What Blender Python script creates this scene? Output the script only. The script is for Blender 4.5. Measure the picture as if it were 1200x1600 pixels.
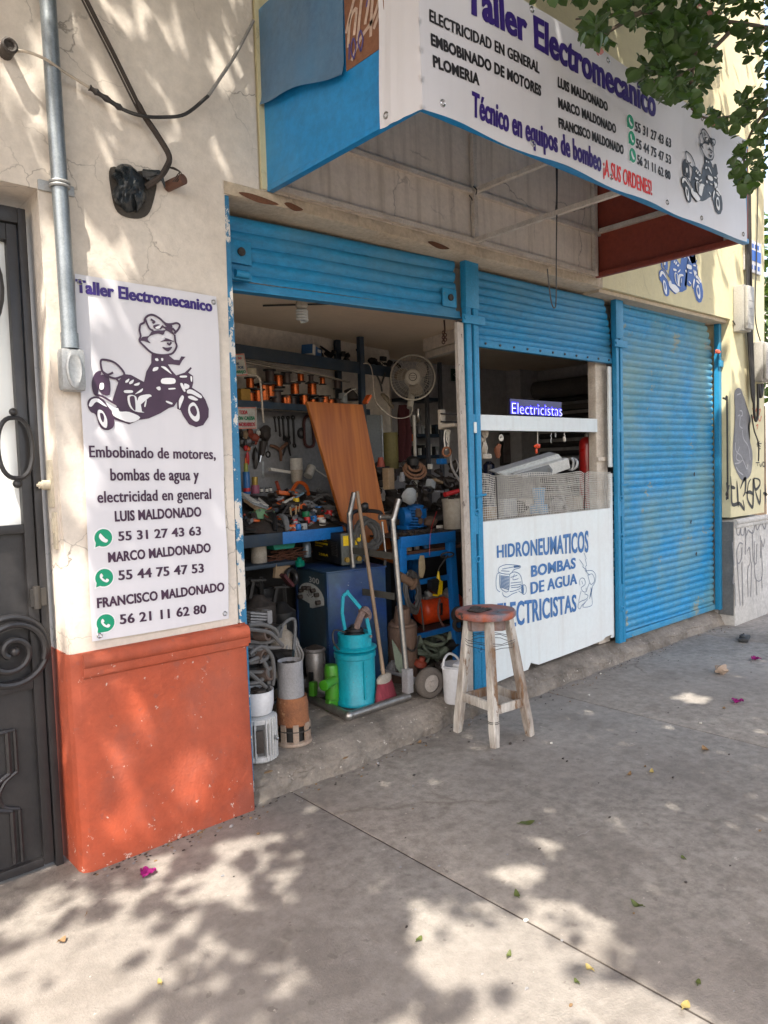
import bpy, bmesh, math, random
import numpy as np
from mathutils import Vector, Matrix, noise as mnoise
rad = math.radians
rng = random.Random(7)
for o in list(bpy.data.objects):
    bpy.data.objects.remove(o)
SC = bpy.context.scene
COL = SC.collection

# ------------------------------------------------------------------ camera, sky, sun, exposure
YAW, PITCH, ROLL, FPX = 0.720594, -0.06034, 0.0313497, 1142.4      # photograph is 1200 x 1600
CAM = Vector((0.0, -3.0, 1.6))
fw = Vector((math.sin(YAW)*math.cos(PITCH), math.cos(YAW)*math.cos(PITCH), math.sin(PITCH)))
_r = Vector((math.cos(YAW), -math.sin(YAW), 0)); _d = fw.cross(_r)
RT = _r*math.cos(ROLL) + _d*math.sin(ROLL)
DN = -_r*math.sin(ROLL) + _d*math.cos(ROLL)
cd = bpy.data.cameras.new('camera')
cd.sensor_fit = 'VERTICAL'; cd.sensor_height = 36.0; cd.lens = 36.0*FPX/1600.0
cd.clip_start = 0.05; cd.clip_end = 500
cam = bpy.data.objects.new('camera', cd); COL.objects.link(cam)
m = Matrix.Identity(4)
for i in range(3):
    m[i][0] = RT[i]; m[i][1] = -DN[i]; m[i][2] = -fw[i]; m[i][3] = CAM[i]
cam.matrix_world = m
SC.camera = cam

SUN = Vector((-0.42, -0.33, 0.845)).normalized()                   # towards the sun
SUN_POWER, SKY, EXPOSURE = 2.3, 0.15, 2.16
w = bpy.data.worlds.new('World'); SC.world = w; w.use_nodes = True
nt = w.node_tree; bg = nt.nodes['Background']
sk = nt.nodes.new('ShaderNodeTexSky'); sk.sky_type = 'NISHITA'; sk.sun_disc = False
sk.sun_elevation = math.asin(SUN.z); sk.sun_rotation = math.atan2(SUN.x, SUN.y)
sk.air_density = 1.0; sk.dust_density = 4.0; sk.ozone_density = 0.4
tint = nt.nodes.new('ShaderNodeMix'); tint.data_type = 'RGBA'; tint.blend_type = 'MULTIPLY'; tint.inputs['Factor'].default_value = 1.0
tint.inputs['B'].default_value = (1.10, 1.0, .90, 1)          # hazy city sky, less blue
nt.links.new(sk.outputs[0], tint.inputs['A']); nt.links.new(tint.outputs['Result'], bg.inputs[0]); bg.inputs[1].default_value = SKY
sl = bpy.data.lights.new('sun', 'SUN'); sl.energy = SUN_POWER; sl.angle = rad(0.45); sl.color = (1.0, 0.93, 0.82)
so = bpy.data.objects.new('sun', sl); COL.objects.link(so)
so.rotation_euler = SUN.to_track_quat('Z', 'Y').to_euler(); so.location = (0, -3, 12)
SC.view_settings.view_transform = 'Standard'; SC.view_settings.look = 'None'
SC.view_settings.gamma = 1.0; SC.view_settings.exposure = EXPOSURE
SC.cycles.max_bounces = 8; SC.cycles.diffuse_bounces = 5; SC.cycles.transparent_max_bounces = 12
SC.cycles.use_denoising = True

# ------------------------------------------------------------------ measuring helpers
def ray(px, py):
    return fw + RT*((px-600)/FPX) + DN*((py-800)/FPX)
def P(px, py, x=None, y=None, z=None):
    """point of the place seen at a photo pixel, on the plane x=, y= or z="""
    v = ray(px, py)
    t = (x-CAM.x)/v.x if x is not None else (y-CAM.y)/v.y if y is not None else (z-CAM.z)/v.z
    return CAM + v*t
def mpp(p):
    """metres per photo pixel at a point"""
    return (Vector(p)-CAM).dot(fw)/FPX
def PW(px, py, off=0.0):
    """point on the slanting back wall of the workshop, off metres in front of it"""
    v = ray(px, py)      # wall: y = 1.4 + .2 (x-1.75) - off
    t = (1.4 - 0.2*1.75 - off - CAM.y + 0.2*CAM.x)/(v.y - 0.2*v.x)
    return CAM + v*t

# ------------------------------------------------------------------ objects
WL = {}
def thing(name, label, cat, loc=(0, 0, 0), group=None, kind=None):
    o = bpy.data.objects.new(name, None); COL.objects.link(o)
    o.empty_display_size = .1
    o.location = loc; WL[o.name] = Vector(loc)
    tag(o, label, cat, group, kind); return o
def tag(o, label=None, cat=None, group=None, kind=None):
    if label: o['label'] = label
    if cat: o['category'] = cat
    if group: o['group'] = group
    if kind: o['kind'] = kind
    return o
def kids(o):
    return [c for c in bpy.data.objects if c.parent == o]
def dup(root, loc, rotz=0.0, label=None, scale=None):
    def cp(o, par):
        c = o.copy(); COL.objects.link(c)
        if par is not None: c.parent = par
        for ch in kids(o): cp(ch, c)
        return c
    r = cp(root, None); r.location = loc; r.rotation_euler = (0, 0, rotz)
    if scale: r.scale = scale
    if label: r['label'] = label
    WL[r.name] = Vector(loc)
    return r

def Rz(a): return Matrix.Rotation(a, 3, 'Z')
def frame_from(dirv):
    d = Vector(dirv).normalized()
    a = Vector((0, 0, 1)) if abs(d.z) < .95 else Vector((1, 0, 0))
    u = a.cross(d).normalized(); return u, d.cross(u), d

class B:
    def __init__(s): s.bm = bmesh.new()
    def box(s, c, size, rot=None, bev=0.0):
        M4 = Matrix.Translation(Vector(c)) @ (rot.to_4x4() if rot is not None else Matrix.Identity(4)) @ Matrix.Diagonal((*size, 1))
        r = bmesh.ops.create_cube(s.bm, size=1.0, matrix=M4)
        if bev:
            es = list({e for v in r['verts'] for e in v.link_edges})
            bmesh.ops.bevel(s.bm, geom=es, offset=bev, segments=2, affect='EDGES', profile=.6, clamp_overlap=True)
        return s
    def bb(s, x0, x1, y0, y1, z0, z1, bev=0.0):
        return s.box(((x0+x1)/2, (y0+y1)/2, (z0+z1)/2), (abs(x1-x0), abs(y1-y0), abs(z1-z0)), None, bev)
    def bar(s, a, b, w, h, up=(0, 0, 1), bev=0.0):
        """rectangular bar from a to b, w across, h along up"""
        a, b = Vector(a), Vector(b); d = (b-a); L = d.length; d.normalize()
        u = Vector(up); sd = u.cross(d)
        if sd.length < 1e-4: sd = Vector((1, 0, 0)).cross(d)
        sd.normalize(); u = d.cross(sd)
        R3 = Matrix((d, sd, u)).transposed()
        return s.box((a+b)/2, (L, w, h), R3, bev)
    def tube(s, pts, r, n=8, closed=False, caps=True):
        pts = [Vector(p) for p in pts]; k = len(pts)
        rs = r if isinstance(r, (list, tuple)) else [r]*k
        rings = []; u = None
        for i, p in enumerate(pts):
            if closed: t = pts[(i+1) % k]-pts[i-1]
            else: t = pts[min(i+1, k-1)]-pts[max(i-1, 0)]
            if t.length < 1e-9: t = Vector((0, 0, 1))
            t.normalize()
            if u is None: u = frame_from(t)[0]
            u = u - t*u.dot(t)
            if u.length < 1e-5: u = frame_from(t)[0]
            u.normalize(); v = t.cross(u)
            rings.append([s.bm.verts.new(p + (u*math.cos(2*math.pi*j/n) + v*math.sin(2*math.pi*j/n))*rs[i]) for j in range(n)])
        for i in range(k if closed else k-1):
            A, Bq = rings[i], rings[(i+1) % k]
            for j in range(n):
                s.bm.faces.new((A[j], A[(j+1) % n], Bq[(j+1) % n], Bq[j]))
        if caps and not closed:
            s.bm.faces.new(rings[0][::-1]); s.bm.faces.new(rings[-1])
        return s
    def cyl(s, a, b, r, r2=None, n=16):
        return s.tube([a, b], [r, r if r2 is None else r2], n)
    def lathe(s, c, prof, n=24, axis=(0, 0, 1), cap=True, ovals=(1, 1)):
        u, v, d = frame_from(axis); c = Vector(c); rings = []
        for (r, h) in prof:
            rings.append([s.bm.verts.new(c + d*h + (u*math.cos(2*math.pi*j/n)*ovals[0] + v*math.sin(2*math.pi*j/n)*ovals[1])*max(r, 1e-4)) for j in range(n)])
        for A, Bq in zip(rings, rings[1:]):
            for j in range(n):
                s.bm.faces.new((A[j], A[(j+1) % n], Bq[(j+1) % n], Bq[j]))
        if cap:
            s.bm.faces.new(rings[0][::-1]); s.bm.faces.new(rings[-1])
        return s
    def torus(s, c, R, r, axis=(0, 0, 1), n=28, m=8, ov=(1, 1)):
        u, v, d = frame_from(axis); c = Vector(c)
        return s.tube([c + (u*math.cos(2*math.pi*i/n)*ov[0] + v*math.sin(2*math.pi*i/n)*ov[1])*R for i in range(n)], r, m, True)
    def prism(s, pts, vec):
        vec = Vector(vec); a = [s.bm.verts.new(Vector(p)) for p in pts]; b = [s.bm.verts.new(Vector(p)+vec) for p in pts]
        s.bm.faces.new(a[::-1]); s.bm.faces.new(b); n = len(a)
        for i in range(n): s.bm.faces.new((a[i], a[(i+1) % n], b[(i+1) % n], b[i]))
        return s
    def poly(s, pts):
        s.bm.faces.new([s.bm.verts.new(Vector(p)) for p in pts]); return s
    def ball(s, c, r, sc=(1, 1, 1), sub=2, jit=0.0, seed=0):
        res = bmesh.ops.create_icosphere(s.bm, subdivisions=sub, radius=1.0)
        for v in res['verts']:
            q = v.co.copy()
            k = 1 + jit*mnoise.noise(q*1.7 + Vector((seed*7.1, seed*3.3, 0)))
            v.co = Vector(c) + Vector((q.x*sc[0], q.y*sc[1], q.z*sc[2]))*r*k
        return s
    def grid(s, fn, nu, nv, thick=None):
        V = [[s.bm.verts.new(fn(i/nu, j/nv)) for j in range(nv+1)] for i in range(nu+1)]
        for i in range(nu):
            for j in range(nv):
                s.bm.faces.new((V[i][j], V[i+1][j], V[i+1][j+1], V[i][j+1]))
        return s
    def raw(s, vs, fs):
        V = [s.bm.verts.new(v) for v in vs]
        for f in fs:
            try: s.bm.faces.new([V[i] for i in f])
            except ValueError: pass
        return s
    def build(s, name, mat, parent=None, smooth=38, recalc=True):
        if recalc: bmesh.ops.recalc_face_normals(s.bm, faces=s.bm.faces)
        me = bpy.data.meshes.new(name)
        if parent is None:
            lo = Vector((1e9,)*3); hi = -lo
            for v in s.bm.verts:
                for i in range(3):
                    lo[i] = min(lo[i], v.co[i]); hi[i] = max(hi[i], v.co[i])
            org = Vector(((lo.x+hi.x)/2, (lo.y+hi.y)/2, lo.z))
        else:
            org = WL[parent.name]
        for v in s.bm.verts: v.co -= org
        s.bm.to_mesh(me); s.bm.free()
        if smooth:
            me.polygons.foreach_set('use_smooth', [True]*len(me.polygons))
            me.set_sharp_from_angle(angle=rad(smooth))
        o = bpy.data.objects.new(name, me); COL.objects.link(o)
        if mat is not None: me.materials.append(mat)
        if parent is not None: o.parent = parent
        else: o.location = org
        WL[o.name] = org.copy()
        return o

def smooth_pts(pts, k=4, closed=False):
    """Catmull-Rom through points"""
    pts = [Vector(p) for p in pts]; n = len(pts); out = []
    rngi = range(n if closed else n-1)
    for i in rngi:
        if closed: p0, p1, p2, p3 = pts[i-1], pts[i], pts[(i+1) % n], pts[(i+2) % n]
        else: p0, p1, p2, p3 = pts[max(i-1, 0)], pts[i], pts[i+1], pts[min(i+2, n-1)]
        for j in range(k):
            t = j/k
            out.append(0.5*((2*p1)+(p2-p0)*t+(2*p0-5*p1+4*p2-p3)*t*t+(3*p1-p0-3*p2+p3)*t**3))
    if not closed: out.append(pts[-1])
    return out
def coil_pts(c, R, turns, axis=(0, 0, 1), jit=.15, n=14, seed=1, ov=(1, 1), rise=0.0):
    r = random.Random(seed); u, v, d = frame_from(axis); c = Vector(c); out = []
    for i in range(int(turns*n)):
        a = 2*math.pi*i/n
        rr = R*(1+r.uniform(-jit, jit)*.5+jit*math.sin(i*.31+seed))
        out.append(c+(u*math.cos(a)*ov[0]+v*math.sin(a)*ov[1])*rr+d*(rise*i/n+r.uniform(-1, 1)*R*jit*.5))
    return smooth_pts(out, 2)

# ------------------------------------------------------------------ materials
MATS = {}
def M(name, c, rough=.7, metal=0.0, c2=None, sc=6.0, amt=.6, fine=.12, bump=0.0, bsc=60.0, chip=None, chip_sc=14.0, chip_t=.62,
      dust=None, stretch=(1, 1, 1), cracks=0.0, crack_sc=5.0, crack_c=(.12, .1, .08), emit=None, estr=0.0, alpha=1.0, trans=0.0, spec=.5, coat=0.0, streak=None, streak_amt=.5, tl=None, chip_low=0.0, stain=None, stain_sc=2.6):
    if name in MATS: return MATS[name]
    mt = bpy.data.materials.new(name); mt.use_nodes = True; t = mt.node_tree; N = t.nodes; L = t.links
    bs = N['Principled BSDF']
    tc = N.new('ShaderNodeTexCoord'); mp = N.new('ShaderNodeMapping'); mp.inputs['Scale'].default_value = stretch
    L.new(tc.outputs['Object'], mp.inputs['Vector'])
    def nz(scale, detail=6, rgh=.6, vec=None):
        n = N.new('ShaderNodeTexNoise'); n.inputs['Scale'].default_value = scale; n.inputs['Detail'].default_value = detail
        n.inputs['Roughness'].default_value = rgh; L.new(vec if vec is not None else mp.outputs[0], n.inputs['Vector']); return n
    def ramp(src, a, b):
        r = N.new('ShaderNodeMapRange'); r.inputs['From Min'].default_value = a; r.inputs['From Max'].default_value = b
        L.new(src, r.inputs['Value']); return r.outputs['Result']
    def mix(fac, a, b, mode='MIX'):
        x = N.new('ShaderNodeMix'); x.data_type = 'RGBA'; x.blend_type = mode
        if isinstance(fac, (int, float)): x.inputs['Factor'].default_value = fac
        else: L.new(fac, x.inputs['Factor'])
        for sock, val in ((x.inputs['A'], a), (x.inputs['B'], b)):
            if isinstance(val, (tuple, list)): sock.default_value = (*val[:3], 1)
            else: L.new(val, sock)
        return x.outputs['Result']
    def mul(a, k):
        q = N.new('ShaderNodeMath'); q.operation = 'MULTIPLY'; L.new(a, q.inputs[0])
        if isinstance(k, (int, float)): q.inputs[1].default_value = k
        else: L.new(k, q.inputs[1])
        return q.outputs[0]
    col = c
    if c2 is None: c2 = tuple(x*.72 for x in c)
    n1 = nz(sc); f1 = mul(ramp(n1.outputs['Fac'], .36, .66), amt)
    col = mix(f1, c, c2)
    if fine:
        n2 = nz(sc*9 if sc*9 > 18 else 18, 6, .75); g = ramp(n2.outputs['Fac'], .36, .62)
        lo = mix(1.0, col, (1-fine*2,)*3, 'MULTIPLY'); col = mix(g, lo, col)
    if streak is not None:
        m2 = N.new('ShaderNodeMapping'); m2.inputs['Scale'].default_value = (14, 14, .7); L.new(tc.outputs['Object'], m2.inputs['Vector'])
        n5 = nz(1.0, 5, .6, m2.outputs[0]); col = mix(mul(ramp(n5.outputs['Fac'], .5, .75), streak_amt), col, streak)
    if dust is not None:
        n3 = nz(sc*.45, 4); col = mix(mul(ramp(n3.outputs['Fac'], .45, .7), .75), col, dust)
    if stain is not None:
        n6 = nz(stain_sc, 7, .68); col = mix(mul(ramp(n6.outputs['Fac'], .53, .63), .42), col, stain)
        n7 = nz(stain_sc*6, 3, .5); col = mix(mul(ramp(n7.outputs['Fac'], .68, .70), .55), col, stain)
    if chip is not None:
        n4 = nz(chip_sc, 8, .72); nf_ = n4.outputs['Fac']
        if chip_low:                          # paint knocked off lower down
            sx = N.new('ShaderNodeSeparateXYZ'); L.new(tc.outputs['Object'], sx.inputs[0])
            ad = N.new('ShaderNodeMath'); ad.operation = 'ADD'; L.new(nf_, ad.inputs[0]); L.new(mul(ramp(sx.outputs['Z'], .22, .0), chip_low), ad.inputs[1]); nf_ = ad.outputs[0]
        k = ramp(nf_, chip_t, chip_t+.02); col = mix(k, col, chip)
    if cracks:
        m3 = N.new('ShaderNodeMapping'); L.new(tc.outputs['Object'], m3.inputs['Vector'])
        nd = nz(3.0, 5, .6); mx = N.new('ShaderNodeMix'); mx.data_type = 'RGBA'; mx.inputs['Factor'].default_value = .22
        L.new(m3.outputs[0], mx.inputs['A']); L.new(nd.outputs['Color'], mx.inputs['B'])
        vo = N.new('ShaderNodeTexVoronoi'); vo.feature = 'DISTANCE_TO_EDGE'; vo.inputs['Scale'].default_value = crack_sc
        L.new(mx.outputs['Result'], vo.inputs['Vector'])
        k = ramp(vo.outputs['Distance'], .012, .0)
        msk = nz(1.7, 3); k = mul(k, ramp(msk.outputs['Fac'], .48, .62)); k = mul(k, cracks); col = mix(k, col, crack_c)
    if isinstance(col, (tuple, list)): bs.inputs['Base Color'].default_value = (*col, 1)
    else: L.new(col, bs.inputs['Base Color'])
    bs.inputs['Roughness'].default_value = rough; bs.inputs['Metallic'].default_value = metal
    bs.inputs['Specular IOR Level'].default_value = spec
    if coat: bs.inputs['Coat Weight'].default_value = coat; bs.inputs['Coat Roughness'].default_value = .15
    if rough < .95:
        rr = ramp(n1.outputs['Fac'], .2, .8); q = N.new('ShaderNodeMapRange'); L.new(rr, q.inputs['Value'])
        q.inputs['To Min'].default_value = max(.04, rough-.1); q.inputs['To Max'].default_value = min(1, rough+.12); L.new(q.outputs[0], bs.inputs['Roughness'])
    if bump:
        nb = nz(bsc, 7, .65); bp = N.new('ShaderNodeBump'); bp.inputs['Strength'].default_value = bump; bp.inputs['Distance'].default_value = .01
        L.new(nb.outputs['Fac'], bp.inputs['Height']); L.new(bp.outputs[0], bs.inputs['Normal'])
    if emit is not None:
        bs.inputs['Emission Color'].default_value = (*emit, 1); bs.inputs['Emission Strength'].default_value = estr
    if alpha < 1: bs.inputs['Alpha'].default_value = alpha
    if trans: bs.inputs['Transmission Weight'].default_value = trans
    if tl is not None:       # leaf: some light passes through
        tr = N.new('ShaderNodeBsdfTranslucent'); tr.inputs[0].default_value = (*tl, 1)
        ms = N.new('ShaderNodeMixShader'); ms.inputs[0].default_value = .3
        L.new(bs.outputs[0], ms.inputs[1]); L.new(tr.outputs[0], ms.inputs[2]); L.new(ms.outputs[0], N['Material Output'].inputs[0])
    MATS[name] = mt; return mt

BLUE = (.011, .25, .50)
m_cream = M('cream_plaster', (.73, .66, .575), .92, c2=(.62, .55, .475), sc=2.2, amt=.9, fine=.07, bump=.35, bsc=26, cracks=.75, crack_sc=4.2, chip=(.36, .31, .26), chip_sc=5.5, chip_t=.73)
m_reveal = M('reveal_plaster', (.72, .58, .40), .9, c2=(.66, .58, .46), sc=3, bump=.3, bsc=20)
m_red = M('red_dado_paint', (.44, .078, .029), .75, chip_low=.06, stain=(.27, .075, .05), stain_sc=4, c2=(.33, .07, .037), sc=2.2, amt=.9, fine=.10, bump=.45, bsc=38, chip=(.55, .42, .36), chip_sc=26, chip_t=.655, dust=(.47, .12, .06))
m_yel = M('yellow_wall', (.68, .62, .39), .9, c2=(.62, .56, .36), sc=2, fine=.04, bump=.25, bsc=30, cracks=.4, crack_sc=3, streak=(.62, .57, .40), streak_amt=.5, chip=(.42, .36, .24), chip_sc=7, chip_t=.74)
m_beige = M('beige_wall', (.76, .67, .57), .92, c2=(.64, .56, .46), sc=3, fine=.06, bump=.3, bsc=35, cracks=.7, crack_sc=2.2, streak=(.38, .31, .24), streak_amt=.7)
m_frame = M('beige_steel', (.68, .61, .52), .7, c2=(.42, .34, .27), sc=12, bump=.15)
m_lintel = M('lintel_plaster', (.60, .50, .37), .92, c2=(.44, .35, .25), sc=4, bump=.5, bsc=30, chip=(.20, .10, .055), chip_sc=6, chip_t=.70, cracks=.5)
m_conc = M('sidewalk_concrete', (.375, .346, .308), .93, stain=(.15, .132, .115), c2=(.225, .206, .184), sc=1.0, amt=1.0, fine=.20, bump=.5, bsc=110, cracks=.6, crack_sc=.8, dust=(.315, .286, .258), chip=(.46, .42, .37), chip_sc=24, chip_t=.66)
m_step = M('step_concrete', (.29, .255, .215), .93, stain=(.10, .085, .07), stain_sc=5, c2=(.15, .13, .11), sc=5, amt=.9, fine=.12, bump=1.0, bsc=38, chip=(.46, .42, .37), chip_sc=24, chip_t=.62, cracks=.7, crack_sc=4)
m_blue = M('blue_shutter_paint', BLUE, .5, c2=(.022, .18, .35), sc=5, amt=.7, fine=.14, dust=(.10, .27, .39), chip=(.10, .10, .10), chip_sc=13, chip_t=.70, bump=.1, bsc=60, stretch=(.5, 1, 1))
m_blue2 = M('blue_shutter_blotched', (.012, .28, .58), .5, c2=(.07, .27, .38), sc=2.2, amt=.9, fine=.14, dust=(.24, .34, .28), chip=(.22, .27, .24), chip_sc=3.5, chip_t=.60, bump=.1, bsc=60)
m_bluepost = M('blue_post_paint', (.018, .25, .48), .45, c2=(.02, .19, .36), sc=9, amt=.5, chip=(.12, .12, .11), chip_sc=20, chip_t=.67, bump=.1)
m_jamb = M('peeling_blue_jamb', (.03, .19, .36), .7, c2=(.05, .2, .35), chip=(.62, .58, .52), chip_sc=9, chip_t=.52, bump=.5, bsc=20, stretch=(1, 1, .6))
m_canopy = M('blue_canopy_sheet', (.006, .235, .57), .42, c2=(.012, .22, .48), sc=2.5, dust=(.07, .26, .44), bump=.05, chip=(.06, .13, .2), chip_sc=7, chip_t=.74)
m_flap = M('faded_blue_sheet', (.075, .165, .29), .4, c2=(.11, .19, .28), sc=3, amt=.9, bump=.08, dust=(.06, .2, .38))
m_brown = M('brown_panel', (.235, .098, .05), .65, c2=(.18, .075, .04), sc=6, bump=.15, chip=(.55, .42, .34), chip_sc=18, chip_t=.72)
m_rust = M('red_oxide_sheet', (.30, .052, .026), .6, c2=(.22, .045, .026), sc=4, bump=.1)
m_vinyl = M('white_vinyl', (.67, .66, .695), .40, streak=(.58, .57, .605), streak_amt=.35, c2=(.62, .61, .645), sc=2, amt=.6, fine=.0, bump=.06, bsc=9, spec=.4)
m_purple = M('purple_ink', (.034, .012, .17), .45, fine=0, amt=.2)
m_ink = M('black_ink', (.018, .016, .02), .45, fine=0, amt=.2)
m_plum = M('plum_ink', (.058, .022, .055), .4, c2=(.03, .012, .035), sc=10, fine=0)
m_redink = M('red_ink', (.75, .02, .015), .45, fine=0, amt=.2)
m_green_ic = M('green_ink', (.0, .29, .15), .4, fine=0, amt=.2)
m_white_ic = M('white_ink', (.78, .78, .8), .45, fine=0, amt=.1)
m_iron = M('black_iron_paint', (.020, .020, .023), .40, c2=(.04, .037, .036), sc=4, amt=.6, fine=.1, bump=.18, bsc=30, chip=(.16, .14, .13), chip_sc=28, chip_t=.74)
m_iron_d = M('dark_iron', (.03, .028, .027), .55, c2=(.06, .05, .04), sc=10, bump=.15)
m_glass = M('frosted_glass', (.80, .82, .80), .35, c2=(.72, .75, .74), sc=1.5, fine=0, spec=.6)
m_galv = M('galvanised_steel', (.33, .36, .38), .42, .75, c2=(.24, .27, .29), sc=14, amt=.7, bump=.08, chip=(.62, .55, .44), chip_sc=26, chip_t=.76)
m_alu = M('cast_aluminium', (.46, .47, .47), .5, .55, c2=(.36, .36, .36), sc=12, bump=.15)
m_steel = M('worn_steel_tube', (.40, .39, .37), .36, .85, c2=(.28, .26, .24), sc=18, amt=.8, bump=.1, chip=(.15, .12, .1), chip_sc=30, chip_t=.72)
m_cable = M('black_cable', (.022, .021, .02), .55, c2=(.06, .05, .045), sc=20, bump=.2)
m_cablebrown = M('brown_sleeve', (.035, .026, .022), .8, c2=(.085, .065, .052), sc=14, bump=.4)
m_cablegrey = M('grey_cable', (.33, .31, .29), .6, c2=(.24, .23, .21), sc=10)
m_cablecream = M('cream_cable', (.58, .50, .40), .6)
m_bag = M('black_bag', (.022, .027, .032), .32, c2=(.03, .04, .045), sc=9, spec=.6)
m_hole = M('broken_mortar', (.17, .145, .12), .95, c2=(.09, .08, .07), sc=14, bump=.8, bsc=40)
m_white = M('white_paint', (.70, .76, .765), .5, streak=(.55, .55, .52), streak_amt=.45, c2=(.68, .69, .68), sc=3, amt=.6, fine=.03, chip=(.38, .33, .27), chip_sc=14, chip_t=.69)
m_signblue = M('sign_blue_paint', (.028, .135, .36), .6, c2=(.09, .20, .42), sc=14, amt=.9, fine=.0)
m_thinblue = M('thin_blue_line', (.09, .18, .34), .6, fine=0)
m_stoolw = M('worn_white_wood', (.66, .63, .57), .8, c2=(.15, .085, .045), sc=7, amt=1.0, fine=.14, stretch=(1, 1, .22), bump=.35, chip=(.19, .11, .06), chip_sc=12, chip_t=.57)
m_seat = M('worn_seat_paint', (.42, .10, .038), .7, c2=(.12, .19, .24), sc=7, amt=1.0, bump=.35, chip=(.06, .045, .04), chip_sc=9, chip_t=.60)
m_teal = M('turquoise_paint', (.0, .33, .43), .42, c2=(.01, .24, .31), sc=7, amt=.7, fine=.1, bump=.2, chip=(.07, .13, .14), chip_sc=22, chip_t=.66, streak=(.03, .20, .25), streak_amt=.5)
m_orust = M('orange_rust', (.30, .115, .045), .85, c2=(.20, .085, .045), sc=11, amt=.9, bump=.5, chip=(.36, .20, .10), chip_sc=18, chip_t=.62)
m_castgrey = M('stained_grey_iron', (.30, .30, .31), .7, c2=(.22, .21, .21), sc=13, bump=.35, chip=(.26, .13, .07), chip_sc=12, chip_t=.66)
m_dirty = M('greasy_brown_iron', (.055, .042, .034), .6, c2=(.028, .024, .021), sc=10, bump=.5)
m_creamiron = M('cream_casing', (.47, .41, .33), .65, c2=(.32, .27, .21), sc=12, amt=.9, bump=.3)
m_rubber = M('dusty_rubber', (.085, .073, .064), .9, c2=(.14, .12, .10), sc=9, bump=.5)
m_hub = M('dusty_hub', (.33, .30, .27), .7, c2=(.22, .19, .165), sc=15, bump=.3)
m_pail = M('white_plastic', (.70, .71, .73), .4, c2=(.56, .56, .57), sc=6, amt=.9, fine=.05, chip=(.36, .33, .29), chip_sc=22, chip_t=.68, streak=(.50, .47, .43), streak_amt=.5)
m_lime = M('lime_plastic', (.055, .30, .012), .4, c2=(.05, .24, .012), sc=14, dust=(.09, .20, .03))
m_pink = M('pink_bristles', (.25, .028, .045), .8, c2=(.14, .02, .03), sc=60, stretch=(1, 1, .06), bump=.6)
m_handle = M('broom_wood', (.33, .235, .155), .6, c2=(.25, .17, .11), sc=9, stretch=(1, 1, .1))
m_orange = M('orange_tank', (.78, .07, .010), .38, c2=(.5, .06, .015), chip=(.2, .1, .07), chip_sc=14, chip_t=.74)
m_yelpl = M('yellow_plastic', (.85, .58, .006), .4)
m_blk = M('black_plastic', (.012, .012, .013), .42, c2=(.022, .021, .02))
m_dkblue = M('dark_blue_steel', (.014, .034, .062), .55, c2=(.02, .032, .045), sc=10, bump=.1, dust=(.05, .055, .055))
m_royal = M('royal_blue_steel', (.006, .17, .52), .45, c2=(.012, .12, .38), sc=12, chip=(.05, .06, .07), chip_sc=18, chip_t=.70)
m_cab = M('navy_cabinet', (.008, .042, .19), .42, c2=(.025, .06, .11), sc=5, amt=.9, dust=(.03, .075, .12), chip=(.30, .34, .37), chip_sc=14, chip_t=.64, bump=.1)
m_cabface = M('cabinet_face', (.04, .085, .12), .5, c2=(.07, .08, .085), sc=6)
m_dial = M('dial_plate', (.80, .82, .80), .5, c2=(.62, .64, .62), sc=10)
m_ceil = M('ceiling_board', (.80, .67, .50), .9, c2=(.66, .53, .39), sc=1.5, amt=.6, fine=.03, bump=.1)
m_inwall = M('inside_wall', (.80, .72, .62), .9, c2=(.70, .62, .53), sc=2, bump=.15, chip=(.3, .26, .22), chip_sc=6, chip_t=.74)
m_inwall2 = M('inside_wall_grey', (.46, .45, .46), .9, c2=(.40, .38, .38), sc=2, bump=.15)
m_peg = M('grey_pegboard', (.27, .27, .27), .8, c2=(.23, .22, .215), sc=4)
m_slatd = M('grey_inner_shutter', (.17, .15, .14), .6, c2=(.12, .105, .1), sc=5)
m_copper = M('copper_winding', (.46, .095, .013), .26, .65, c2=(.26, .05, .01), sc=30, stretch=(1, 1, 3))
m_spool = M('black_spool', (.025, .024, .024), .5)
m_ply = None
m_paper = M('paper', (.66, .63, .56), .85, c2=(.58, .55, .48))
m_paperg = M('grey_paper', (.40, .42, .42), .85)
m_orpl = M('orange_plastic', (.72, .13, .015), .45)
m_redpl = M('red_plastic', (.55, .02, .02), .4)
m_bluepl = M('blue_plastic', (.01, .17, .50), .4)
m_grnpl = M('green_plastic', (.01, .19, .07), .45)
m_tealtray = M('teal_tray', (.0, .22, .14), .45)
m_cardboard = M('cardboard', (.33, .225, .13), .85, c2=(.27, .18, .10))
m_rag = M('green_rag', (.20, .36, .19), .95, c2=(.15, .28, .15), bump=.4, bsc=30)
m_greyrag = M('grey_rag', (.22, .22, .22), .95, c2=(.12, .12, .12), bump=.4, bsc=30)
m_maroon = M('maroon_cloth', (.085, .02, .022), .95, c2=(.06, .016, .018))
m_gold = M('gold_cap', (.42, .27, .05), .4, .3)
m_pinkpl = M('pink_label', (.35, .10, .16), .5)
m_chrome = M('bright_steel', (.55, .55, .55), .25, .95, c2=(.4, .4, .4))
m_wrench = M('dark_tool_steel', (.05, .047, .045), .4, .6)
m_fanw = M('fan_plastic', (.55, .52, .45), .5, c2=(.42, .37, .29), sc=20)
m_fanblade = M('fan_blade', (.36, .31, .25), .5, c2=(.28, .23, .17), trans=.25)
m_mesh = M('weathered_mesh', (.60, .59, .55), .7, c2=(.33, .31, .28), sc=10)
m_extred = M('extinguisher_red', (.42, .012, .01), .3, c2=(.36, .012, .01), coat=.3)
m_lampgrey = M('lamp_housing', (.50, .52, .50), .4, c2=(.42, .43, .41), sc=6)
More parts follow.
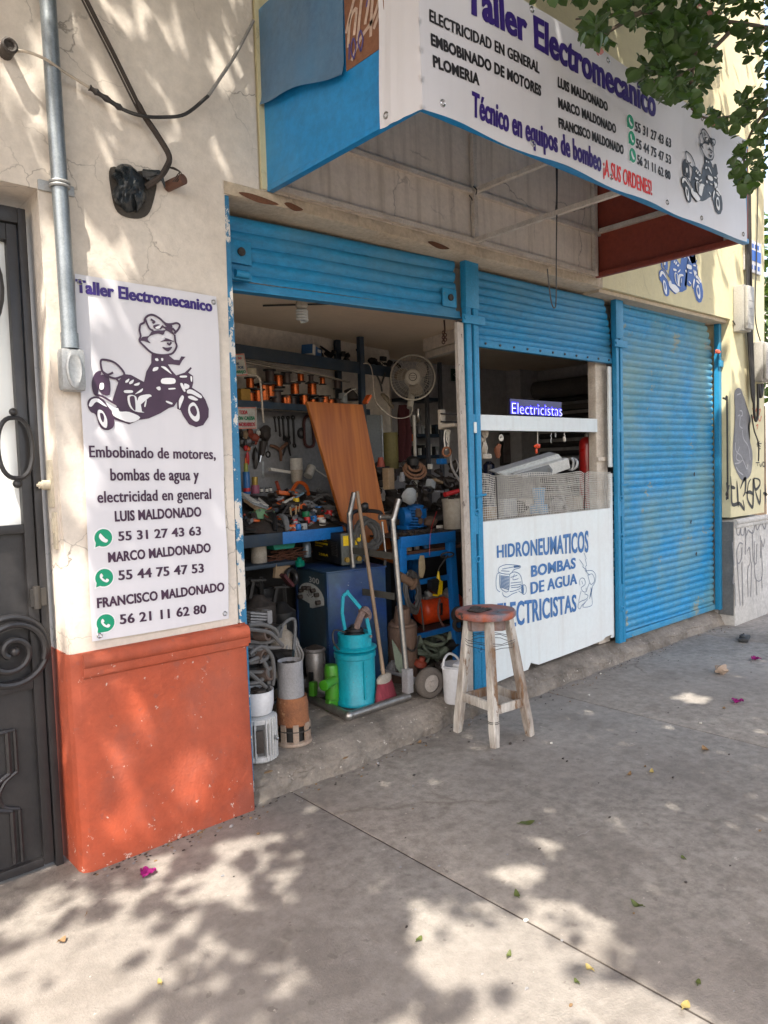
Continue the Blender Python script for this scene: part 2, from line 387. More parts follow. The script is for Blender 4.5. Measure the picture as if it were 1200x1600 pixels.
m_petal = M('magenta_petal', (.36, .008, .19), .7, c2=(.26, .006, .14), tl=(.3, .01, .18))
m_leafg = M('ground_leaf_green', (.10, .135, .03), .6, c2=(.15, .16, .05), tl=(.1, .14, .03))
m_leafb = M('ground_leaf_tan', (.24, .15, .07), .8, c2=(.17, .10, .05))
m_leafy = M('ground_leaf_yellow', (.38, .30, .10), .7)
m_leaf = M('tree_leaf', (.030, .068, .016), .42, c2=(.055, .105, .022), sc=1.2, amt=.9, fine=0, tl=(.09, .16, .02))
m_bark = M('bark', (.13, .095, .065), .95, c2=(.075, .055, .04), sc=9, stretch=(1, 1, .3), bump=.8, bsc=20)
m_meter = M('meter_box', (.44, .43, .40), .5, c2=(.38, .37, .34), sc=8)
m_plate = M('enamel_plate', (.62, .62, .66), .4, c2=(.5, .5, .55), sc=10)
m_stone = M('grey_wainscot', (.60, .58, .54), .9, c2=(.42, .40, .37), sc=3, bump=.4, bsc=40, streak=(.36, .35, .33), streak_amt=.5)
m_stoned = M('wainscot_end', (.16, .165, .165), .9, c2=(.12, .12, .12), bump=.3)
m_spray = M('black_spray', (.05, .05, .048), .7, fine=0)
m_spray2 = M('grey_scribble', (.25, .25, .26), .8, fine=0)
m_mural = M('grey_mural_paint', (.22, .22, .23), .8, c2=(.16, .16, .17), sc=10)
m_mural2 = M('pale_mural_line', (.40, .40, .41), .8, fine=0)
m_redspray = M('red_marker', (.60, .12, .07), .7, fine=0)
m_logo = M('logo_blue', (.03, .11, .42), .5, fine=0)
m_asphalt = M('asphalt', (.05, .05, .05), .95, c2=(.065, .063, .06), bump=.4)
m_wood_w = M('weathered_white_post', (.50, .45, .40), .85, c2=(.36, .31, .26), sc=6, chip=(.10, .08, .07), chip_sc=26, chip_t=.62, stretch=(1, 1, .5), bump=.4)
m_shoe = M('dark_scrap', (.03, .033, .035), .7)
# orange veneered board: long grain
def veneer():
    mt = bpy.data.materials.new('orange_veneer'); mt.use_nodes = True; t = mt.node_tree; N = t.nodes; L = t.links; bs = N['Principled BSDF']
    tc = N.new('ShaderNodeTexCoord'); mp = N.new('ShaderNodeMapping'); mp.inputs['Rotation'].default_value = (0, rad(12), 0)
    mp.inputs['Scale'].default_value = (22, 8, 1.0); L.new(tc.outputs['Object'], mp.inputs['Vector'])
    n = N.new('ShaderNodeTexNoise'); n.inputs['Scale'].default_value = 1.0; n.inputs['Detail'].default_value = 7; n.inputs['Distortion'].default_value = .9
    L.new(mp.outputs[0], n.inputs['Vector'])
    r = N.new('ShaderNodeValToRGB'); L.new(n.outputs['Fac'], r.inputs[0])
    e = r.color_ramp.elements; e[0].position = .32; e[0].color = (.27, .066, .009, 1); e[1].position = .68; e[1].color = (.46, .145, .022, 1)
    L.new(r.outputs[0], bs.inputs['Base Color']); bs.inputs['Roughness'].default_value = .5
    MATS['orange_veneer'] = mt; return mt
m_ply = veneer()

# ------------------------------------------------------------------ lettering
_tc = {}
def glyphs(s, bold):
    k = (s, bold)
    if k in _tc: return _tc[k]
    cu = bpy.data.curves.new('t', 'FONT'); cu.body = s; cu.size = 1; cu.offset = bold; cu.resolution_u = 3; cu.space_character = 1.0+(.05 if bold > 0 else 0)
    ob = bpy.data.objects.new('t', cu); COL.objects.link(ob)
    dg = bpy.context.evaluated_depsgraph_get(); dg.update()
    me = bpy.data.meshes.new_from_object(ob.evaluated_get(dg))
    vs = [(v.co.x, v.co.y) for v in me.vertices]; fs = [tuple(p.vertices) for p in me.polygons]
    bpy.data.objects.remove(ob); bpy.data.curves.remove(cu); bpy.data.meshes.remove(me)
    x0 = min(v[0] for v in vs); x1 = max(v[0] for v in vs)
    _tc[k] = ([((v[0]-x0)/(x1-x0), v[1]) for v in vs], fs); return _tc[k]
def put_text(b, s, A, Bp, T, T2, nrm, bold=.02, off=.003, defo=None, cap=None, fat=.042):
    """letters of s between baseline A-Bp and cap line T-T2; nrm is the way they face"""
    if bold >= .07: fat = fat*1.5
    if fat and 'M' in s: bold, fat = bold*.75, .014     # keep the counters of the M open
    else: bold = bold*.3 if fat else bold
    vs, fs = glyphs(s, bold); cap = cap or (.72+2*bold); nrm = Vector(nrm)
    for k, du in enumerate((-fat, -fat*.5, 0, fat*.5, fat) if fat else (0,)):      # heavier uprights, as in condensed poster lettering
        out = []
        for (u, v) in vs:
            v = (v+bold)/cap; u += du/len(s)
            p = (A*(1-u)+Bp*u)*(1-v)+(T*(1-u)+T2*u)*v
            if defo: p = defo(p)
            out.append(p+nrm*(off+.0003*k))
        b.raw(out, fs)
def ribbon(b, pts, wd, nrm, closed=False, k=4, off=0.0, taper=False):
    """flat painted stroke of width wd along pts lying on a surface"""
    if k > 1: pts = smooth_pts(pts, k, closed)
    pts = [Vector(p) for p in pts]; nrm = Vector(nrm).normalized(); n = len(pts); L = []
    for i in range(n):
        t = (pts[(i+1) % n]-pts[i-1]) if closed else (pts[min(i+1, n-1)]-pts[max(i-1, 0)])
        sd = t.cross(nrm)
        if sd.length < 1e-9: sd = Vector((0, 0, 1))
        sd.normalize(); q = wd/2*((.25+.75*math.sin(math.pi*min(1, max(0, (i+.3)/(n-.4))))) if taper else 1)
        L.append((pts[i]+sd*q+nrm*off, pts[i]-sd*q+nrm*off))
    V = [(b.bm.verts.new(a), b.bm.verts.new(c)) for a, c in L]
    for i in range(n if closed else n-1):
        a, c = V[i], V[(i+1) % n]
        b.bm.faces.new((a[0], a[1], c[1], c[0]))
def fill(b, pts, nrm, off=0.0, k=3):
    if k > 1: pts = smooth_pts(pts, k, True)
    vs = [b.bm.verts.new(Vector(p)+Vector(nrm)*off) for p in pts]
    f = b.bm.faces.new(vs)
    bmesh.ops.triangulate(b.bm, faces=[f])

# the shop's emblem: a rider in a cap on a three-wheeled motorcycle, in (u, v) of its own box
EM_DARK = [
 [(625,390),(700,412),(765,412),(812,452),(826,482),(848,486),(858,452),(872,424),(908,428),(882,458),(858,500),(800,492),(762,492),(790,540),(830,585),(900,562),(952,515),(960,526),(930,562),(970,590),(972,650),(962,690),(1040,740),(1076,792),(1106,870),(1104,940),(1060,1008),(1000,1024),(940,1000),(892,930),(868,880),(840,870),(838,810),(812,850),(770,862),(705,852),(650,866),(702,884),(700,906),(600,950),(520,962),(432,1000),(300,958),(272,900),(330,850),(290,800),(322,700),(350,622),(400,574),(450,580),(560,640),(580,552),(622,480)],
 [(205,545),(150,560),(115,640),(130,742),(165,752),(148,660),(165,590)],
 [(182,588),(262,602),(268,750),(182,722)],
 [(75,835),(92,785),(150,762),(215,792),(252,850),(290,900),(305,990),(285,1035),(232,1050),(180,1018),(146,920),(100,892)],
 [(530,290),(548,258),(600,248),(636,206),(740,200),(715,172),(770,178),(800,212),(815,246),(780,222),(742,204),(722,240),(680,230),(620,246),(592,276),(616,312),(560,292)],
 [(730,148),(790,150),(800,205),(760,180)],
 [(698,298),(740,276),(728,264),(780,282),(815,300),(780,296),(735,296)],
 [(714,344),(752,350),(796,344),(766,382),(735,370)],
 [(640,160),(690,152),(688,190),(650,190)],
]
EM_WHITE = [
 [(165,880),(205,890),(240,960),(235,1030),(195,1010),(160,940)],
 [(85,840),(110,790),(170,785),(240,850),(205,838),(150,810),(110,850)],
 [(712,612),(810,612),(812,655),(710,655)],
 [(400,632),(432,612),(424,640),(402,648)],[(432,642),(470,620),(462,650),(436,660)],[(474,660),(520,645),(512,668),(480,672)],
 [(390,712),(455,712),(458,732),(394,734)],[(484,740),(545,695),(538,722),(492,742)],
 [(415,765),(450,750),(490,765),(500,800),(520,760),(600,745),(620,765),(560,775),(535,810),(528,880),(560,900),(480,890),(430,845)],
 [(290,870),(335,862),(350,892),(430,895),(525,942),(440,985),(315,940),(285,905)],
 [(660,690),(690,680),(698,705),(680,712)],[(765,695),(815,692),(818,702),(768,706)],[(745,800),(795,818),(790,832),(748,815)],
 [(860,660),(880,655),(905,715),(890,722)],[(895,655),(935,670),(930,695),(900,700)],
 [(920,712),(960,708),(1040,760),(1030,780),(960,745),(920,738)],
 [(850,800),(875,755),(892,775),(870,835),(855,870)],
 [(925,765),(960,760),(1010,790),(990,800),(940,785)],
 [(935,840),(975,815),(1015,870),(1025,950),(1000,978),(960,955),(930,900)],
 [(860,590),(912,588),(912,604),(862,604)],[(945,595),(960,600),(958,640),(948,632)],
 [(640,520),(678,515),(670,540),(632,550)],[(700,510),(740,515),(790,575),(745,545)],[(650,445),(672,440),(680,460),(660,462)],[(702,440),(718,440),(718,460),(705,460)],
 [(183,655),(214,652),(212,700),(180,702)],[(570,800),(580,795),(570,850),(558,845)],
 [(700,170),(690,160),(655,178),(665,190),(690,186)],
]
EM_DARK2 = [
 [(945,860),(980,845),(1003,900),(985,935),(950,900)],
 [(180,905),(205,912),(215,950),(205,985),(185,950)],
 [(435,770),(470,762),(480,800),(482,885),(445,840)],
]
EM_LINES = [
 [(530,150),(560,136),(570,100),(602,74),(640,72),(692,102),(742,146),(792,150),(832,142),(858,160),(845,196),(812,232)],
 [(530,150),(522,200),(532,250),(522,292),(570,346),(622,392),(680,410),(740,412),(800,396),(832,340),(822,300),(815,240)],
 [(570,104),(602,182),(640,206)],[(722,164),(690,190)],[(755,308),(770,326),(788,304)],
 [(190,480),(205,450),(290,466),(352,512),(392,576),(352,600),(310,610),(250,590),(205,550),(190,480)],
 [(205,550),(250,578),(296,560)],[(322,612),(345,640)],[(618,108),(650,130),(632,140)],
 [(150,750),(205,765),(290,815),(322,830)],[(800,185),(822,215)],
]
def emblem(parent, to3d, nrm, mdark, lw, nm='emblem', only_below=None):
    b = B(); wq = B()
    keep = lambda pts: only_below is None or min(p[1] for p in pts) > only_below
    for kk, pl in enumerate(EM_DARK):
        if only_below is not None: pl = [p for p in pl if p[1] > only_below-30]
        if len(pl) > 3: fill(b, [to3d(*p) for p in pl], nrm, .0030+.0003*kk, 1 if kk == 0 else 3)
    for pl in EM_LINES:
        if keep(pl): ribbon(b, [to3d(*p) for p in pl], lw, nrm, off=.0060)
    for pl in EM_DARK2:
        if keep(pl): fill(b, [to3d(*p) for p in pl], nrm, .0075)
    for pl in EM_WHITE:
        if keep(pl): fill(wq, [to3d(*p) for p in pl], nrm, .0066, 3)
    return b.build(nm, mdark, parent, 0, False), wq.build(nm+'_highlight', m_white_ic, parent, 0, False)
def phone_icon(bg_, bw, c, r, ux, uz, nrm, defo=lambda p: p):
    """green speech bubble with a white handset"""
    c, ux, uz, nrm = Vector(c), Vector(ux), Vector(uz), Vector(nrm)
    circ = [defo(c+ux*math.cos(t)*r+uz*math.sin(t)*r) for t in [i*math.tau/24 for i in range(24)]]
    outer = [defo(c+ux*math.cos(t)*r*1.16+uz*math.sin(t)*r*1.16) for t in [i*math.tau/24 for i in range(24)]]
    outer[15] = defo(c+ux*r*-1.15+uz*r*-1.2)
    fill(bw, outer, nrm, .0015, 1)
    circ[15] = defo(c+ux*r*-.95+uz*r*-1.0)
    fill(bg_, circ, nrm, .0028, 1)
    hs = [(-.45,.42),(-.28,.52),(-.12,.2),(-.25,.08),(-.02,-.18),(.12,-.28),(.25,-.12),(.5,-.3),(.4,-.5),(.15,-.55),(-.25,-.3),(-.5,.1)]
    fill(bw, [defo(c+ux*r*x+uz*r*z) for x, z in hs], nrm, .0040, 2)
# ================================================================== the setting
def sidewalk():
    b = B()
    xs = [-8, -2.4, -.22, 1.972, 4.145, 6.5, 8.8, 11.2, 14]
    r = random.Random(3)
    for a, c in zip(xs, xs[1:]):
        b.bb(a+.0045, c-.0045, -5.2, .35, -.12, r.uniform(-.001, .001), .005)
    o = b.build('sidewalk', m_conc, None, 30); tag(o, 'grey poured concrete sidewalk with straight joints and dappled tree shade', 'sidewalk', None, 'structure')
    j = B()
    for x in xs[1:-1]:
        for k in range(40): j.bb(x-.0042, x+.0042, -5.2+k*.138, -5.2+k*.138+.138, -.02, -.0035-.002*mnoise.noise(Vector((x, k*.7, 0))))
    j.build('joint', M('joint_dirt', (.075, .062, .052), .95, bump=.4), o, 0)
    g = B(); g.bb(-60, 80, -60, 60, -.35, -.13); o = g.build('ground', m_asphalt, None); tag(o, 'dark asphalt and earth under and beyond the sidewalk', 'ground', None, 'structure')
sidewalk()

FL = .15
def shop_floor():
    b = B(); ex = [1.725, 2.05, 2.33, 2.7, 3.22, 3.99, 5.2, 7.2]; ey = [.035, .03, .012, .05, .105, .07, .09, .10]
    def fn(u, v):
        x = 1.725 + u*(7.08-1.725); y0 = float(np.interp(x, ex, ey))
        prof = [(-.022, -.03), (-.012, .045), (.002, .078), (.022, .096), (.05, .112), (.10, .140), (.16, .15), (2.75, .15)]
        k = v/.9*6 if v < .9 else 6+(v-.9)*10; i = min(6, int(k)); f = k-i
        dy = prof[i][0]*(1-f)+prof[i+1][0]*f; z = prof[i][1]*(1-f)+prof[i+1][1]*f; v *= .86/.9
        if v < .72:
            q = Vector((x*7, v*6, 1.3)); n = mnoise.noise(q)*.45+mnoise.noise(q*3.1)*.3+mnoise.noise(q*8.0)*.22
            dy += n*.036*(1 if v < .6 else .4); z += n*.016*(1 if 0.1 < v < .65 else .2)
        return Vector((x, y0+dy, z))
    b.grid(fn, 420, 40)
    o = b.build('floor', m_step, None, 60); tag(o, 'worn concrete shop floor ending in a chipped step at the sidewalk', 'floor', None, 'structure')
shop_floor()

# ------------------------------------------------------------------ workshop building
shop = thing('workshop_building', 'cream plastered workshop with red base and wide shop opening full of tools', 'building', (1.3, 0, 0))
b = B(); b.prism([(-3, 0, 2.72), (.94, 0, 2.72), (.94, 0, .88), (1.718, 0, .88), (1.718, 0, 2.872), (1.93, 0, 2.872), (1.93, 0, 6.0), (-3, 0, 6.0)], (0, .38, 0))
bmesh.ops.bevel(b.bm, geom=[e for e in b.bm.edges if abs(e.verts[0].co.y) < .01 and abs(e.verts[1].co.y) < .01], offset=.014, segments=3, affect='EDGES')
b.build('plaster_wall', m_cream, shop)
b = B(); b.bb(-3, .18, .003, .38, 0, 2.715); b.build('plaster_wall', m_cream, shop)
def dado():
    b = B()
    def fn(u, v):        # rounded block, slightly uneven
        per = [(.935, .38), (.935, .03), (.945, .004), (.975, -.012), (1.732, -.012), (1.740, -.004), (1.740, .3)]
        k = u*6; i = min(5, int(k)); f = k-i
        x = per[i][0]*(1-f)+per[i+1][0]*f; y = per[i][1]*(1-f)+per[i+1][1]*f; z = -.02+v*.915
        n = mnoise.noise(Vector((x*6, y*6, z*6)))*.006
        return Vector((x+n*.6, y+n-.016*(1-v), z))
    b.grid(fn, 48, 40)
    b.poly([(.935, .38, .895), (.935, .03, .895), (.975, -.012, .895), (1.740, -.012, .895), (1.740, .38, .895)])
    o = b.build('red_base', m_red, shop, 50)
    t = B(); t.tube([(.985, -.012, .862), (1.742, -.012, .855)], .034, 12); t.tube([(.985, -.014, .803), (1.742, -.014, .798)], .014, 10)
    t.bb(.985, 1.752, -.030, .01, .80, .86, .004)
    t.build('moulding', m_red, o, 50)
dado()
b = B()
def lin(u, v):
    x = 1.728+u*(4.83-1.728); prof = [(.27, 2.862), (.02, 2.858), (-.004, 2.866), (-.006, 2.918), (.0, 2.922), (.03, 2.924)]
    k = v*5; i = min(4, int(k)); f = k-i
    y = prof[i][0]*(1-f)+prof[i+1][0]*f; z = prof[i][1]*(1-f)+prof[i+1][1]*f
    n = mnoise.noise(Vector((x*5, v*3, 4)))+.6*mnoise.noise(Vector((x*14, v*5, 1)))
    return Vector((x, y+n*.006, z+n*.008*(1 if .15 < v < .7 else .2)))
b.grid(lin, 150, 10); b.build('lintel', m_lintel, shop, 50)
b = B()
for x0, x1, z in ((1.80, 2.02, 2.868), (2.05, 2.16, 2.872), (3.02, 3.2, 2.862)):     # plaster fallen off, brick showing
    fill(b, [(x0, -.009, z+.01), ((x0*2+x1)/3, -.009, z+.022), (x1, -.009, z+.005), ((x0+x1)/2, -.009, z-.012)], (0, -1, 0), .001, 4)
b.build('bare_brick', M('bare_brick', (.17, .07, .035), .95, bump=.6, c2=(.10, .05, .03), sc=20), shop, 0, False)
b = B(); b.bb(1.935, 4.826, .004, .2, 2.924, 3.76); b.build('fascia_wall', m_beige, shop)
b = B(); b.bb(1.73, 6.96, .25, .36, 2.56, 2.862); b.bb(1.73, 7.0, .28, 3.0, 2.90, 3.0); b.build('beam', m_beige, shop)
b = B(); b.bb(4.83, 6.97, .03, .25, 2.84, 2.868); b.build('soffit', m_lintel, shop)
def ceil(u, v):
    x = 1.7+u*5.35; y = .30+v*2.6
    return Vector((x, y, 2.655+.012*mnoise.noise(Vector((x*1.3, y*1.3, 0)))))
b = B(); b.grid(ceil, 40, 20); b.build('ceiling', m_ceil, shop)
b = B()
b.prism([(1.66, 1.382, .1), (4.45, 1.94, .1), (4.45, 2.05, .1), (1.66, 1.5, .1)], (0, 0, 2.7))
b.prism([(4.45, 1.94, .1), (4.85, 2.36, .1), (4.85, 2.5, .1), (4.45, 2.1, .1)], (0, 0, 2.7))
b.build('back_wall', m_inwall, shop)
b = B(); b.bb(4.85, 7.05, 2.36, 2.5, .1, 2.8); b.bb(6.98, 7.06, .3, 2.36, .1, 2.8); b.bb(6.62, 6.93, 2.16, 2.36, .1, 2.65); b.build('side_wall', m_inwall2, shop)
b = B(); b.bb(1.62, 1.70, .10, 1.4, .1, 2.8); b.build('side_wall', m_inwall, shop)
b = B(); b.bar(P(669, 540, z=2.6), P(722, 524, z=2.6), .1, .10); b.bar(P(669, 556, z=2.52), P(722, 540, z=2.52), .06, .05); b.build('roof_beam', m_inwall, shop)
b = B(); b.bb(5.025, 5.18, .19, .26, .15, 2.62, .004); b.bb(5.01, 5.185, .165, .19, 1.60, 1.63)
b.build('mullion_post', m_frame, shop)
b = B(); b.bb(5.10, 5.145, .125, .14, 1.55, 2.33, .003); b.bb(5.095, 5.14, .125, .14, .2, 1.5, .003); b.build('mullion_strip', m_white, shop)
b = B()
for (x0, y0, x1, y1) in ((2.0, .75, 2.5, .38), (2.55, 1.0, 2.9, .66), (1.9, 1.0, 2.05, .95)):
    b.tube([(x0, y0, 2.645), (x1, y1, 2.638)], .006, 6)
b.build('ceiling_rod', m_iron_d, shop)

# inner roller shutter on the far side wall
t = thing('inner_roller_shutter', 'dim grey rolled shutter on the far side wall inside the shop', 'shutter', (6.95, 1.4, FL))
b = B(); b.tube([(6.87, .95, 2.42), (6.87, 2.14, 2.42)], .10, 14); b.build('shutter_roll', m_slatd, t)
b = B()
for i in range(21): b.tube([(6.95, .7, .3+i*.1), (6.95, 2.14, .3+i*.1)], .035, 6)
b.build('curtain', M('dark_inner_slats', (.05, .047, .047), .7), t)
b = B(); b.bb(6.88, 6.92, .9, 2.14, 2.18, 2.23); b.build('crossbar', m_slatd, t)

# ------------------------------------------------------------------ yellow house
yh = thing('yellow_house', 'pale yellow neighbouring house wall with grey base and graffiti', 'building', (7.3, 0, 0))
b = B(); b.prism([(1.965, 0, 3.765), (4.832, 0, 3.765), (4.832, 0, 2.872), (6.97, 0, 2.872), (6.97, 0, 1.03), (7.74, 0, 1.03), (7.74, 0, 7.5), (1.965, 0, 7.5)], (0, .25, 0))
b.build('wall', m_yel, yh)
b = B(); b.bb(7.62, 7.74, .25, 6, 0, 7.5); b.bb(1.965, 7.6, .27, 6, 7.35, 7.5); b.build('side_wall', m_yel, yh)
b = B(); b.bb(1.932, 1.962, -.004, .2, 2.93, 6.0); b.build('paint_edge', m_yel, yh)
b = B(); b.bb(6.985, 7.78, -.03, .3, -.02, 1.0, .01); o = b.build('wainscot', m_stone, yh)
b = B(); b.tube([(6.985, -.03, .985), (7.79, -.03, .985)], .03, 10); b.bb(6.985, 7.79, -.048, .0, .93, .965, .006); b.build('moulding', m_stone, o)
b = B(); b.bb(6.972, 6.984, -.02, .12, .10, .99); b.build('base_end', m_stoned, yh)
NY = Vector((0, -1, 0))
def G(cx, cy, ox=1100, oy=540, s=7.27, y=0.0):
    return P(ox+cx/s, oy+cy/s, y=y)
b = B(); fill(b, [G(*p) for p in [(385,480),(420,500),(440,560),(460,610),(480,700),(522,800),(525,870),(495,910),(510,1050),(545,1200),(545,1350),(520,1480),(440,1535),(390,1480),(335,1350),(322,1200),(335,1000),(350,800),(340,600),(350,510)]], NY, .003)
mu = b.build('mural', m_mural, yh, 0, False)
b = B()
for pl in [[(400,740),(425,745),(430,790),(415,800)],[(380,800),(400,790),(405,830),(400,910),(432,940)],[(350,1100),(360,1200),(420,1260),(480,1400),(490,1350)],[(430,960),(445,1060),(500,1150),(520,1300)],[(345,1340),(400,1330),(440,1290)],[(360,1380),(390,1430),(440,1470)],[(370,560),(410,545)],[(400,1150),(360,1280),(420,1320)]]:
    ribbon(b, [G(*p) for p in pl], .012, NY, off=.0045)
b.build('mural_line', m_mural2, mu, 0, False)
b = B()
for pl in [[(300,30),(310,200),(320,350),(400,340),(455,410),(440,300)],[(370,80),(380,250),(385,380)],[(300,150),(350,165)],[(410,170),(440,90),(470,60),(465,200),(440,260)],[(470,220),(520,210),(560,240)],[(560,50),(625,70),(630,130),(580,180),(560,60),(555,330),(540,380),(490,280),(500,120),(530,60)],[(580,200),(630,340),(640,180)],[(670,220),(720,240)],[(690,120),(700,350)],[(250,100),(265,180),(285,130)],[(250,260),(255,300)]]:
    ribbon(b, [G(*p, oy=740) for p in pl], .036, NY, off=.003, taper=True)
b.build('graffiti', m_spray, yh, 0, False)
b = B()
for pl in [[(545,720),(575,690),(570,780),(600,700),(595,760),(640,720),(620,800)],[(550,860),(560,800),(590,850),(600,790),(630,860),(650,800)],[(590,910),(610,900),(600,950)]]:
    ribbon(b, [G(*p) for p in pl], .011, NY, off=.003)
b.build('graffiti', m_redspray, yh, 0, False)
b = B()
for pl in [[(585,1330),(630,1325)],[(610,1320),(605,1370)],[(630,1340),(640,1375),(655,1340)],[(670,1320),(690,1350),(675,1375),(660,1345),(670,1320)],[(595,1120),(650,1110)],[(600,1100),(640,1150)],[(620,1175),(640,1170)],[(600,1150),(630,1085)]]:
    ribbon(b, [G(*p) for p in pl], .010, NY, off=.003)
b.build('graffiti', m_spray, yh, 0, False)
b = B()
for pl in [[(365,620),(375,690),(400,690),(415,620),(420,690),(450,690),(465,610),(480,700),(500,640),(520,660),(560,670),(580,560),(600,640),(625,600),(650,560),(690,630),(705,550)],[(440,800),(400,790),(370,900),(385,1020),(425,960),(430,830)],[(470,620),(468,920)],[(490,880),(515,840),(525,1000),(495,1100),(500,1400)],[(550,640),(555,950),(590,1020),(600,800)],[(570,770),(580,1180),(660,1160),(640,700)],[(320,780),(340,1050)],[(335,1140),(325,1240),(350,1270),(355,1500)],[(375,1000),(410,1500)],[(430,1000),(440,1500)],[(640,960),(650,760),(670,830),(690,740)],[(540,1000),(530,1400)],[(590,1200),(600,1380)],[(650,1170),(660,1300)]]:
    ribbon(b, [G(*p, oy=740, y=-.031) for p in pl], .012, NY, off=.003)
b.build('scribble', m_spray2, o, 0, False)
# blue emblem on the yellow wall, its top behind the canopy
eo = P(1036, 470, y=0); 
def em_wall(cx, cy):
    a = P(1029, 460, y=0); c = P(1098, 448, y=0)
    return Vector((a.x+(cx-75)/(1105-75)*(c.x-a.x), 0, a.z+(1050-cy)/(1105-75)*(c.x-a.x)*.95))
emblem(yh, em_wall, NY, m_logo, .011, 'painted_emblem')

# meters, cables, street plate, rod
def meter(x0, x1, z0, z1, name, label, red):
    t = thing(name, label, 'meter box', ((x0+x1)/2, 0, z0), 'meter boxes on the yellow wall')
    b = B(); b.bb(x0, x1, -.10, -.004, z0, z1, .012); b.build('box', m_meter, t)
    b = B(); b.bb(x0+.01, x1-.012, -.135, -.101, z0+.012, z1-.012, .018); d = b.build('cover', m_meter, t)
    b = B()
    for k in range(4): b.bb(x0+.03, x1-.03, -.1375, -.1345, z0+.06+k*.07, z0+.064+k*.07)
    b.build('ridge', m_meter, d)
    if red:
        b = B(); b.bb((x0+x1)/2-.01, x1-.05, -.139, -.1355, z0+.07, z0+.19); b.build('sticker', m_redspray, t)
meter(7.02, 7.19, 2.76, 3.18, 'meter_box', 'upper grey meter box right above the blue shutter guide', False)
meter(7.44, 7.66, 2.32, 2.70, 'meter_box', 'lower grey meter box with a red mark, beside the cable bundle', True)
b = B()
rc = random.Random(5)
for k in range(5):
    dx = k*.022
    b.tube(smooth_pts([(7.24+dx, -.03-.012*(k % 2), 4.2), (7.235+dx+rc.uniform(-.02, .02), -.035, 3.4), (7.25+dx, -.04, 2.9), (7.28+dx+rc.uniform(-.03, .03), -.04, 2.5), (7.33+dx*.6, -.045, 2.2), (7.37, -.05, 2.1)], 5), .011, 6)
b.tube(smooth_pts([(7.36, -.05, 2.2), (7.38, -.05, 2.0), (7.42, -.05, 1.94), (7.46, -.05, 2.02), (7.46, -.05, 2.3)], 5), .013, 6)
b.tube(smooth_pts([(7.34, -.04, 2.0), (7.40, -.04, 1.85), (7.5, -.04, 1.72), (7.5, -.04, 1.55)], 5), .007, 6)
b.tube(smooth_pts([(7.48, -.05, 2.3), (7.50, -.06, 2.18), (7.56, -.05, 2.3)], 5), .022, 6)
b.tube(smooth_pts([(7.0, -.01, 2.86), (7.05, -.03, 2.80), (7.2, -.05, 2.78), (7.28, -.03, 2.85)], 5), .006, 6)
b.tube(smooth_pts([(7.52, -.03, 4.3), (7.48, -.03, 3.5), (7.45, -.03, 2.95), (7.5, -.06, 2.70)], 5), .006, 6)
o = b.build('cable_bundle', m_cable, None); tag(o, 'black bundle of cables hanging down the yellow wall between the meter boxes', 'cables')
b = B(); b.tube(smooth_pts([P(1130, 622, y=-.02), P(1134, 624, y=-.02), P(1136, 632, y=-.02), P(1137, 780, y=-.02)], 4), .009, 6)
b.torus(P(1136, 772, y=-.02), .02, .006, (0, 1, 0), 14, 6)
o = b.build('metal_rod', m_iron_d, None); tag(o, 'thin black hooked rod standing against the yellow wall beside the blue guide', 'rod')
t = thing('street_plate', 'white street name plate with blue lettering high on the yellow wall', 'sign', P(1176, 405, y=0))
p0 = P(1161, 383, y=-.02); p1 = P(1187, 428, y=-.02); xl, xr, zt, zb = 7.24, 7.62, 3.66, 3.36
b = B(); b.bb(xl, xr, -.022, -.005, zb, zt, .004); b.build('plate', m_plate, t)
b = B(); b.bb(xl+.02, xr-.02, -.0245, -.0222, zb+.11, zb+.21)
for k in range(5): b.bb(xl+.04+k*.06, xl+.075+k*.06, -.0245, -.0222, zt-.07, zt-.03)
for k in range(4): b.bb(xl+.05+k*.08, xl+.09+k*.08, -.0245, -.0222, zb+.03, zb+.07)
b.build('lettering', m_logo, t)

# ------------------------------------------------------------------ iron gate
gt = thing('iron_gate', 'black iron gate with frosted glass, oval ring and scrollwork', 'gate', (.5, .16, 0))
GY = .15
b = B(); b.bb(.882, .912, GY-.03, GY+.05, .0, 2.66, .004); b.bb(-.62, .882, GY-.03, GY+.05, 2.60, 2.66, .004); b.bb(-.66, -.62, GY-.03, GY+.05, 0, 2.66, .004); b.build('frame', m_iron, gt)
b = B(); b.bb(.838, .878, GY-.022, GY+.035, .02, 2.595, .005); b.bb(.1, .838, GY-.022, GY+.035, 2.53, 2.595, .005); b.bb(.655, .685, GY-.02, GY+.03, .8, 1.9, .004)
b.bb(.1, .838, GY-.024, GY+.03, 1.385, 1.42, .004); b.bb(.1, .838, GY-.022, GY+.03, .755, .80, .005); b.bb(.1, .838, GY-.02, GY+.03, .015, .05, .004); b.build('leaf_frame', m_iron, gt)
b = B(); b.bb(.05, .838, GY+.012, GY+.02, 1.42, 2.53); b.build('glass_pane', m_glass, gt)
b = B(); b.bb(-.62, .838, GY+.006, GY+.024, .05, 1.384)
b.build('sheet_panel', m_iron, gt)
b = B()
c = P(24, 700, y=GY-.05); b.tube([(c.x+.062*math.copysign(abs(math.cos(a))**.8, math.cos(a)), c.y, c.z+.118*math.copysign(abs(math.sin(a))**.9, math.sin(a))) for a in [i*math.tau/32 for i in range(32)]], .009, 8, True)
b.ball((c.x, c.y, c.z+.14), .016); b.ball((c.x, c.y, c.z-.14), .018); b.build('oval_ring', m_iron, gt)
b = B(); b.torus((.50, GY-.04, 2.34), .30, .016, (0, 1, 0), 40, 8); b.build('arch_ring', m_iron, gt)
b = B(); c = P(18, 1018, y=GY-.03)
b.torus((c.x, c.y, c.z), .135, .014, (0, 1, 0), 40, 8)
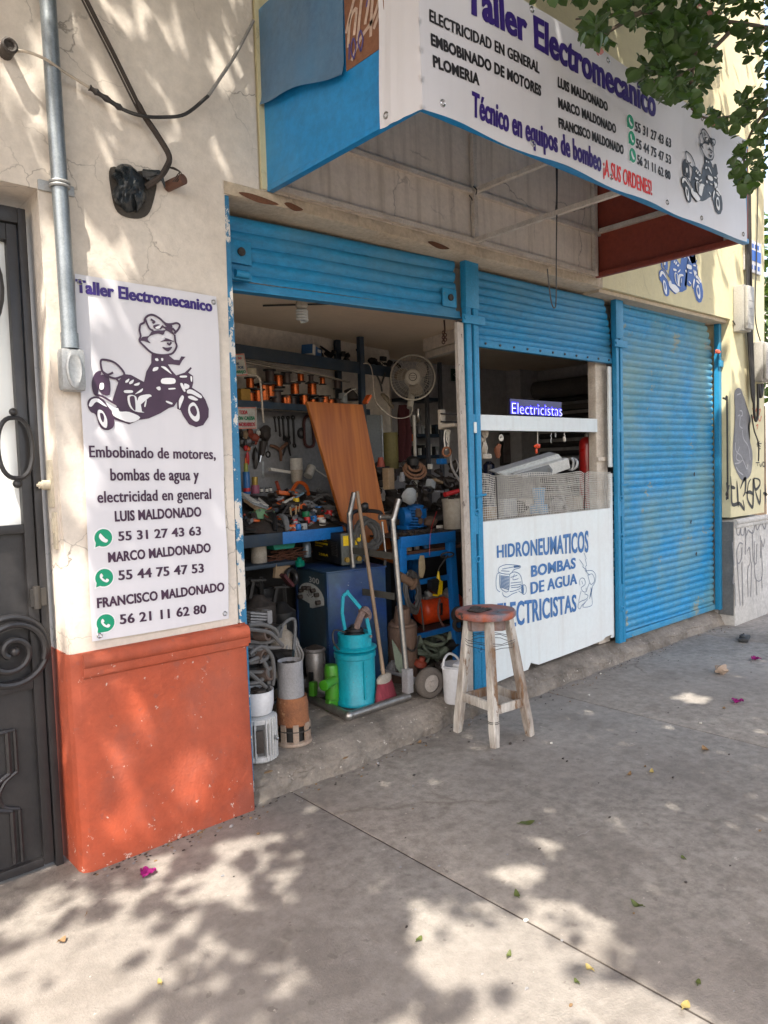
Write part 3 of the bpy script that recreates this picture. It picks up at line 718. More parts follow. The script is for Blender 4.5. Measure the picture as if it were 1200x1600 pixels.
b.tube([(c.x+(.125-.11*i/60)*math.cos(i*.19-.4), c.y-.012, c.z+(.125-.11*i/60)*math.sin(i*.19-.4)) for i in range(58)], .013, 8)
b.ball((c.x+.01, c.y-.014, c.z), .02); b.build('scroll', m_iron, gt)
b = B()
for (dx, r_) in ((0, .011), (.028, .008)):
    q = lambda x, z: (x+dx, GY-.0, z)
    b.tube(smooth_pts([q(.2, .60), q(.735, .60)], 2), r_, 6); b.tube([q(.735, .60), q(.735, .43)], r_, 6)
    b.tube(smooth_pts([q(.735, .43), q(.69, .40), q(.665, .35), q(.68, .30), q(.735, .275)], 5), r_, 6)
    b.tube([q(.735, .275), q(.735, .06)], r_, 6)
b.build('panel_moulding', m_iron, gt)
b = B(); b.cyl((.865, GY-.04, 1.08), (.865, GY-.04, 1.17), .014, n=10); b.bb(.84, .90, GY-.045, GY-.03, 1.09, 1.16); b.build('hinge', m_iron_d, gt)

# ------------------------------------------------------------------ pipes, cables and bits on the cream wall
t = thing('electrical_conduit', 'galvanised conduit pipe running down the cream wall beside the wall banner', 'pipe', (.995, -.04, 1.94))
b = B(); b.tube([(.990, -.045, 5.5), (.988, -.045, 3.4), (.998, -.045, 2.11)], .030, 14); b.cyl((.998, -.045, 2.10), (.998, -.045, 2.16), .033, n=14); b.build('pipe', m_galv, t)
b = B(); b.bb(.952, 1.046, -.075, -.012, 1.935, 2.10, .02); j = b.build('junction_box', m_alu, t)
b = B(); b.lathe((.999, -.075, 2.018), [(.031, 0), (.031, .006), (.025, .009), (.021, .006)], 20, (0, -1, 0), True, (1, 1)); 
for v in b.bm.verts: v.co.z = 2.018+(v.co.z-2.018)*2.4
b.build('cover_plate', m_alu, j)
b = B()
for z in (2.72,):
    b.bb(.925, 1.06, -.012, -.001, z-.02, z+.02, .004); b.torus((.993, -.045, z-.006), .034, .006, (0, 0, 1), 20, 6); b.torus((.993, -.045, z+.008), .034, .006, (0, 0, 1), 20, 6)
b.build('clamp', m_alu, t)
o = B(); q = [P(120, -30, y=-.05), P(150, 30, y=-.05), P(178, 85, y=-.04), P(205, 140, y=-.04), P(225, 180, y=-.04), P(245, 210, y=-.045), P(264, 243, y=-.05), P(260, 262, y=-.055), P(248, 278, y=-.05), P(228, 292, y=-.02)]
o.tube(smooth_pts(q, 5), [.0085 if i < 18 else .0125 for i in range(len(smooth_pts(q, 5)))], 8)
o.tube(smooth_pts([p+Vector((-.018, 0, -.004)) for p in q[:5]], 5), .004, 6)
o = o.build('service_cable', m_cablebrown, None); tag(o, 'thick dark cable coming down diagonally into the hole in the cream wall', 'cable')
c1 = [P(15, 82, y=-.03), P(38, 80, y=-.06), P(70, 92, y=-.085), P(100, 112, y=-.06), P(140, 137, y=-.04)]
c2 = [P(140, 137, y=-.04), P(160, 150, y=-.04), P(190, 170, y=-.04), P(222, 181, y=-.07), P(255, 183, y=-.04), P(290, 178, y=-.04), P(325, 150, y=-.04), P(340, 128, y=-.04), P(368, 85, y=-.04), P(396, 32, y=-.05)]
t = thing('loop_cable', 'cable sagging across the cream wall from a brown stub to the blue canopy', 'cable', P(222, 181, y=0))
o = B(); o.tube(smooth_pts(c1, 6), .0055, 8); o.build('cream_lead', m_cablecream, t)
o = B(); o.tube(smooth_pts(c2[:7], 6), .0075, 8); o.build('black_lead', m_cable, t)
o = B(); o.tube(smooth_pts(c2[6:], 6), .0075, 8); o.build('grey_lead', m_cablegrey, t)
o = B(); o.tube(smooth_pts([c2[0], c2[1], c2[2]], 5), [.009+.005*((i*7) % 3 == 0) for i in range(11)], 8); o.build('tape_splice', m_cable, t)
o = B(); pz = P(8, 83, y=-.0); o.cyl(pz, pz+Vector((0, -.06, 0)), .026, n=14); o.torus(pz+Vector((0, -.062, 0)), .022, .007, (0, 1, 0), 16, 6)
o = o.build('pipe_stub', m_dirty, None); tag(o, 'brown pipe stub poking out of the wall at the end of a cream lead', 'pipe stub')
# hole with bag
b = B(); hp = [(175, 262), (200, 268), (232, 268), (240, 285), (236, 312), (226, 336), (205, 342), (186, 332), (176, 300)]
fill(b, [P(*p, y=0) for p in [(p[0]-3 if p[0] < 200 else p[0]+4, p[1]) for p in hp]], NY, .004, 4)
o = b.build('wall_hole', M('dark_hole', (.075, .065, .055), .95, bump=.8, bsc=40), shop, 0, False)
b = B(); 
def bagf(u, v):
    a = v*math.tau; c0 = P(204, 297, y=0); r_ = (.0+.085*math.sin(u*math.pi/2))
    x = c0.x-.012+r_*math.cos(a)*.82; z = c0.z+.0+r_*math.sin(a)*1.15
    n = abs(mnoise.noise(Vector((x*26, z*14, 3))))*.05-.012+mnoise.noise(Vector((x*60, z*40, 9)))*.014
    return Vector((x+n, -.008-.05*math.cos(u*math.pi/2)+n*1.2, z+n*.5))
b.grid(bagf, 14, 44)
for k in range(3):
    c0 = P(225+k*4, 272+k*4, y=-.02); b.tube(smooth_pts([c0, c0+Vector((.03, -.03, .012*k)), c0+Vector((.055, -.03, .01-.02*k))], 3), [.02, .018, .016, .012, .01, .006, .003], 6)
o = b.build('plastic_bag', m_bag, None, 0); tag(o, 'crumpled black plastic bag stuffed into the hole in the cream wall', 'bag')
t = thing('clay_pipe_end', 'short brown pipe end with loose wires sticking out of the cream wall', 'pipe stub', P(268, 285, y=0))
b = B(); p = P(268, 289, y=0); b.cyl(p+Vector((-.02, 0, -.012)), p+Vector((.012, -.09, .0)), .022, n=14); b.build('pipe_end', M('brown_pipe', (.16, .075, .05), .6), t)
b = B()
for k in range(3): b.tube(smooth_pts([P(263+k, 262, y=-.05), P(272+k*4, 262+k*3, y=-.08), P(284-k*3, 272, y=-.09), P(276-k*3, 284, y=-.09)], 5), .0022, 5)
b.build('wire', m_cablebrown, t)
b = B(); p = P(66, 758, y=.075)
b.cyl((.94, .09, p.z), (.905, .09, p.z), .019, n=16); b.cyl((.905, .09, p.z), (.893, .09, p.z), .014, n=14); b.cyl((.893, .09, p.z), (.885, .09, p.z), .006, n=10); b.bb(.932, .945, .06, .125, p.z-.09, p.z+.10, .004)
o = b.build('door_bell', M('old_ivory', (.62, .56, .44), .6, c2=(.52, .46, .35)), None); tag(o, 'cream round door bell on the gate reveal', 'door bell')
p = P(73, 830, y=.07); b = B(); b.bb(.930, .944, .045, .082, p.z-.075, p.z+.075, .004); b.bb(.924, .932, .055, .072, p.z-.01, p.z+.05, .003)
o = b.build('bell_plate', M('old_ivory', (.6, .5, .4)), None); tag(o, 'narrow cream cover plate below the round bell on the gate reveal', 'plate')

# ------------------------------------------------------------------ wall banner
wb = thing('wall_banner', 'tall white vinyl workshop banner with rider emblem and phone numbers on cream wall', 'banner', (1.345, -.008, .93))
def wbf(x, z): return -.013-.002*mnoise.noise(Vector((x*7, z*2.2, 4)))-.0006*mnoise.noise(Vector((x*20, z*9, 8)))-.004*math.sin(x*9+z*3)-.003*math.sin(z*7-x*4)-.004*math.exp(-((x-1.66)/.05)**2)*math.sin(z*12)
C4 = [Vector((1.030, 0, .935)), Vector((1.655, 0, .928)), Vector((1.662, 0, 2.392)), Vector((1.043, 0, 2.402))]
def wbs(u, v):
    p = (C4[0]*(1-u)+C4[1]*u)*(1-v)+(C4[3]*(1-u)+C4[2]*u)*v
    return Vector((p.x, wbf(p.x, p.z), p.z))
b = B(); b.grid(wbs, 40, 90); b.build('vinyl_sheet', m_vinyl, wb)
dfw = lambda p: Vector((p.x, wbf(p.x, p.z), p.z))
def line(b, s, a, c, tp, y, defo=None, bold=.02, off=.002, tp2=None):
    A, C = P(*a, y=y), P(*c, y=y); T = P(*tp, y=y); h = T.z-A.z
    T2 = P(*tp2, y=y) if tp2 else C+Vector((0, 0, h)); T = Vector((A.x+(T.x-A.x)*.0, A.y, A.z+h)) if not tp2 else T
    put_text(b, s, A, C, T, T2, NY, bold, off, defo)
b = B(); line(b, 'Taller Electromecanico', (118, 457.5), (328.7, 488.4), (118, 436), 0, dfw, .09); b.build('lettering', m_purple, wb, 0, False)
b = B()
for s, a, c, tp, bo in (('Embobinado de motores,', (137, 714.7), (334, 717.7), (137, 695.5), .03), ('bombas de agua y', (170.5, 751), (309, 750.5), (170.5, 731), .03), ('electricidad en general', (150, 785.7), (328, 779.5), (150, 766.5), .03),
                  ('LUIS MALDONADO', (177.5, 815), (313, 807), (177.5, 797.5), .04), ('55 31 27 43 63', (183, 845), (312, 836), (183, 829.5), .045), ('MARCO MALDONADO', (167, 878.7), (327, 862.4), (167, 862), .04),
                  ('55 44 75 47 53', (183, 906), (316, 894), (183, 890), .045), ('FRANCISCO MALDONADO', (150, 949.6), (348, 923), (150, 933), .04), ('56 21 11 62 80', (185, 974.4), (320, 957.5), (185, 958.5), .045)):
    line(b, s, a, c, tp, 0, dfw, bo)
b.build('lettering', m_plum, wb, 0, False)
def em_banner(cx, cy):
    p = P(120+cx*220/1200, 480+cy*210/1145, y=0); return dfw(p)
emblem(wb, em_banner, NY, m_plum, .0085)
bg_, bw_ = B(), B()
for c in ((159, 840), (160.5, 902), (162.5, 972.5)):
    p = P(*c, y=0); phone_icon(bg_, bw_, p, .036, (1, 0, 0), (0, 0, 1), NY, dfw)
bg_.build('phone_icon', m_green_ic, wb, 0, False); bw_.build('phone_icon_edge', m_white_ic, wb, 0, False)
b = B()
for p in ((1.06, .955), (1.635, .955), (1.062, 2.372), (1.645, 2.365)): b.torus((p[0], wbf(*p)-.002, p[1]), .009, .003, (0, 1, 0), 14, 6)
b.build('grommet', m_chrome, wb)

# ------------------------------------------------------------------ canopy
cn = thing('shop_canopy', 'blue sheet metal canopy box over the shop opening with open underside', 'canopy', (3.4, -.5, 2.92))
X0, X1, YF, ZB, ZT = 1.962, 4.80, -1.045, 2.925, 3.74
ZF = 3.49
b = B(); b.prism([(X0, YF, ZB), (X0, 0, ZB), (X0, 0, ZT), (X0, -.55, ZT-.05), (X0, YF, ZF)], (.018, 0, 0)); b.bb(X0-.004, X0+.03, YF, -.006, ZB-.006, ZB+.02, .004); b.build('side_panel', m_canopy, cn)
def flap(u, v):
    y = .03-u*.65; zb = 3.322-u*.122; z = zb+v*(3.745-zb)
    x = X0-.010-.016*math.sin(u*math.pi)*(1-v)-.010*mnoise.noise(Vector((y*3.5, z*3, 0)))-.004*mnoise.noise(Vector((y*14, z*5, 3)))-.014*max(0, 1-v/.12)**2; z -= .008*math.sin(u*9)*(1-v)**3
    return Vector((x, y, z))
b = B(); b.grid(flap, 44, 36); b.tube([(X0-.012, .03, 3.31), (X0-.012, .028, 3.75)], .012, 8); b.build('hanging_sheet', m_flap, cn)
b = B(); b.bb(X0-.003, X0+.001, -.86, -.622, 3.215, 3.56); br = b.build('painted_panel', m_brown, cn)
SX = Vector((-1, 0, 0)); b = B(); b2 = B()
sp = lambda y, z: (X0-.003, y, z)
for pl in [[(-.64,3.30),(-.66,3.40),(-.70,3.42),(-.68,3.33)],[(-.70,3.30),(-.74,3.46),(-.78,3.44),(-.75,3.34)],[(-.78,3.28),(-.80,3.42),(-.84,3.50)],[(-.66,3.24),(-.72,3.30),(-.80,3.34),(-.85,3.42)],[(-.80,3.3),(-.845,3.36)],[(-.63,3.36),(-.70,3.48),(-.78,3.52),(-.85,3.54)]]:
    ribbon(b, [sp(*p) for p in pl], .016, SX, off=.002)
for pl in [[(-.675,3.24),(-.66,3.28),(-.675,3.32),(-.69,3.28),(-.675,3.24)],[(-.72,3.25),(-.705,3.29),(-.72,3.33),(-.735,3.29),(-.72,3.25)],[(-.645,3.25),(-.65,3.31)],[(-.76,3.40),(-.80,3.48),(-.83,3.44)]]:
    ribbon(b2, [sp(*p) for p in pl], .008, SX, off=.003)
b.build('scrawl', M('pale_scrawl', (.55, .40, .32), .8), br, 0, False); b2.build('scrawl', M('violet_scrawl', (.10, .08, .25), .8), br, 0, False)
b = B(); b.bb(X0+.018, X1-.018, YF, YF+.02, ZB, ZF); b.bb(X0, X1, YF-.006, YF+.035, ZB-.008, ZB+.022, .006); b.build('front_panel', m_canopy, cn)
b = B()
rp = [(X0-.004, -.91+.012*i, ZB+.028+.003*(i % 2)) for i in range(6)]
for p in rp: b.box(p, (.004, .018, .012))
b.box((X0+.01, YF-.008, ZB+.012), (.03, .004, .016)); b.build('red_paint_mark', m_redink, cn)
b = B(); b.prism([(X1, YF, ZB+.02), (X1, 0, ZB+.02), (X1, 0, ZT), (X1, YF, ZF)], (-.018, 0, 0)); b.bb(X1-.06, X1-.02, YF+.03, .0, ZB+.0, ZB+.035, .003); b.build('end_panel', m_rust, cn)
b = B(); b.prism([(X0, YF, ZF+.002), (X1, YF, ZF+.002), (X1, 0, ZT+.002), (X0, 0, ZT+.002)], (0, 0, .015)); b.build('top_sheet', m_canopy, cn)
b = B()
for z in (2.945, 3.235): b.bb(2.0, X1-.02, -.026, -.001, z-.014, z+.014)
for x in (3.42, 4.71): b.bb(x-.016, x+.016, -.03, -.002, 2.93, 3.6)
for z in (2.95, 3.24):
    b.bb(3.42-.013, 3.42+.013, YF+.03, -.031, z-.013, z+.013)
b.bb(X1-.055, X1-.022, YF+.04, -.03, 3.235, 3.265); b.bb(X1-.05, X1-.02, YF+.10, YF+.13, 2.95, 3.6)
b.build('frame_bar', m_frame, cn)
b = B(); b.tube(smooth_pts([(3.40, -.03, 3.26), (3.405, -.05, 3.235), (3.415, -.035, 3.215)], 4), .004, 5); b.tube(smooth_pts([(3.36, -.03, 3.2), (3.37, -.04, 3.18), (3.385, -.03, 3.175)], 4), .004, 5); b.build('wire_tie', m_iron_d, cn)

cb = thing('canopy_banner', 'long white vinyl banner with purple and black lettering across the canopy front', 'banner', (3.34, -1.07, 2.91))
def cbf(x, z):
    edge = (z-3.22)/.31
    return -1.064-.006*mnoise.noise(Vector((x*3.5, z*2.5, 6)))-.0008*mnoise.noise(Vector((x*16, z*9, 2)))-.006*math.sin(x*2.9+z*2)-.004*math.sin(x*7.3-z*9)-.010*max(0, math.exp(-((x-4.2-(3.5-z)*.5)/.05)**2))*max(0, edge)
def cbs(u, v):
    x = 1.950+u*(4.715-1.950); zb = 2.897+.014*u+.006*math.sin(u*25); zt = 3.512+.012*math.sin(u*math.pi*6)*.6
    z = zb+v*(zt-zb); return Vector((x, cbf(x, z), z))
b = B(); b.grid(cbs, 140, 30)
def cbside(u, v):
    y = -1.062+u*.225; zb = 2.899+u*.006; z = zb+v*(3.53-zb); x = 1.950-.006*math.sin(u*3+z*8)*u-.008*math.sin(u*math.pi)*math.sin(z*5)-.004*math.sin(u*20)*u
    if u < .001: return cbs(0, v)
    return Vector((x, y, z))
b.grid(cbside, 12, 24)
bmesh.ops.remove_doubles(b.bm, verts=b.bm.verts, dist=.003)
b.build('vinyl_sheet', m_vinyl, cb)
dfc = lambda p: Vector((p.x, cbf(p.x, p.z), p.z))
YB = -1.062
def lineB(b, s, a, c, h, bold): 
    A, C = P(*a, y=YB), P(*c, y=YB); put_text(b, s, A, C, A+Vector((0, 0, h)), C+Vector((0, 0, h)), NY, bold, .002, dfc)
b = B(); lineB(b, 'Taller Electromecanico', (727, 18.5), (1024, 184.5), .140, .08); lineB(b, 'Técnico en equipos de bombeo', (737, 182), (936, 270), .098, .07); b.build('lettering', m_purple, cb, 0, False)
b = B()
hh = P(672, 13, y=YB).z-P(672, 33, y=YB).z
for s, a, c, h in (('ELECTRICIDAD EN GENERAL', (672, 33), (839, 117), hh), ('EMBOBINADO DE MOTORES', (674, 70.5), (843, 152), hh), ('PLOMERIA', (676.5, 105), (747, 135), hh),
                ('LUIS MALDONADO', (870, 137), (948, 175.5), .046), ('MARCO MALDONADO', (871, 169), (960.6, 210), .046), ('FRANCISCO MALDONADO', (871, 200.5), (973, 242.5), .046),
                ('55 31 27 43 63', (991, 205), (1050, 230.5), .048), ('55 44 75 47 53', (993.5, 231), (1050, 256.5), .048), ('56 21 11 62 80', (996, 256), (1048.6, 281), .048)):
    lineB(b, s, a, c, h, .045)
b.build('lettering', m_ink, cb, 0, False)
b = B(); lineB(b, '¡A SUS ORDENES!', (940, 274), (1018, 305.5), .078, .03); b.build('lettering', m_redink, cb, 0, False)
bg_, bw_ = B(), B()
for c in ((983.5, 191), (986, 216.5), (988, 243)):
    phone_icon(bg_, bw_, P(*c, y=YB), .034, (1, 0, 0), (0, 0, 1), NY, dfc)
bg_.build('phone_icon', m_green_ic, cb, 0, False); bw_.build('phone_icon_edge', m_white_ic, cb, 0, False)
e0, e1 = P(1064, 325, y=YB), P(1128, 340, y=YB); eb = P(1128, 343, y=YB).z; et = P(1092, 199, y=YB).z
def em_can(cx, cy):
    return dfc(Vector((e0.x+(cx-75)/1030*(e1.x-e0.x), 0, eb+.012+(1040-cy)/970*(et-eb-.01))))
emblem(cb, em_can, NY, m_ink, .0075)
b = B()
for x in (2.05, 2.6, 3.2, 3.75, 4.15, 4.66): 
    for z in (2.945, 3.485): b.torus((x, cbf(x, z)-.002, z), .011, .0035, (0, 1, 0), 14, 6)
b.torus((1.943, -.87, 2.945), .011, .0035, (1, 0, 0), 14, 6)
b.build('grommet', m_chrome, cb)
b = B(); q = smooth_pts([(3.41, -.62, 3.25), (3.413, -.61, 3.0), (3.40, -.61, 2.75), (3.405, -.6, 2.5), (3.39, -.6, 2.44), (3.36, -.6, 2.47), (3.335, -.6, 2.6), (3.33, -.6, 2.64)], 5)
b.tube(q, .0038, 5); b.tube(smooth_pts([(3.41, -.61, 3.2), (3.425, -.6, 3.05), (3.41, -.6, 2.95)], 4), .003, 5); b.torus((3.413, -.62, 3.24), .016, .004, (0, 1, 0), 12, 5)
o = b.build('hanging_wire', m_iron_d, None); tag(o, 'twisted hooked wire hanging from the canopy frame in front of the shutters', 'wire')
# ================================================================== roller shutters and their guides
def curtain(b, x0, x1, z0, z1, y, pitch=.062, amp=.011, nx=10, sag=0.0, seed=0, cut=0.0):
    prof = []; z = z1
    while z > z0+.01:
        for f, d in ((0, .002), (.06, -amp*.35), (.25, -amp), (.55, -amp*.95), (.80, -amp*.35), (.92, .003), (.97, .004)):
            if z-f*pitch > z0: prof.append((z-f*pitch, y+d))
        z -= pitch
    n = len(prof)-1
    def fn(u, v):
        i = round(v*n); zz, yy = prof[i]
        xr = x1
        if cut: xr = x1-cut*max(0, (zz-(z1-.32))/.32)**1.5      # slats pulled short near the roll
        x = x0+u*(xr-x0)
        zz += sag*math.sin(u*math.pi)+.006*mnoise.noise(Vector((x*1.5, zz*6, seed)))
        return Vector((x, yy+.007*mnoise.noise(Vector((x*1.1, zz*1.5, seed+3)))+.0035*mnoise.noise(Vector((x*5, zz*5, seed+8))), zz))
    b.grid(fn, nx, n)
grp = 'blue roller shutters of the shop'
t = thing('roller_shutter', 'blue roller shutter rolled nearly all the way up over the open doorway', 'shutter', (2.6, .15, 2.48), grp)
def slant(bm, k):          # the bay's curtain hangs lower at its left end
    for v in bm.verts: v.co.z += k*(v.co.x-1.8)
b = B(); curtain(b, 1.76, 3.40, 2.515, 2.83, .15, .068, .013, 30, 0, 1); slant(b.bm, .022); b.build('curtain', m_blue, t, 60)
b = B(); b.bb(1.76, 3.43, .128, .165, 2.470, 2.515, .006); b.bb(1.76, 3.43, .105, .165, 2.466, 2.474); slant(b.bm, .026); b.build('bottom_bar', m_blue, t)
for x, z in ((1.875, 2.655), (3.33, 2.625)):
    b = B(); b.bb(x-.06, x+.06, .118, .132, z-.055, z+.055, .004); k = b.build('lock_plate', m_bluepost, t)
    b = B(); b.cyl((x, .118, z), (x, .108, z), .018, n=16); b.torus((x, .108, z), .017, .004, (0, 1, 0), 16, 6); b.build('lock', m_iron_d, k)
b = B(); b.bb(1.79, 1.90, .06, .10, 2.505, 2.54, .008); b.cyl((1.80, .05, 2.53), (1.87, .05, 2.53), .018, n=10); b.build('latch', m_bluepost, t)
t2 = thing('roller_shutter', 'blue roller shutter half lowered over the white counter with neon letters', 'shutter', (4.35, .15, 2.35), grp)
b = B(); curtain(b, 3.56, 5.17, 2.40, 2.84, .15, .050, .010, 30, 0, 5, .10); b.build('curtain', m_blue, t2, 60)
b = B(); b.bb(3.56, 5.18, .128, .165, 2.355, 2.40, .005); bo = b.build('bottom_bar', m_blue, t2)
b = B()
for k in range(11): b.cyl((3.66+k*.145, .127, 2.378), (3.66+k*.145, .121, 2.378), .008, n=8)
b.build('bolt', m_iron_d, bo)
t3 = thing('roller_shutter', 'fully closed blue roller shutter with faded blotches beside the yellow house', 'shutter', (6.1, .15, .14), grp)
b = B(); curtain(b, 5.25, 6.915, .20, 2.88, .15, .0578, .012, 34, 0, 9, .16); b.build('curtain', m_blue2, t3, 60)
b = B(); b.bb(5.25, 6.93, .125, .165, .152, .20, .005); b.build('bottom_bar', m_blue2, t3)
b = B()
for x, z in ((6.45, 1.02), (6.52, 1.45), (6.55, .72)): b.tube(smooth_pts([(x, .13, z), (x-.02, .12, z+.02), (x-.03, .12, z), (x-.01, .125, z-.012)], 4), .004, 5)
b.build('hook', m_iron_d, t3)

def guide(x0, x1, zt, label, slots=True, flag=False):
    t = thing('shutter_guide_post', label, 'shutter guide', ((x0+x1)/2, .08, FL), 'upright guides of the roller shutters'); xm = (x0+x1)/2; g = .012
    b = B(); b.bb(x0, xm-g, .088, .127, FL, zt, .003); b.bb(xm+g, x1, .088, .127, FL, zt, .003); b.build('channel', m_bluepost, t)
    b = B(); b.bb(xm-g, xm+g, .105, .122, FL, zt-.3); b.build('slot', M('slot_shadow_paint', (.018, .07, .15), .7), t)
    b = B(); b.bb(x0-.004, x1+.004, .082, .129, zt-.34 if slots else zt-.1, zt, .003); b.build('cap_plate', m_bluepost, t)
    b = B()
    for (za, zb) in ((FL, .62), (1.16, 1.30), (1.82, 1.92)): b.bb(xm-g-.002, xm+g+.002, .092, .108, za, zb)
    b.build('slot_cover', m_bluepost, t)
    b = B(); b.bb(x0-.045, x1+.045, .070, .086, 2.475, 2.53, .006)
    b.cyl((x0-.03, .072, 2.505), (x0-.03, .06, 2.505), .012, n=10); b.build('cross_bracket', m_bluepost, t)
    b = B()
    for z in (.42, 1.0, 1.30): b.torus((xm, .088, z), .018, .006, (0, 1, 0), 14, 6)
    b.cyl((xm-.01, .085, 1.40), (xm+.07, .07, 1.41), .008, n=8)
    b.build('catch', m_bluepost, t)
    return t
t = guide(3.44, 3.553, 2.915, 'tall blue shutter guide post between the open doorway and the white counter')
b = B(); b.bb(3.482, 3.505, .078, .0885, 1.80, 1.87, .006); b.build('white_tag', m_white, t)
t = guide(5.155, 5.25, 2.885, 'tall blue shutter guide post between the counter and the closed shutter')
b = B()
for dx in (-.028, .028): b.torus((5.2+dx, .075, 2.905), .024, .009, (0, 1, 0), 16, 6)
b.bb(5.14, 5.25, .068, .085, 2.85, 2.89, .004); b.build('black_clasp', m_iron, t)
t = thing('shutter_guide_post', 'slim blue shutter guide at the edge of the yellow house', 'shutter guide', (6.935, .08, FL), 'upright guides of the roller shutters')
b = B(); b.bb(6.915, 6.968, .08, .128, FL, 2.885, .004); b.build('channel', m_bluepost, t)
b = B(); b.bb(6.895, 6.985, .062, .079, 2.44, 2.50, .006); b.build('cross_bracket', m_bluepost, t)
b = B(); b.ball((6.87, .07, 2.575), .028, (1.4, .8, .8), 2, .5, 2); b.build('red_rag', m_redspray, t)
t = thing('shutter_guide_post', 'peeling blue and white shutter guide on the cream pillar beside the doorway', 'shutter guide', (1.76, .08, FL), 'upright guides of the roller shutters')
b = B(); b.bb(1.717, 1.757, .004, .10, .07, 2.86, .004); b.build('channel', m_jamb, t)
b = B(); b.bb(1.757, 1.763, .07, .125, FL, 2.86); b.build('inner_strip', m_bluepost, t)

# weathered post beside the guide
b = B(); b.grid(lambda u, v: Vector(((3.374, 3.428, 3.428, 3.374, 3.374)[round(u*4)]+.010*math.sin(v*5), (.095, .095, .12, .12, .095)[round(u*4)], FL+v*2.33+.0)), 4, 30)
o = b.build('wooden_post', m_wood_w, None, 30); tag(o, 'weathered whitish wooden post standing left of the middle blue guide', 'post')
b = B(); b.bb(3.412, 3.447, .13, .155, FL, 2.5); o = b.build('dark_gap_strip', m_iron_d, None); tag(o, 'narrow dark strip filling the gap between the whitish post and the blue guide', 'post')  # dark strip put in for the black gap beside the guide

# ================================================================== counter bay
ct = thing('shop_counter', 'white painted shop counter front lettered in blue under the mesh screen', 'counter', (4.3, .1, FL))
PZ = .10
bot = [(3.556, .158), (3.8, .172), (4.0, .180), (4.035, .222), (4.06, .210), (4.12, .190), (4.4, .196), (4.7, .205), (4.93, .214), (4.97, .232), (5.078, .240)]
b = B(); b.prism([(x, PZ, z) for x, z in bot]+[(5.072, PZ, 1.232), (3.553, PZ, 1.232)], (0, .018, 0)); fp = b.build('front_board', m_white, ct, 20)
b = B(); b.bb(3.72, 5.03, .12, .40, 1.20, 1.225); b.bb(3.60, 3.72, .12, .2, 1.20, 1.225); b.build('counter_top', M('counter_top_wood', (.22, .18, .14), .8), ct)
K = lambda x, y: (750+x/5.714, 820+y/5.714)
def corner_text(b, s, lb, lt, rb, rt, bold):
    put_text(b, s, P(*K(*lb), y=PZ), P(*K(*rb), y=PZ), P(*K(*lt), y=PZ), P(*K(*rt), y=PZ), NY, bold, .0025, None, None, .045)
b = B()
corner_text(b, 'HIDRONEUMATICOS', (150, 295), (148, 180), (965, 245), (965, 40), .03)
corner_text(b, 'BOMBAS', (455, 468), (453, 360), (850, 388), (852, 287), .04)
corner_text(b, 'DE AGUA', (453, 620), (450, 508), (862, 527), (862, 428), .04)
corner_text(b, 'ELECTRICISTAS', (158, 945), (154, 690), (857, 770), (855, 615), .035)
b.build('lettering', m_signblue, fp, 0, False)
b = B(); KP = lambda pts: [P(*K(*p), y=PZ) for p in pts]
for pl, c in (([(168,380),(165,425),(262,440),(300,400),(350,385),(352,365),(230,355),(168,380)], 0), ([(175,440),(178,560),(250,595),(262,440)], 0), ([(140,500),(150,440),(170,430)], 0), ([(140,500),(145,570),(175,600)], 0),
    ([(262,440),(300,420),(350,440),(372,500),(365,560),(300,590),(262,595)], 0), ([(330,560),(370,540)], 0), ([(340,590),(372,610)], 0), ([(200,600),(205,630),(240,645),(280,620),(330,600)], 0), ([(372,550),(385,535),(405,545),(412,590),(395,620),(375,612),(368,580),(372,550)], 0), ([(385,540),(380,600)], 0),
    ([(300,372),(350,372)], 0), ([(270,470),(330,450)], 0), ([(270,520),(365,510)], 0), ([(270,545),(365,530)], 0), ([(275,560),(350,555)], 0), ([(305,440),(290,490),(340,480)], 0), ([(195,395),(300,375)], 0), ([(185,410),(260,415)], 0)):
    ribbon(b, KP(pl), .0045, NY, off=.003, k=3)
for i in range(10): ribbon(b, KP([(180, 455+i*11), (256, 462+i*13)]), .006, NY, off=.003, k=1)
fill(b, KP([(370,545),(385,540),(388,605),(374,612)]), NY, .003, 2)
fill(b, KP([(298,365),(352,362),(352,378),(300,385)]), NY, .003, 1)
# the electrician on the other side of the lettering
for pl in ([(885,310),(920,360),(915,375),(945,400),(940,410),(975,450)], [(925,250),(945,300),(938,310),(950,360),(940,372),(950,420)], [(945,410),(1000,410),(1030,450),(1025,510),(1000,550)], [(960,450),(1000,440),(1020,500),(985,530),(960,450)],
    [(890,540),(885,500),(905,475),(930,485),(935,530),(900,560)], [(900,560),(912,590),(940,600),(945,560)], [(945,600),(965,540),(975,520)], [(900,590),(885,650),(880,690),(905,680),(950,660),(960,630),(930,615)], [(880,690),(872,735),(890,750),(905,720),(940,690)], [(985,560),(995,640),(995,718),(920,735),(930,700),(960,665)], [(1000,550),(975,660)], [(905,500),(915,530)]):
    ribbon(b, KP(pl), .0045, NY, off=.003, k=4)
ribbon(b, KP([(1000,552),(990,600),(978,650)]), .016, NY, off=.003, taper=True)
b.build('line_drawing', m_thinblue, fp, 0, False)

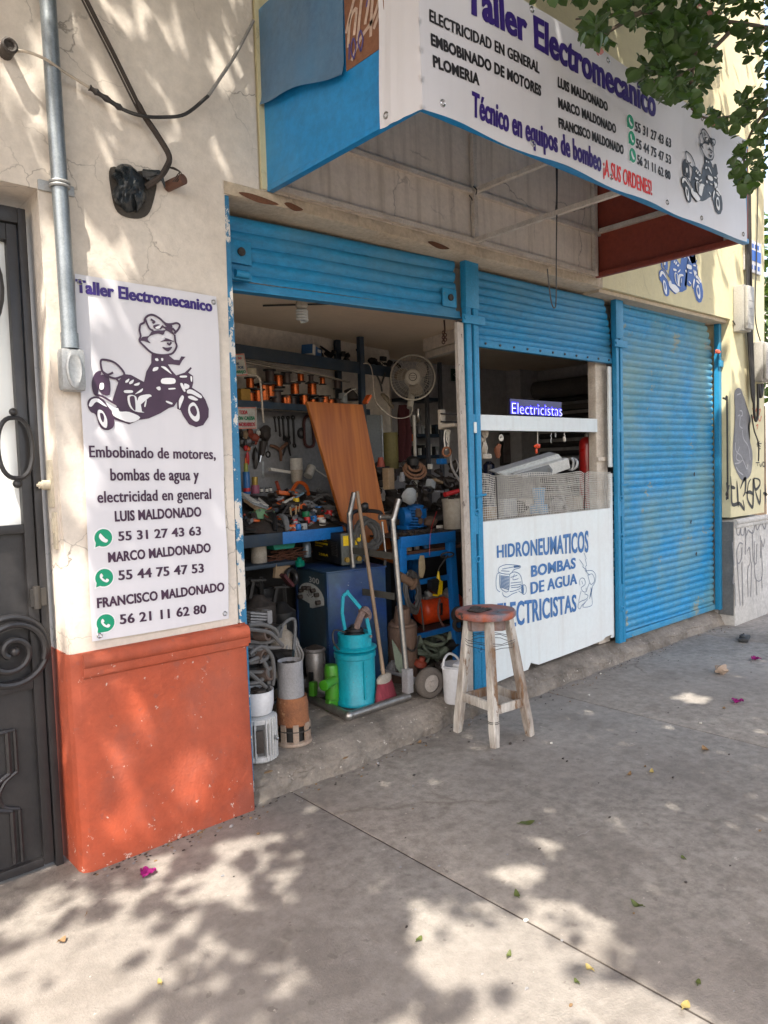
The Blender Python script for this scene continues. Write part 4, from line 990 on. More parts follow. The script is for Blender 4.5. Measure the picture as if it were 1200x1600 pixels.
# wire mesh screen
t = thing('mesh_screen', 'grey wire mesh screen standing along the top of the white counter', 'mesh screen', (4.3, .11, 1.235))
def msh(x, z): return .115+.012*math.sin(x*7)+.01*math.sin(x*17+z*9)-.03*max(0, (z-1.28))*math.sin(x*3.1)
def mtop(x): return 1.535-.012*(x-3.56)+.008*math.sin(x*11)-.012*math.exp(-((x-3.73)/.03)**2)-.02*math.exp(-((x-4.75)/.04)**2)
b = B(); nx = 92; nz = 20
for i in range(nx+1):
    x = 3.558+i*(5.068-3.558)/nx; zt = mtop(x)
    b.tube([(x+.004*math.sin(j*2+i), msh(x, 1.235+(zt-1.235)*j/6), 1.235+(zt-1.235)*j/6) for j in range(7)], .0021, 3, caps=False)
for j in range(nz+1):
    pts = []
    for i in range(41):
        x = 3.558+i*(5.068-3.558)/40; z = 1.235+(mtop(x)-1.235)*j/nz; pts.append((x, msh(x, z), z))
    b.tube(pts, .0021, 3, caps=False)
b.build('wire_net', m_mesh, t)
b = B()
for x in (3.735, 4.73): b.tube([(x, msh(x, 1.3)-.006, 1.24), (x+.01, msh(x, 1.5)-.006, mtop(x))], .004, 5)
b.build('net_seam', m_cable, t)

# fascia board with rounded end, neon letters on it
t = thing('fascia_board', 'long white board across the counter opening carrying the blue neon letters', 'board', (4.1, .13, 1.82))
b = B(); b.prism([(3.44, .13, 1.822), (3.44, .155, 1.822), (4.93, .155, 1.822), (4.98, .175, 1.822), (5.0, .22, 1.822), (5.02, .22, 1.822), (5.0, .165, 1.822), (4.945, .132, 1.822)], (0, 0, .1)); b.build('face', m_white, t, 60)
b = B(); z0 = P(700, 671, y=.28).z; xa = P(694, 660, y=.28).x; xb = 3.37
b.bb(xa, xb, .265, .29, z0, z0+.125, .004); b.bb(3.36, 3.5, .14, .26, z0+.01, z0+.03); e = b.build('end_piece', m_creamiron, t)
b = B()
for z in (.035, .085): b.tube(smooth_pts([(xa+.11, .262, z0+z), (xa+.19, .258, z0+z+.01), (xb, .26, z0+z+.012)], 3), .006, 6)
b.build('bracket', m_dirty, e)
t = thing('neon_sign', 'glowing blue neon sign reading Electricistas standing on the white board', 'sign', (4.35, .2, 1.925))
YN = .19; nl = [P(798.3, 646, y=YN), P(876.6, 650.2, y=YN), P(798.3, 627.5, y=YN), P(876.6, 632.5, y=YN)]
b = B(); pa = [P(797, 623, y=YN+.02), P(877.5, 628.5, y=YN+.02), P(876.5, 651, y=YN+.02), P(797, 647, y=YN+.02)]
b.prism(pa, (0, .008, 0)); b.build('acrylic_panel', M('blue_acrylic', (.03, .03, .11), .2, fine=0, emit=(.02, .015, .5), estr=.012), t)
zb = nl[0].z; 
for nmb, mt_, bo, of in (('letter_glow', M('neon_blue', (.02, .02, .6), .4, emit=(.035, .02, 1.0), estr=.55, fine=0), .018, .012), ('letter_tube', M('neon_white', (.7, .7, 1), .4, emit=(.42, .45, 1.0), estr=.55, fine=0), -.022, .018)):
    b = B(); put_text(b, 'Electricistas', nl[0], nl[1], nl[2], nl[3], NY, bo, of-.02+.012, None, .73, 0); b.build(nmb, mt_, t, 0, False)

# lamp head leaning on the mesh
t = thing('street_lamp_head', 'pale grey street lamp head lying slanted on top of the mesh screen', 'lamp', P(840, 745, y=.28))
def shell(a, c, hw, th, tip):
    a, c = Vector(a), Vector(c); return a, c
A, C = P(778, 741, y=.38), P(868, 718, y=.30)
b = B(); 
b.prism([P(776, 739, y=.30), P(873, 709, y=.24), P(879, 716, y=.24), P(885, 722, y=.24), P(858, 736, y=.25), P(810, 744, y=.28), P(790, 745, y=.3)], (.02, .10, .02))
bmesh.ops.bevel(b.bm, geom=list(b.bm.edges), offset=.008, segments=2, affect='EDGES'); b.build('housing', m_lampgrey, t)
b = B(); b.prism([P(803, 741, y=.225), P(850, 728, y=.215), P(855, 726, y=.215), P(889, 716, y=.20), P(892, 732, y=.20), P(862, 742, y=.215), P(820, 746, y=.225)], (.0, .04, .01))
bmesh.ops.bevel(b.bm, geom=list(b.bm.edges), offset=.006, segments=2, affect='EDGES'); b.build('arm_cover', M('pale_housing', (.62, .62, .58), .4), t)
b = B(); fill(b, [P(803, 741, y=.223), P(846, 729, y=.213), P(857, 726, y=.213), P(863, 734, y=.213), P(862, 742, y=.213), P(820, 745.5, y=.223)], NY, .003, 1); b.cyl(P(857, 734.5, y=.209), P(857, 734.5, y=.206), .018, n=14); b.build('grey_inlay', M('lamp_dark_grey', (.16, .17, .175), .5), t)
b = B(); b.torus(P(893, 725, y=.21), .045, .01, (1, .2, -.2), 18, 6); b.tube(smooth_pts([P(892, 716, y=.2), P(896, 722, y=.19), P(894, 735, y=.2)], 3), .01, 6); b.build('socket_rim', m_alu, t)

# fire extinguisher
ep = P(918, 740, y=.33); t = thing('fire_extinguisher', 'red fire extinguisher standing behind the counter beside the beige post', 'fire extinguisher', (ep.x, ep.y, 1.226))
b = B(); zt = P(918, 692, y=.33).z; r_ = 12.5*mpp(ep)
b.lathe((ep.x, ep.y, 0), [(r_*.96, 1.226), (r_, 1.25), (r_, zt-.02), (r_*.93, zt+.012), (r_*.7, zt+.035), (r_*.32, zt+.05)], 28); b.build('tank', m_extred, t, 50)
b = B(); b.cyl((ep.x, ep.y, zt+.045), (ep.x, ep.y, zt+.09), .019, n=14); b.bb(ep.x-.05, ep.x+.02, ep.y-.012, ep.y+.012, zt+.085, zt+.10, .003); b.build('valve', m_chrome, t)
b = B(); b.bar((ep.x-.10, ep.y-.02, zt+.06), (ep.x-.02, ep.y-.01, zt+.10), .02, .014); b.build('lever', m_blk, t)
b = B(); b.tube(smooth_pts([(ep.x+.03, ep.y-.04, zt+.1), (ep.x+.07, ep.y-.1, zt-.0), (ep.x+.03, ep.y-.12, zt-.15), (ep.x-.06, ep.y-.13, zt-.26)], 5), .004, 6); b.build('hose', m_cablecream, t)

# things hung under the board and at the far wall
def hung(px, py0, py1, y=.17): return P(px, py0, y=y), P(px, py1, y=y)
t = thing('peace_pendant', 'small wooden peace sign hanging under the white board', 'ornament', P(783, 685, y=.17))
a, c = hung(783, 675, 684); b = B(); b.torus(c, .019, .0045, (0, 1, 0), 20, 6)
for an in (0, 2.3, -2.3, math.pi): b.tube([c, c+Vector((math.sin(an)*.018, 0, math.cos(an)*.018))], .0035, 5)
b.build('pendant', m_paper, t)
a, c = hung(787, 690, 708); b = B(); b.ball(c+Vector((0, .05, .02)), .035, (.6, .5, 1.3), 2, .9, 3); o = b.build('dried_bundle', M('dried_orange', (.22, .08, .04), .9), t)
t = thing('string_ornament', 'orange figure hanging on a white string under the board', 'ornament', P(840, 700, y=.17))
a, c = hung(840, 675, 697); b = B(); b.tube([a, c], .003, 5); b.build('string', m_paper, t)
b = B(); b.ball(c, .022, (1.5, .6, .7), 2, .6, 4); b.ball(c+Vector((-.015, 0, -.035)), .014, (.6, .6, 1.6), 2, .5, 5); b.build('figure', m_orange, t)
for px, z1, lab, mt_ in ((861, 692, 'thin knotted white rag strip hanging under the board', m_paperg), (868, 683, 'short curled white strip hanging under the board', m_paperg), (882, 689, 'small cream tag hanging under the board', m_paper)):
    a, c = hung(px, 676, z1); b = B(); n_ = 6
    b.tube(smooth_pts([a+(c-a)*(i/n_)+Vector((.006*math.sin(i*2.3+px), 0, 0)) for i in range(n_+1)], 3), [.004+.006*(px == 882)*(i > 9) for i in range(n_*3+1)], 6)
    o = b.build('hanging_strip', mt_, None); tag(o, lab, 'ornament')
t = thing('hanging_puppet', 'pale jointed object hanging beside the middle blue guide under the white board', 'ornament', P(758, 695, y=.17))
b = B()
p = P(758, 676, y=.2); b.ball(p, .035, (.8, .6, 1.1), 2, .3, 1); p2 = P(756, 700, y=.2); b.ball(p2, .045, (.6, .6, 1.7), 2, .5, 2); p3 = P(757, 713, y=.2); b.box(p3, (.12, .05, .035), Rz(.2), .01)
b.build('body', m_creamiron, t)
t = thing('wire_loops', 'white wire loops with a rusty ring hanging under the end of the white board', 'wire', P(700, 700, y=.26))
b = B()
for dx, l in ((0, 703), (8, 700), (4, 690)):
    b.tube(smooth_pts([P(696+dx*.6, 671, y=.25), P(694+dx, 685, y=.25), P(697+dx*.5, l, y=.25), P(701, 690, y=.25), P(699+dx*.5, 672, y=.25)], 4), .0045, 5)
b.build('loop', m_paper, t)
b = B(); b.torus(P(698, 706, y=.25), .028, .008, (.3, 1, .1), 18, 6); b.build('ring', m_orust, t)
b = B(); b.tube(smooth_pts([P(704, 710, y=.3), P(706, 730, y=.3), P(716, 748, y=.3), P(724, 758, y=.28)], 5), .008, 6); b.tube(smooth_pts([P(712, 716, y=.3), P(716, 728, y=.3), P(713, 738, y=.3)], 5), .005, 6); o = b.build('grey_hose', m_cablegrey, None); tag(o, 'thin grey hose hanging behind the whitish post below the wire loops', 'hose')
t = thing('picture_frame', 'dark framed picture hanging on the dim grey wall behind the counter', 'picture', P(791, 705, y=2.34))
b = B(); a, c = P(781, 676, y=2.345), P(800, 727, y=2.345); b.bb(a.x, c.x, 2.325, 2.356, c.z, a.z, .004); b.build('frame', m_iron_d, t)
b = B(); b.bb(a.x+.03, c.x-.03, 2.318, 2.326, c.z+.03, a.z-.03); b.build('print', M('dim_print', (.17, .15, .15), .8, c2=(.10, .06, .06), sc=8), t)
t = thing('green_arrow_sign', 'small dark green sign with a white triangle on the grey inner wall', 'sign', P(711, 585, y=2.34))
b = B(); a, c = P(705, 576, y=2.345), P(719, 596, y=2.345); b.bb(a.x, c.x, 2.335, 2.356, c.z, a.z); b.build('plate', M('dark_green_plate', (.012, .05, .035), .5), t)
b = B(); ribbon(b, [(a.x+.02, 2.333, (a.z+c.z)/2), (c.x-.04, 2.333, a.z-.02), (c.x-.04, 2.333, c.z+.02)], .008, NY, True, 1); b.build('triangle', m_paper, t, 0, False)
b = B(); p = P(764, 735, y=1.2); b.lathe((p.x, p.y, 0), [(.05, 1.226), (.055, 1.3), (.05, p.z+.05), (.02, p.z+.08)], 16); o = b.build('dark_bottle', M('dark_blue_glass', (.015, .02, .05), .2), None); tag(o, 'dark bottle standing in the dim room left behind the counter', 'bottle')

# junk on the counter behind the mesh
jr = random.Random(11)
jm = [m_cardboard, m_paperg, m_dirty, m_creamiron, m_paper, m_castgrey]
junk = [(764, 800, .10, 'orange card box seen through the left end of the mesh', m_cardboard), (790, 795, .16, 'grey box seen through the mesh on the left', m_paperg), (815, 802, .12, 'brown lump seen through the mesh near the middle left', m_dirty),
        (842, 780, .08, 'light blue cup seen through the middle of the mesh', M('sky_plastic', (.16, .38, .62), .5)), (848, 797, .07, 'red box seen through the middle of the mesh', m_redpl), (825, 790, .14, 'white carton seen through the mesh', m_paper), (870, 795, .12, 'grey casting seen through the mesh', m_castgrey), (898, 795, .13, 'cream casing seen through the mesh on the right', m_creamiron), (925, 797, .13, 'brown carton seen through the right end of the mesh', m_cardboard), (940, 800, .09, 'dark lump seen through the right end of the mesh', m_dirty)]
for i, (px, py, s, lab, mt_) in enumerate(junk):
    p = P(px, py, y=.30+.04*(i % 3)); s *= .8; b = B()
    if i in (2, 6, 9): b.ball((p.x, p.y, 1.226+s*.55), s*.6, (1.2, .8, .9), 2, .5, i)
    elif i == 3: b.lathe((p.x, p.y, 1.226+.07), [(.035, 0), (.05, .12), (.047, .12), (.032, .005)], 16); b.box((p.x, p.y, 1.226+.035), (.12, .1, .068), Rz(.3), .004)
    else: b.box((p.x, p.y, 1.226+s*.5), (s*1.3, s*.7, s), Rz(jr.uniform(-.5, .5)), .006)
    o = b.build('counter_junk', mt_, None); tag(o, lab, 'junk', 'odds and ends on the counter behind the mesh')

# ================================================================== stool
def stool():
    feet = [Vector((3.113, -.342, 0)), Vector((3.40, -.37, 0)), Vector((3.152, -.02, 0)), Vector((3.45, -.05, 0))]
    cx = sum((f for f in feet), Vector())/4
    t = thing('wooden_stool', 'tall worn wooden stool with round red and blue seat on the sidewalk', 'stool', (cx.x, cx.y, 0))
    sc_ = Vector((3.235, -.19, 0)); zs = .752
    b = B()
    b.lathe((sc_.x, sc_.y, zs-.012), [(.168, -.028), (.176, -.018), (.177, .002), (.170, .012), (.0, .014)], 40)
    for v in b.bm.verts: v.co.z += .003*mnoise.noise(v.co*9)
    s = b.build('seat', m_seat, t, 50)
    b = B(); 
    for k in range(9): b.ball((sc_.x-.03+rng.uniform(-.06, .06), sc_.y+.02+rng.uniform(-.05, .05), zs+.006), .022, (1.5, 1.1, .35), 2, .9, k)
    b.build('torn_patch', m_dirty, s)
    b = B(); b.lathe((sc_.x, sc_.y, zs-.105), [(.135, 0), (.15, .0), (.152, .066), (.135, .066)], 4, (0, 0, 1), False)
    bmesh.ops.bevel(b.bm, geom=[e for e in b.bm.edges if abs(e.verts[0].co.z-e.verts[1].co.z) > .03], offset=.02, segments=3, affect='EDGES')
    b.build('apron', M('stool_apron', (.22, .09, .05), .75, c2=(.18, .17, .17), sc=5, amt=1, bump=.3), t)
    tops = []
    for f in feet:
        d = (sc_-f); d.z = 0
        top = f+d*.46; top.z = zs-.045; tops.append(top)
        b = B(); ax = (top-f).normalized()
        u = Vector((1, 0, 0)); u = (u-ax*ax.dot(u)).normalized(); v_ = ax.cross(u)
        w0, w1 = .025, .0225
        ring = []
        for k in range(9):
            q = f.lerp(top, k/8); wd = w0*(1-k/8)+w1*k/8
            if k == 0: wd *= .82
            ring.append([b.bm.verts.new(q+(u*sx+v_*sy)*wd*(1+.05*mnoise.noise(Vector((k*1.3, sx, f.x*9))))+Vector((0, 0, 0))) for sx, sy in ((-1, -.8), (-.8, -1), (.8, -1), (1, -.8), (1, .8), (.8, 1), (-.8, 1), (-1, .8))])
        for A, C in zip(ring, ring[1:]):
            for j in range(8): b.bm.faces.new((A[j], A[(j+1) % 8], C[(j+1) % 8], C[j]))
        b.bm.faces.new(ring[0][::-1]); b.bm.faces.new(ring[-1])
        b.build('leg', m_stoolw, t, 30)
    for (i, j, h) in ((0, 1, .215), (1, 3, .235), (3, 2, .22), (2, 0, .235)):
        b = B(); a = feet[i].lerp(tops[i], h/zs); c = feet[j].lerp(tops[j], h/zs); b.bar(a, c, .019, .052, (0, 0, 1), .003)
        b.build('rung', m_stoolw, t)
    b = B(); loop = []
    for i in (0, 1, 3, 2): loop.append(feet[i].lerp(tops[i], .80)+ (feet[i]-sc_).normalized()*.02)
    for dz in (0, .012, -.02): b.tube([p+Vector((0, 0, dz+.006*math.sin(k*3+dz*90))) for k, p in enumerate(smooth_pts(loop, 3, True))], .0018, 4, True)
    for z in (.145, .155): 
        q = feet[0].lerp(tops[0], z/zs); b.torus(q, .031, .0018, (0, 0, 1), 12, 4)
    b.build('binding_wire', m_iron_d, t)
stool()
# ================================================================== inside the workshop
def rp(p, wpx): return wpx*.5*mpp(p)
def mark(b, idx):
    for f in b.bm.faces:
        if not f.tag: f.material_index = idx; f.tag = True
BZ = 1.2                                           # workbench top
def H(px, py):
    """a point on the slope of clutter lying on the workbench"""
    v = ray(px, py)  # z = BZ + (y-1.02)*.62
    k = .62; t = (BZ-1.02*k-CAM.z+k*CAM.y)/(v.z-k*v.y); return CAM+v*t

# workbench
t = thing('workbench', 'long workbench with blue front edge buried in tools and parts', 'workbench', (2.5, 1.2, FL))
b = B(); b.bb(1.76, 3.30, 1.0, 1.40, BZ-.03, BZ, .003); b.build('tabletop', M('dark_bench_wood', (.09, .07, .055), .8), t)
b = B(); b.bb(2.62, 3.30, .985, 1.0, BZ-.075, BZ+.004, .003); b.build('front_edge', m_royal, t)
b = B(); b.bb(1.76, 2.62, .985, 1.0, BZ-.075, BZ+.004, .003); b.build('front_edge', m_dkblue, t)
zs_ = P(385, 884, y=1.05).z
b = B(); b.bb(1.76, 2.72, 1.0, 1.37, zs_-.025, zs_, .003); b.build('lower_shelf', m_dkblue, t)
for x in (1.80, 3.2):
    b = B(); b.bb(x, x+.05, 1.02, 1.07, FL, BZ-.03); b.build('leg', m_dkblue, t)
b = B(); b.bb(1.76, 3.3, 1.37, 1.385, FL, BZ-.03); b.build('shade_panel', M('bench_shade_dark', (.03, .027, .025), .9), t)  # dark sheet added for the shade under the bench
# pegboard
b = B(); a, c = PW(355, 640, .012), PW(612, 760, .012)
b.prism([PW(352, 638, .012), (3.95, 1.4+.2*(3.95-1.75)-.012, PW(352, 638, .012).z), (3.95, 1.4+.2*2.2-.012, 1.2), (1.75, 1.388, 1.2), (1.75, 1.388, PW(352, 638, .012).z)][1:]+[], (.003, -.012, 0))
o = b.build('pegboard', m_peg, None); tag(o, 'grey board on the back wall hung with spanners and pliers', 'tool board')
# shelving above
t = thing('angle_shelving', 'dark blue angle iron shelving carrying copper spools under the ceiling', 'shelving', (2.6, 1.4, BZ))
NW = Vector((.196, -.98, 0))       # towards the room from the slanting wall
UW = Vector((.98, .196, 0))
zu = PW(470, 557, .30).z; zl = PW(392, 629, .22).z
def wl(x, off): return Vector((x, 1.4+.2*(x-1.75)-off, 0))
def shelf(b, x0, x1, o0, o1, z, th):
    b.prism([wl(x0, o0)+Vector((0, 0, z-th)), wl(x1, o0)+Vector((0, 0, z-th)), wl(x1, o1)+Vector((0, 0, z-th)), wl(x0, o1)+Vector((0, 0, z-th))], (0, 0, th))
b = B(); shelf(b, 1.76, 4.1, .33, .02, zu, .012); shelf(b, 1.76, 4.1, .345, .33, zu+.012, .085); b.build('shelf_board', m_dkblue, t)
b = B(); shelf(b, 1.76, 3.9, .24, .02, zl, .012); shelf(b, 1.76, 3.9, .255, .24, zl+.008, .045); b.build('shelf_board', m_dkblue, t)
for px, off, zt in ((565, .34, PW(565, 527, .34).z), (529, .05, PW(529, 532, .05).z)):
    p = PW(px, 600, off); b = B(); b.bb(p.x-.022, p.x+.022, p.y-.02, p.y+.02, BZ, zt); b.build('upright', m_dkblue, t)
b = B(); shelf(b, 1.8, 3.0, .30, .06, zu-.012, .012); b.build('loose_boards', m_creamiron, t)
# long strips lying under the upper shelf
b = B()
for k, (a, c) in enumerate((((376, 562), (520, 590)), ((385, 560), (545, 597)), ((380, 566), (478, 584)), ((470, 570), (560, 580)))):
    b.bar(PW(*a, .22+.02*k), PW(*c, .18), .03, .008)
o = b.build('wood_strips', m_creamiron, None); tag(o, 'pale wooden strips lying slanted under the upper shelf above the spools', 'strips')
b = B(); p = PW(485, 571, .3); b.poly([p+Vector((-.06, 0, .02)), p+Vector((.01, -.02, -.015)), p+Vector((.045, 0, .01)), p+Vector((.02, .02, .02))]); b.bar(PW(488, 572, .3), PW(528, 578, .26), .05, .01)
o = b.build('orange_scrap', M('amber_scrap', (.42, .22, .03), .6), None); tag(o, 'amber and brown scrap hanging over the edge of the upper shelf', 'scrap')
# blue box on the shelf
p = PW(487, 556, .28); t = thing('parts_box', 'small blue and white carton tilted on the upper shelf', 'box', (p.x, p.y, zu))
R_ = Rz(.5); b = B(); b.box((p.x, p.y, zu+.048), (.155, .09, .07), R_ @ Matrix.Rotation(.16, 3, 'Y'), .002); b.build('carton', M('carton_blue', (.02, .10, .26), .6), t)
b = B(); b.box(Vector((p.x, p.y, zu+.054))+R_ @ Vector((-.055, -.002, 0)), (.042, .092, .072), R_ @ Matrix.Rotation(.16, 3, 'Y')); b.box(Vector((p.x, p.y, zu+.055))+R_ @ Vector((.035, -.046, 0)), (.05, .003, .02), R_); b.build('label', m_paper, t)

# spools
sp0 = thing('wire_spool', 'copper wire spool', 'wire spool', (0, 0, 0), 'spools of copper wire on the shelf')
b = B(); b.lathe((0, 0, 0), [(.05, 0), (.05, .008), (.022, .012)], 20); b.lathe((0, 0, .10), [(.022, -.012), (.05, -.008), (.05, 0), (.015, .0)], 20); b.build('flange', m_spool, sp0)
b = B(); b.lathe((0, 0, 0), [(.033, .010), (.034, .03), (.034, .07), (.033, .09)], 20); b.build('winding', m_copper, sp0)
dk = [c for c in kids(sp0)]
spl = [(391, 590, 608), (391, 610, 628), (422, 578, 598), (435, 585, 606), (448, 582, 600), (461, 598, 618), (470, 582, 597), (458, 619, 634), (449, 603, 620), (486, 586, 597), (488, 598, 619), (489, 620, 634), (504, 589, 601), (507, 601, 621), (500, 613, 629), (527.5, 593, 608), (528, 609, 625), (412, 600, 629), (432, 607, 630), (475, 612, 632), (517, 618, 634), (422, 599, 622), (403, 606, 629), (445, 620, 634)]
spl.sort()
nm = ['first', 'second', 'third', 'fourth', 'fifth', 'sixth', 'seventh', 'eighth', 'ninth', 'tenth', 'eleventh', 'twelfth']
rows = {'upper': [s for s in spl if s[1] < 601], 'lower': [s for s in spl if s[1] >= 601]}
first = True
for rn, lst in rows.items():
    for i, (px, ya, yb) in enumerate(lst):
        off = .17 if rn == 'lower' else .15
        p = PW(px, yb, off); q = PW(px, ya, off); h = q.z-p.z; dark = (i*7+len(rn)) % 3 == 1
        lab = f'{"black wire spool with dark winding" if dark else "spool of bright copper wire with black flanges"}, {nm[min(i, 11)]} from the left in the {rn} row'
        s = (h/.10*1.02, h/.10*1.02, h/.10)
        if first: o = sp0; o.location = p; o.scale = s; o['label'] = lab; first = False; WL[o.name] = Vector((0, 0, 0))
        else: o = dup(sp0, p, (i*.7) % 6, lab, s)
        if rn == 'lower': o.location.z = zl
        if dark:
            for c in kids(o):
                if c.name.startswith('winding'): c.data = c.data.copy(); c.data.materials[0] = M('enamelled_dark_wire', (.06, .035, .03), .5)
b = B(); r_ = random.Random(52)
for k in range(70):
    q = wl(r_.uniform(1.8, 3.6), r_.uniform(.03, .10)); s_ = r_.uniform(.02, .045)
    if k % 3: b.lathe((q.x, q.y, zl), [(s_*.8, 0), (s_*.8, s_*2.4), (s_*.6, s_*2.6)], 10)
    else: b.box((q.x, q.y, zl+s_), (s_*1.6, s_, s_*2), Rz(.2+r_.uniform(-.3, .3)))
    mark(b, r_.randrange(4))
o = b.build('shelf_clutter', m_blk, None, 40); [o.data.materials.append(x) for x in (m_dirty, m_wrench, m_dkblue)]; tag(o, 'row of dark jars and parts standing behind the copper spools', 'clutter', None, 'stuff')
# odd items among the spools
p = PW(392, 580, .18); b = B(); b.lathe((p.x, p.y, p.z-.03), [(.03, 0), (.04, .005), (.04, .045), (.03, .05)], 18); o = b.build('tape_roll', M('cream_roll', (.55, .47, .33), .7), None); tag(o, 'cream roll of cord on top of the leftmost spools', 'roll')
p = PW(380, 622, .2); b = B(); b.box((p.x, p.y, zl+.045), (.085, .06, .088), Rz(.2), .003); o = b.build('yellow_box', M('ochre_box', (.38, .20, .03), .7), None); tag(o, 'ochre box at the left end of the spool shelf', 'box')
t = thing('motor_stator', 'bare motor stator with white leads at the right end of the spool shelf', 'motor part', PW(550, 626, .2))
p = PW(551, 614, .2); b = B(); b.lathe((p.x, p.y, p.z-.06), [(.055, 0), (.07, .01), (.07, .08), (.05, .09), (.02, .1)], 20); b.build('core', m_dirty, t)
b = B()
for k in range(5): b.tube(smooth_pts([p+Vector((-.06+.02*k, -.06, .03)), p+Vector((-.03+.02*k, -.09, -.01)), p+Vector((.0+.03*k, -.08, -.05))], 4), .004, 5)
b.tube(smooth_pts([PW(538, 618, .28), PW(550, 609, .3), PW(562, 608, .3), PW(569, 612, .28)], 4), .004, 5); b.build('lead', m_paper, t)
b = B(); b.box(PW(536, 622, .2), (.055, .05, .08), Rz(.3), .006); o = b.build('clear_tub', m_paperg, None); tag(o, 'greyish plastic tub left of the bare stator on the shelf', 'tub')
b = B(); p0 = PW(403, 588, .3); b.tube(smooth_pts([PW(388, 586, .28), PW(402, 588, .32), PW(407, 600, .33), PW(410, 640, .34), PW(412, 660, .3)], 5), .007, 6); o = b.build('white_lead', m_cablecream, None); tag(o, 'white electric lead hanging over the spool shelf on the left', 'cable')

# notices
def notice(c4, name, label, lines, off):
    q = [PW(*c, off) for c in c4]; t = thing(name, label, 'notice', q[3])
    b = B(); b.prism(q, -NW*.006); b.build('board', M('notice_board', (.50, .48, .41), .8), t)
    b = B(); m_ = [q[0].lerp(q[2], .0)]; cc = sum(q, Vector())/4
    ribbon(b, [cc+(x-cc)*.93 for x in q], .006, NW, True, 1, .003); b.build('border', m_redspray, t, 0, False)
    for s, mt_, xl, xr, yb, yt in lines:
        b = B(); put_text(b, s, PW(xl, yb, off), PW(xr, yb-.3, off), PW(xl, yt, off), PW(xr, yt-.3, off), NW, .045, .004); b.build('lettering', mt_, t, 0, False)
m_rl = M('dark_red_letter', (.45, .03, .05), .7, fine=0); m_gl = M('green_letter', (.02, .22, .10), .7, fine=0); m_bl = M('navy_letter', (.04, .08, .16), .7, fine=0)
notice([(340, 555), (381.5, 552), (387.5, 586.5), (345, 590)], 'upper_notice', 'small tilted notice with red, blue and green lines on the left, above another notice',
    [('DE 50', m_rl, 362, 376.5, 562, 558.2), ('DE', m_bl, 367, 373, 570.5, 566.5), ('POR', m_bl, 371, 380, 576.5, 572), ('TRABAJO', m_gl, 362, 383, 583.5, 578.5)], .36)
notice([(338, 636.5), (401, 636), (401.5, 670), (338, 671)], 'lower_notice', 'square notice board reading TODA REVISION CAUSA HONORARIOS below the spool shelf',
    [('TODA', m_rl, 373, 386, 647.5, 641), ('REVISION CAUSA', m_gl, 357, 397.5, 656.5, 650.5), ('HONORARIOS', m_rl, 365, 397.5, 666.5, 660)], .30)

# tools on the board
for i, (px, ya, yb, w_) in enumerate(((429, 653, 673, 3.6), (435.5, 653, 680, 4), (442, 653, 686, 5), (450, 653, 692, 5), (458, 653, 696, 6))):
    a, c = PW(px, ya, .03), PW(px+2.2, yb, .03); r_ = w_*.5*mpp(a); b = B()
    b.bar(a, c, r_*1.1, .008, NW); b.torus(a, r_, r_*.42, NW, 14, 6); b.torus(c, r_*.9, r_*.42, NW, 14, 6)
    o = b.build('spanner', m_wrench, None); tag(o, f'dark ring spanner on the grey board, {nm[i]} and {"shortest" if i == 0 else "longest" if i == 4 else "middling"} from the left of five', 'spanner', 'spanners hung on the grey board')
t = thing('gear_puller', 'rusty three-legged puller hanging on the grey board under the spanners', 'tool', PW(438, 715, .04)); b = B(); c = PW(437, 703, .04)
for q in ((422, 696), (449, 692), (439, 720)): b.tube(smooth_pts([c, c.lerp(PW(*q, .06), .5)+Vector((0, -.01, .005)), PW(*q, .05)], 3), [.014, .013, .013, .012, .012, .011, .01], 6)
b.build('body', M('rusty_tool', (.19, .09, .05), .8), t)
b = B()
for s in (-1, 1): b.tube(smooth_pts([PW(448+s*4, 682, .05), PW(449, 690, .05), PW(448-s*6, 712, .05)], 3), [.012, .012, .014, .014, .01, .008, .006], 6)
o = b.build('dividers', m_wrench, None); tag(o, 'pair of dark dividers hanging with open legs on the grey board', 'tool')
b = B(); b.torus(PW(471, 677, .03), .032, .012, NW, 18, 8); o = b.build('iron_ring', m_wrench, None); tag(o, 'black iron ring hung right of the spanners on the grey board', 'ring')
b = B(); 
q = [PW(476, 655, .04), PW(482, 650, .04), PW(487, 655, .04), PW(491, 690, .04), PW(486, 698, .04), PW(477, 694, .04), PW(475, 670, .04)]; b.tube(smooth_pts(q, 3, True), .012, 6, True)
o = b.build('saw_frame', M('dull_red_saw', (.11, .035, .03), .7), None); tag(o, 'dull red saw frame hanging beside the orange board', 'saw')
b = B(); p = PW(419, 710, .03); b.torus(p, .02, .006, NW, 14, 6); b.tube([p+Vector((0, 0, .02)), p+Vector((0, 0, .09))], .003, 5); o = b.build('hanging_ring', m_wrench, None); tag(o, 'little ring on a thin wire hanging on the grey board', 'ring')
t = thing('power_drill', 'dark hand drill hanging by its lead on the left of the grey board', 'drill', PW(410, 700, .06))
b = B(); b.tube([PW(412, 690, .06), PW(409, 712, .06)], [.03, .018], 10); b.ball(PW(415, 676, .06), .045, (1, .8, 1.2), 2, .4, 4); b.build('body', m_dirty, t)
b = B(); b.tube([PW(408, 712, .06), PW(406, 722, .06)], [.008, .006], 8); b.build('bit', m_chrome, t)
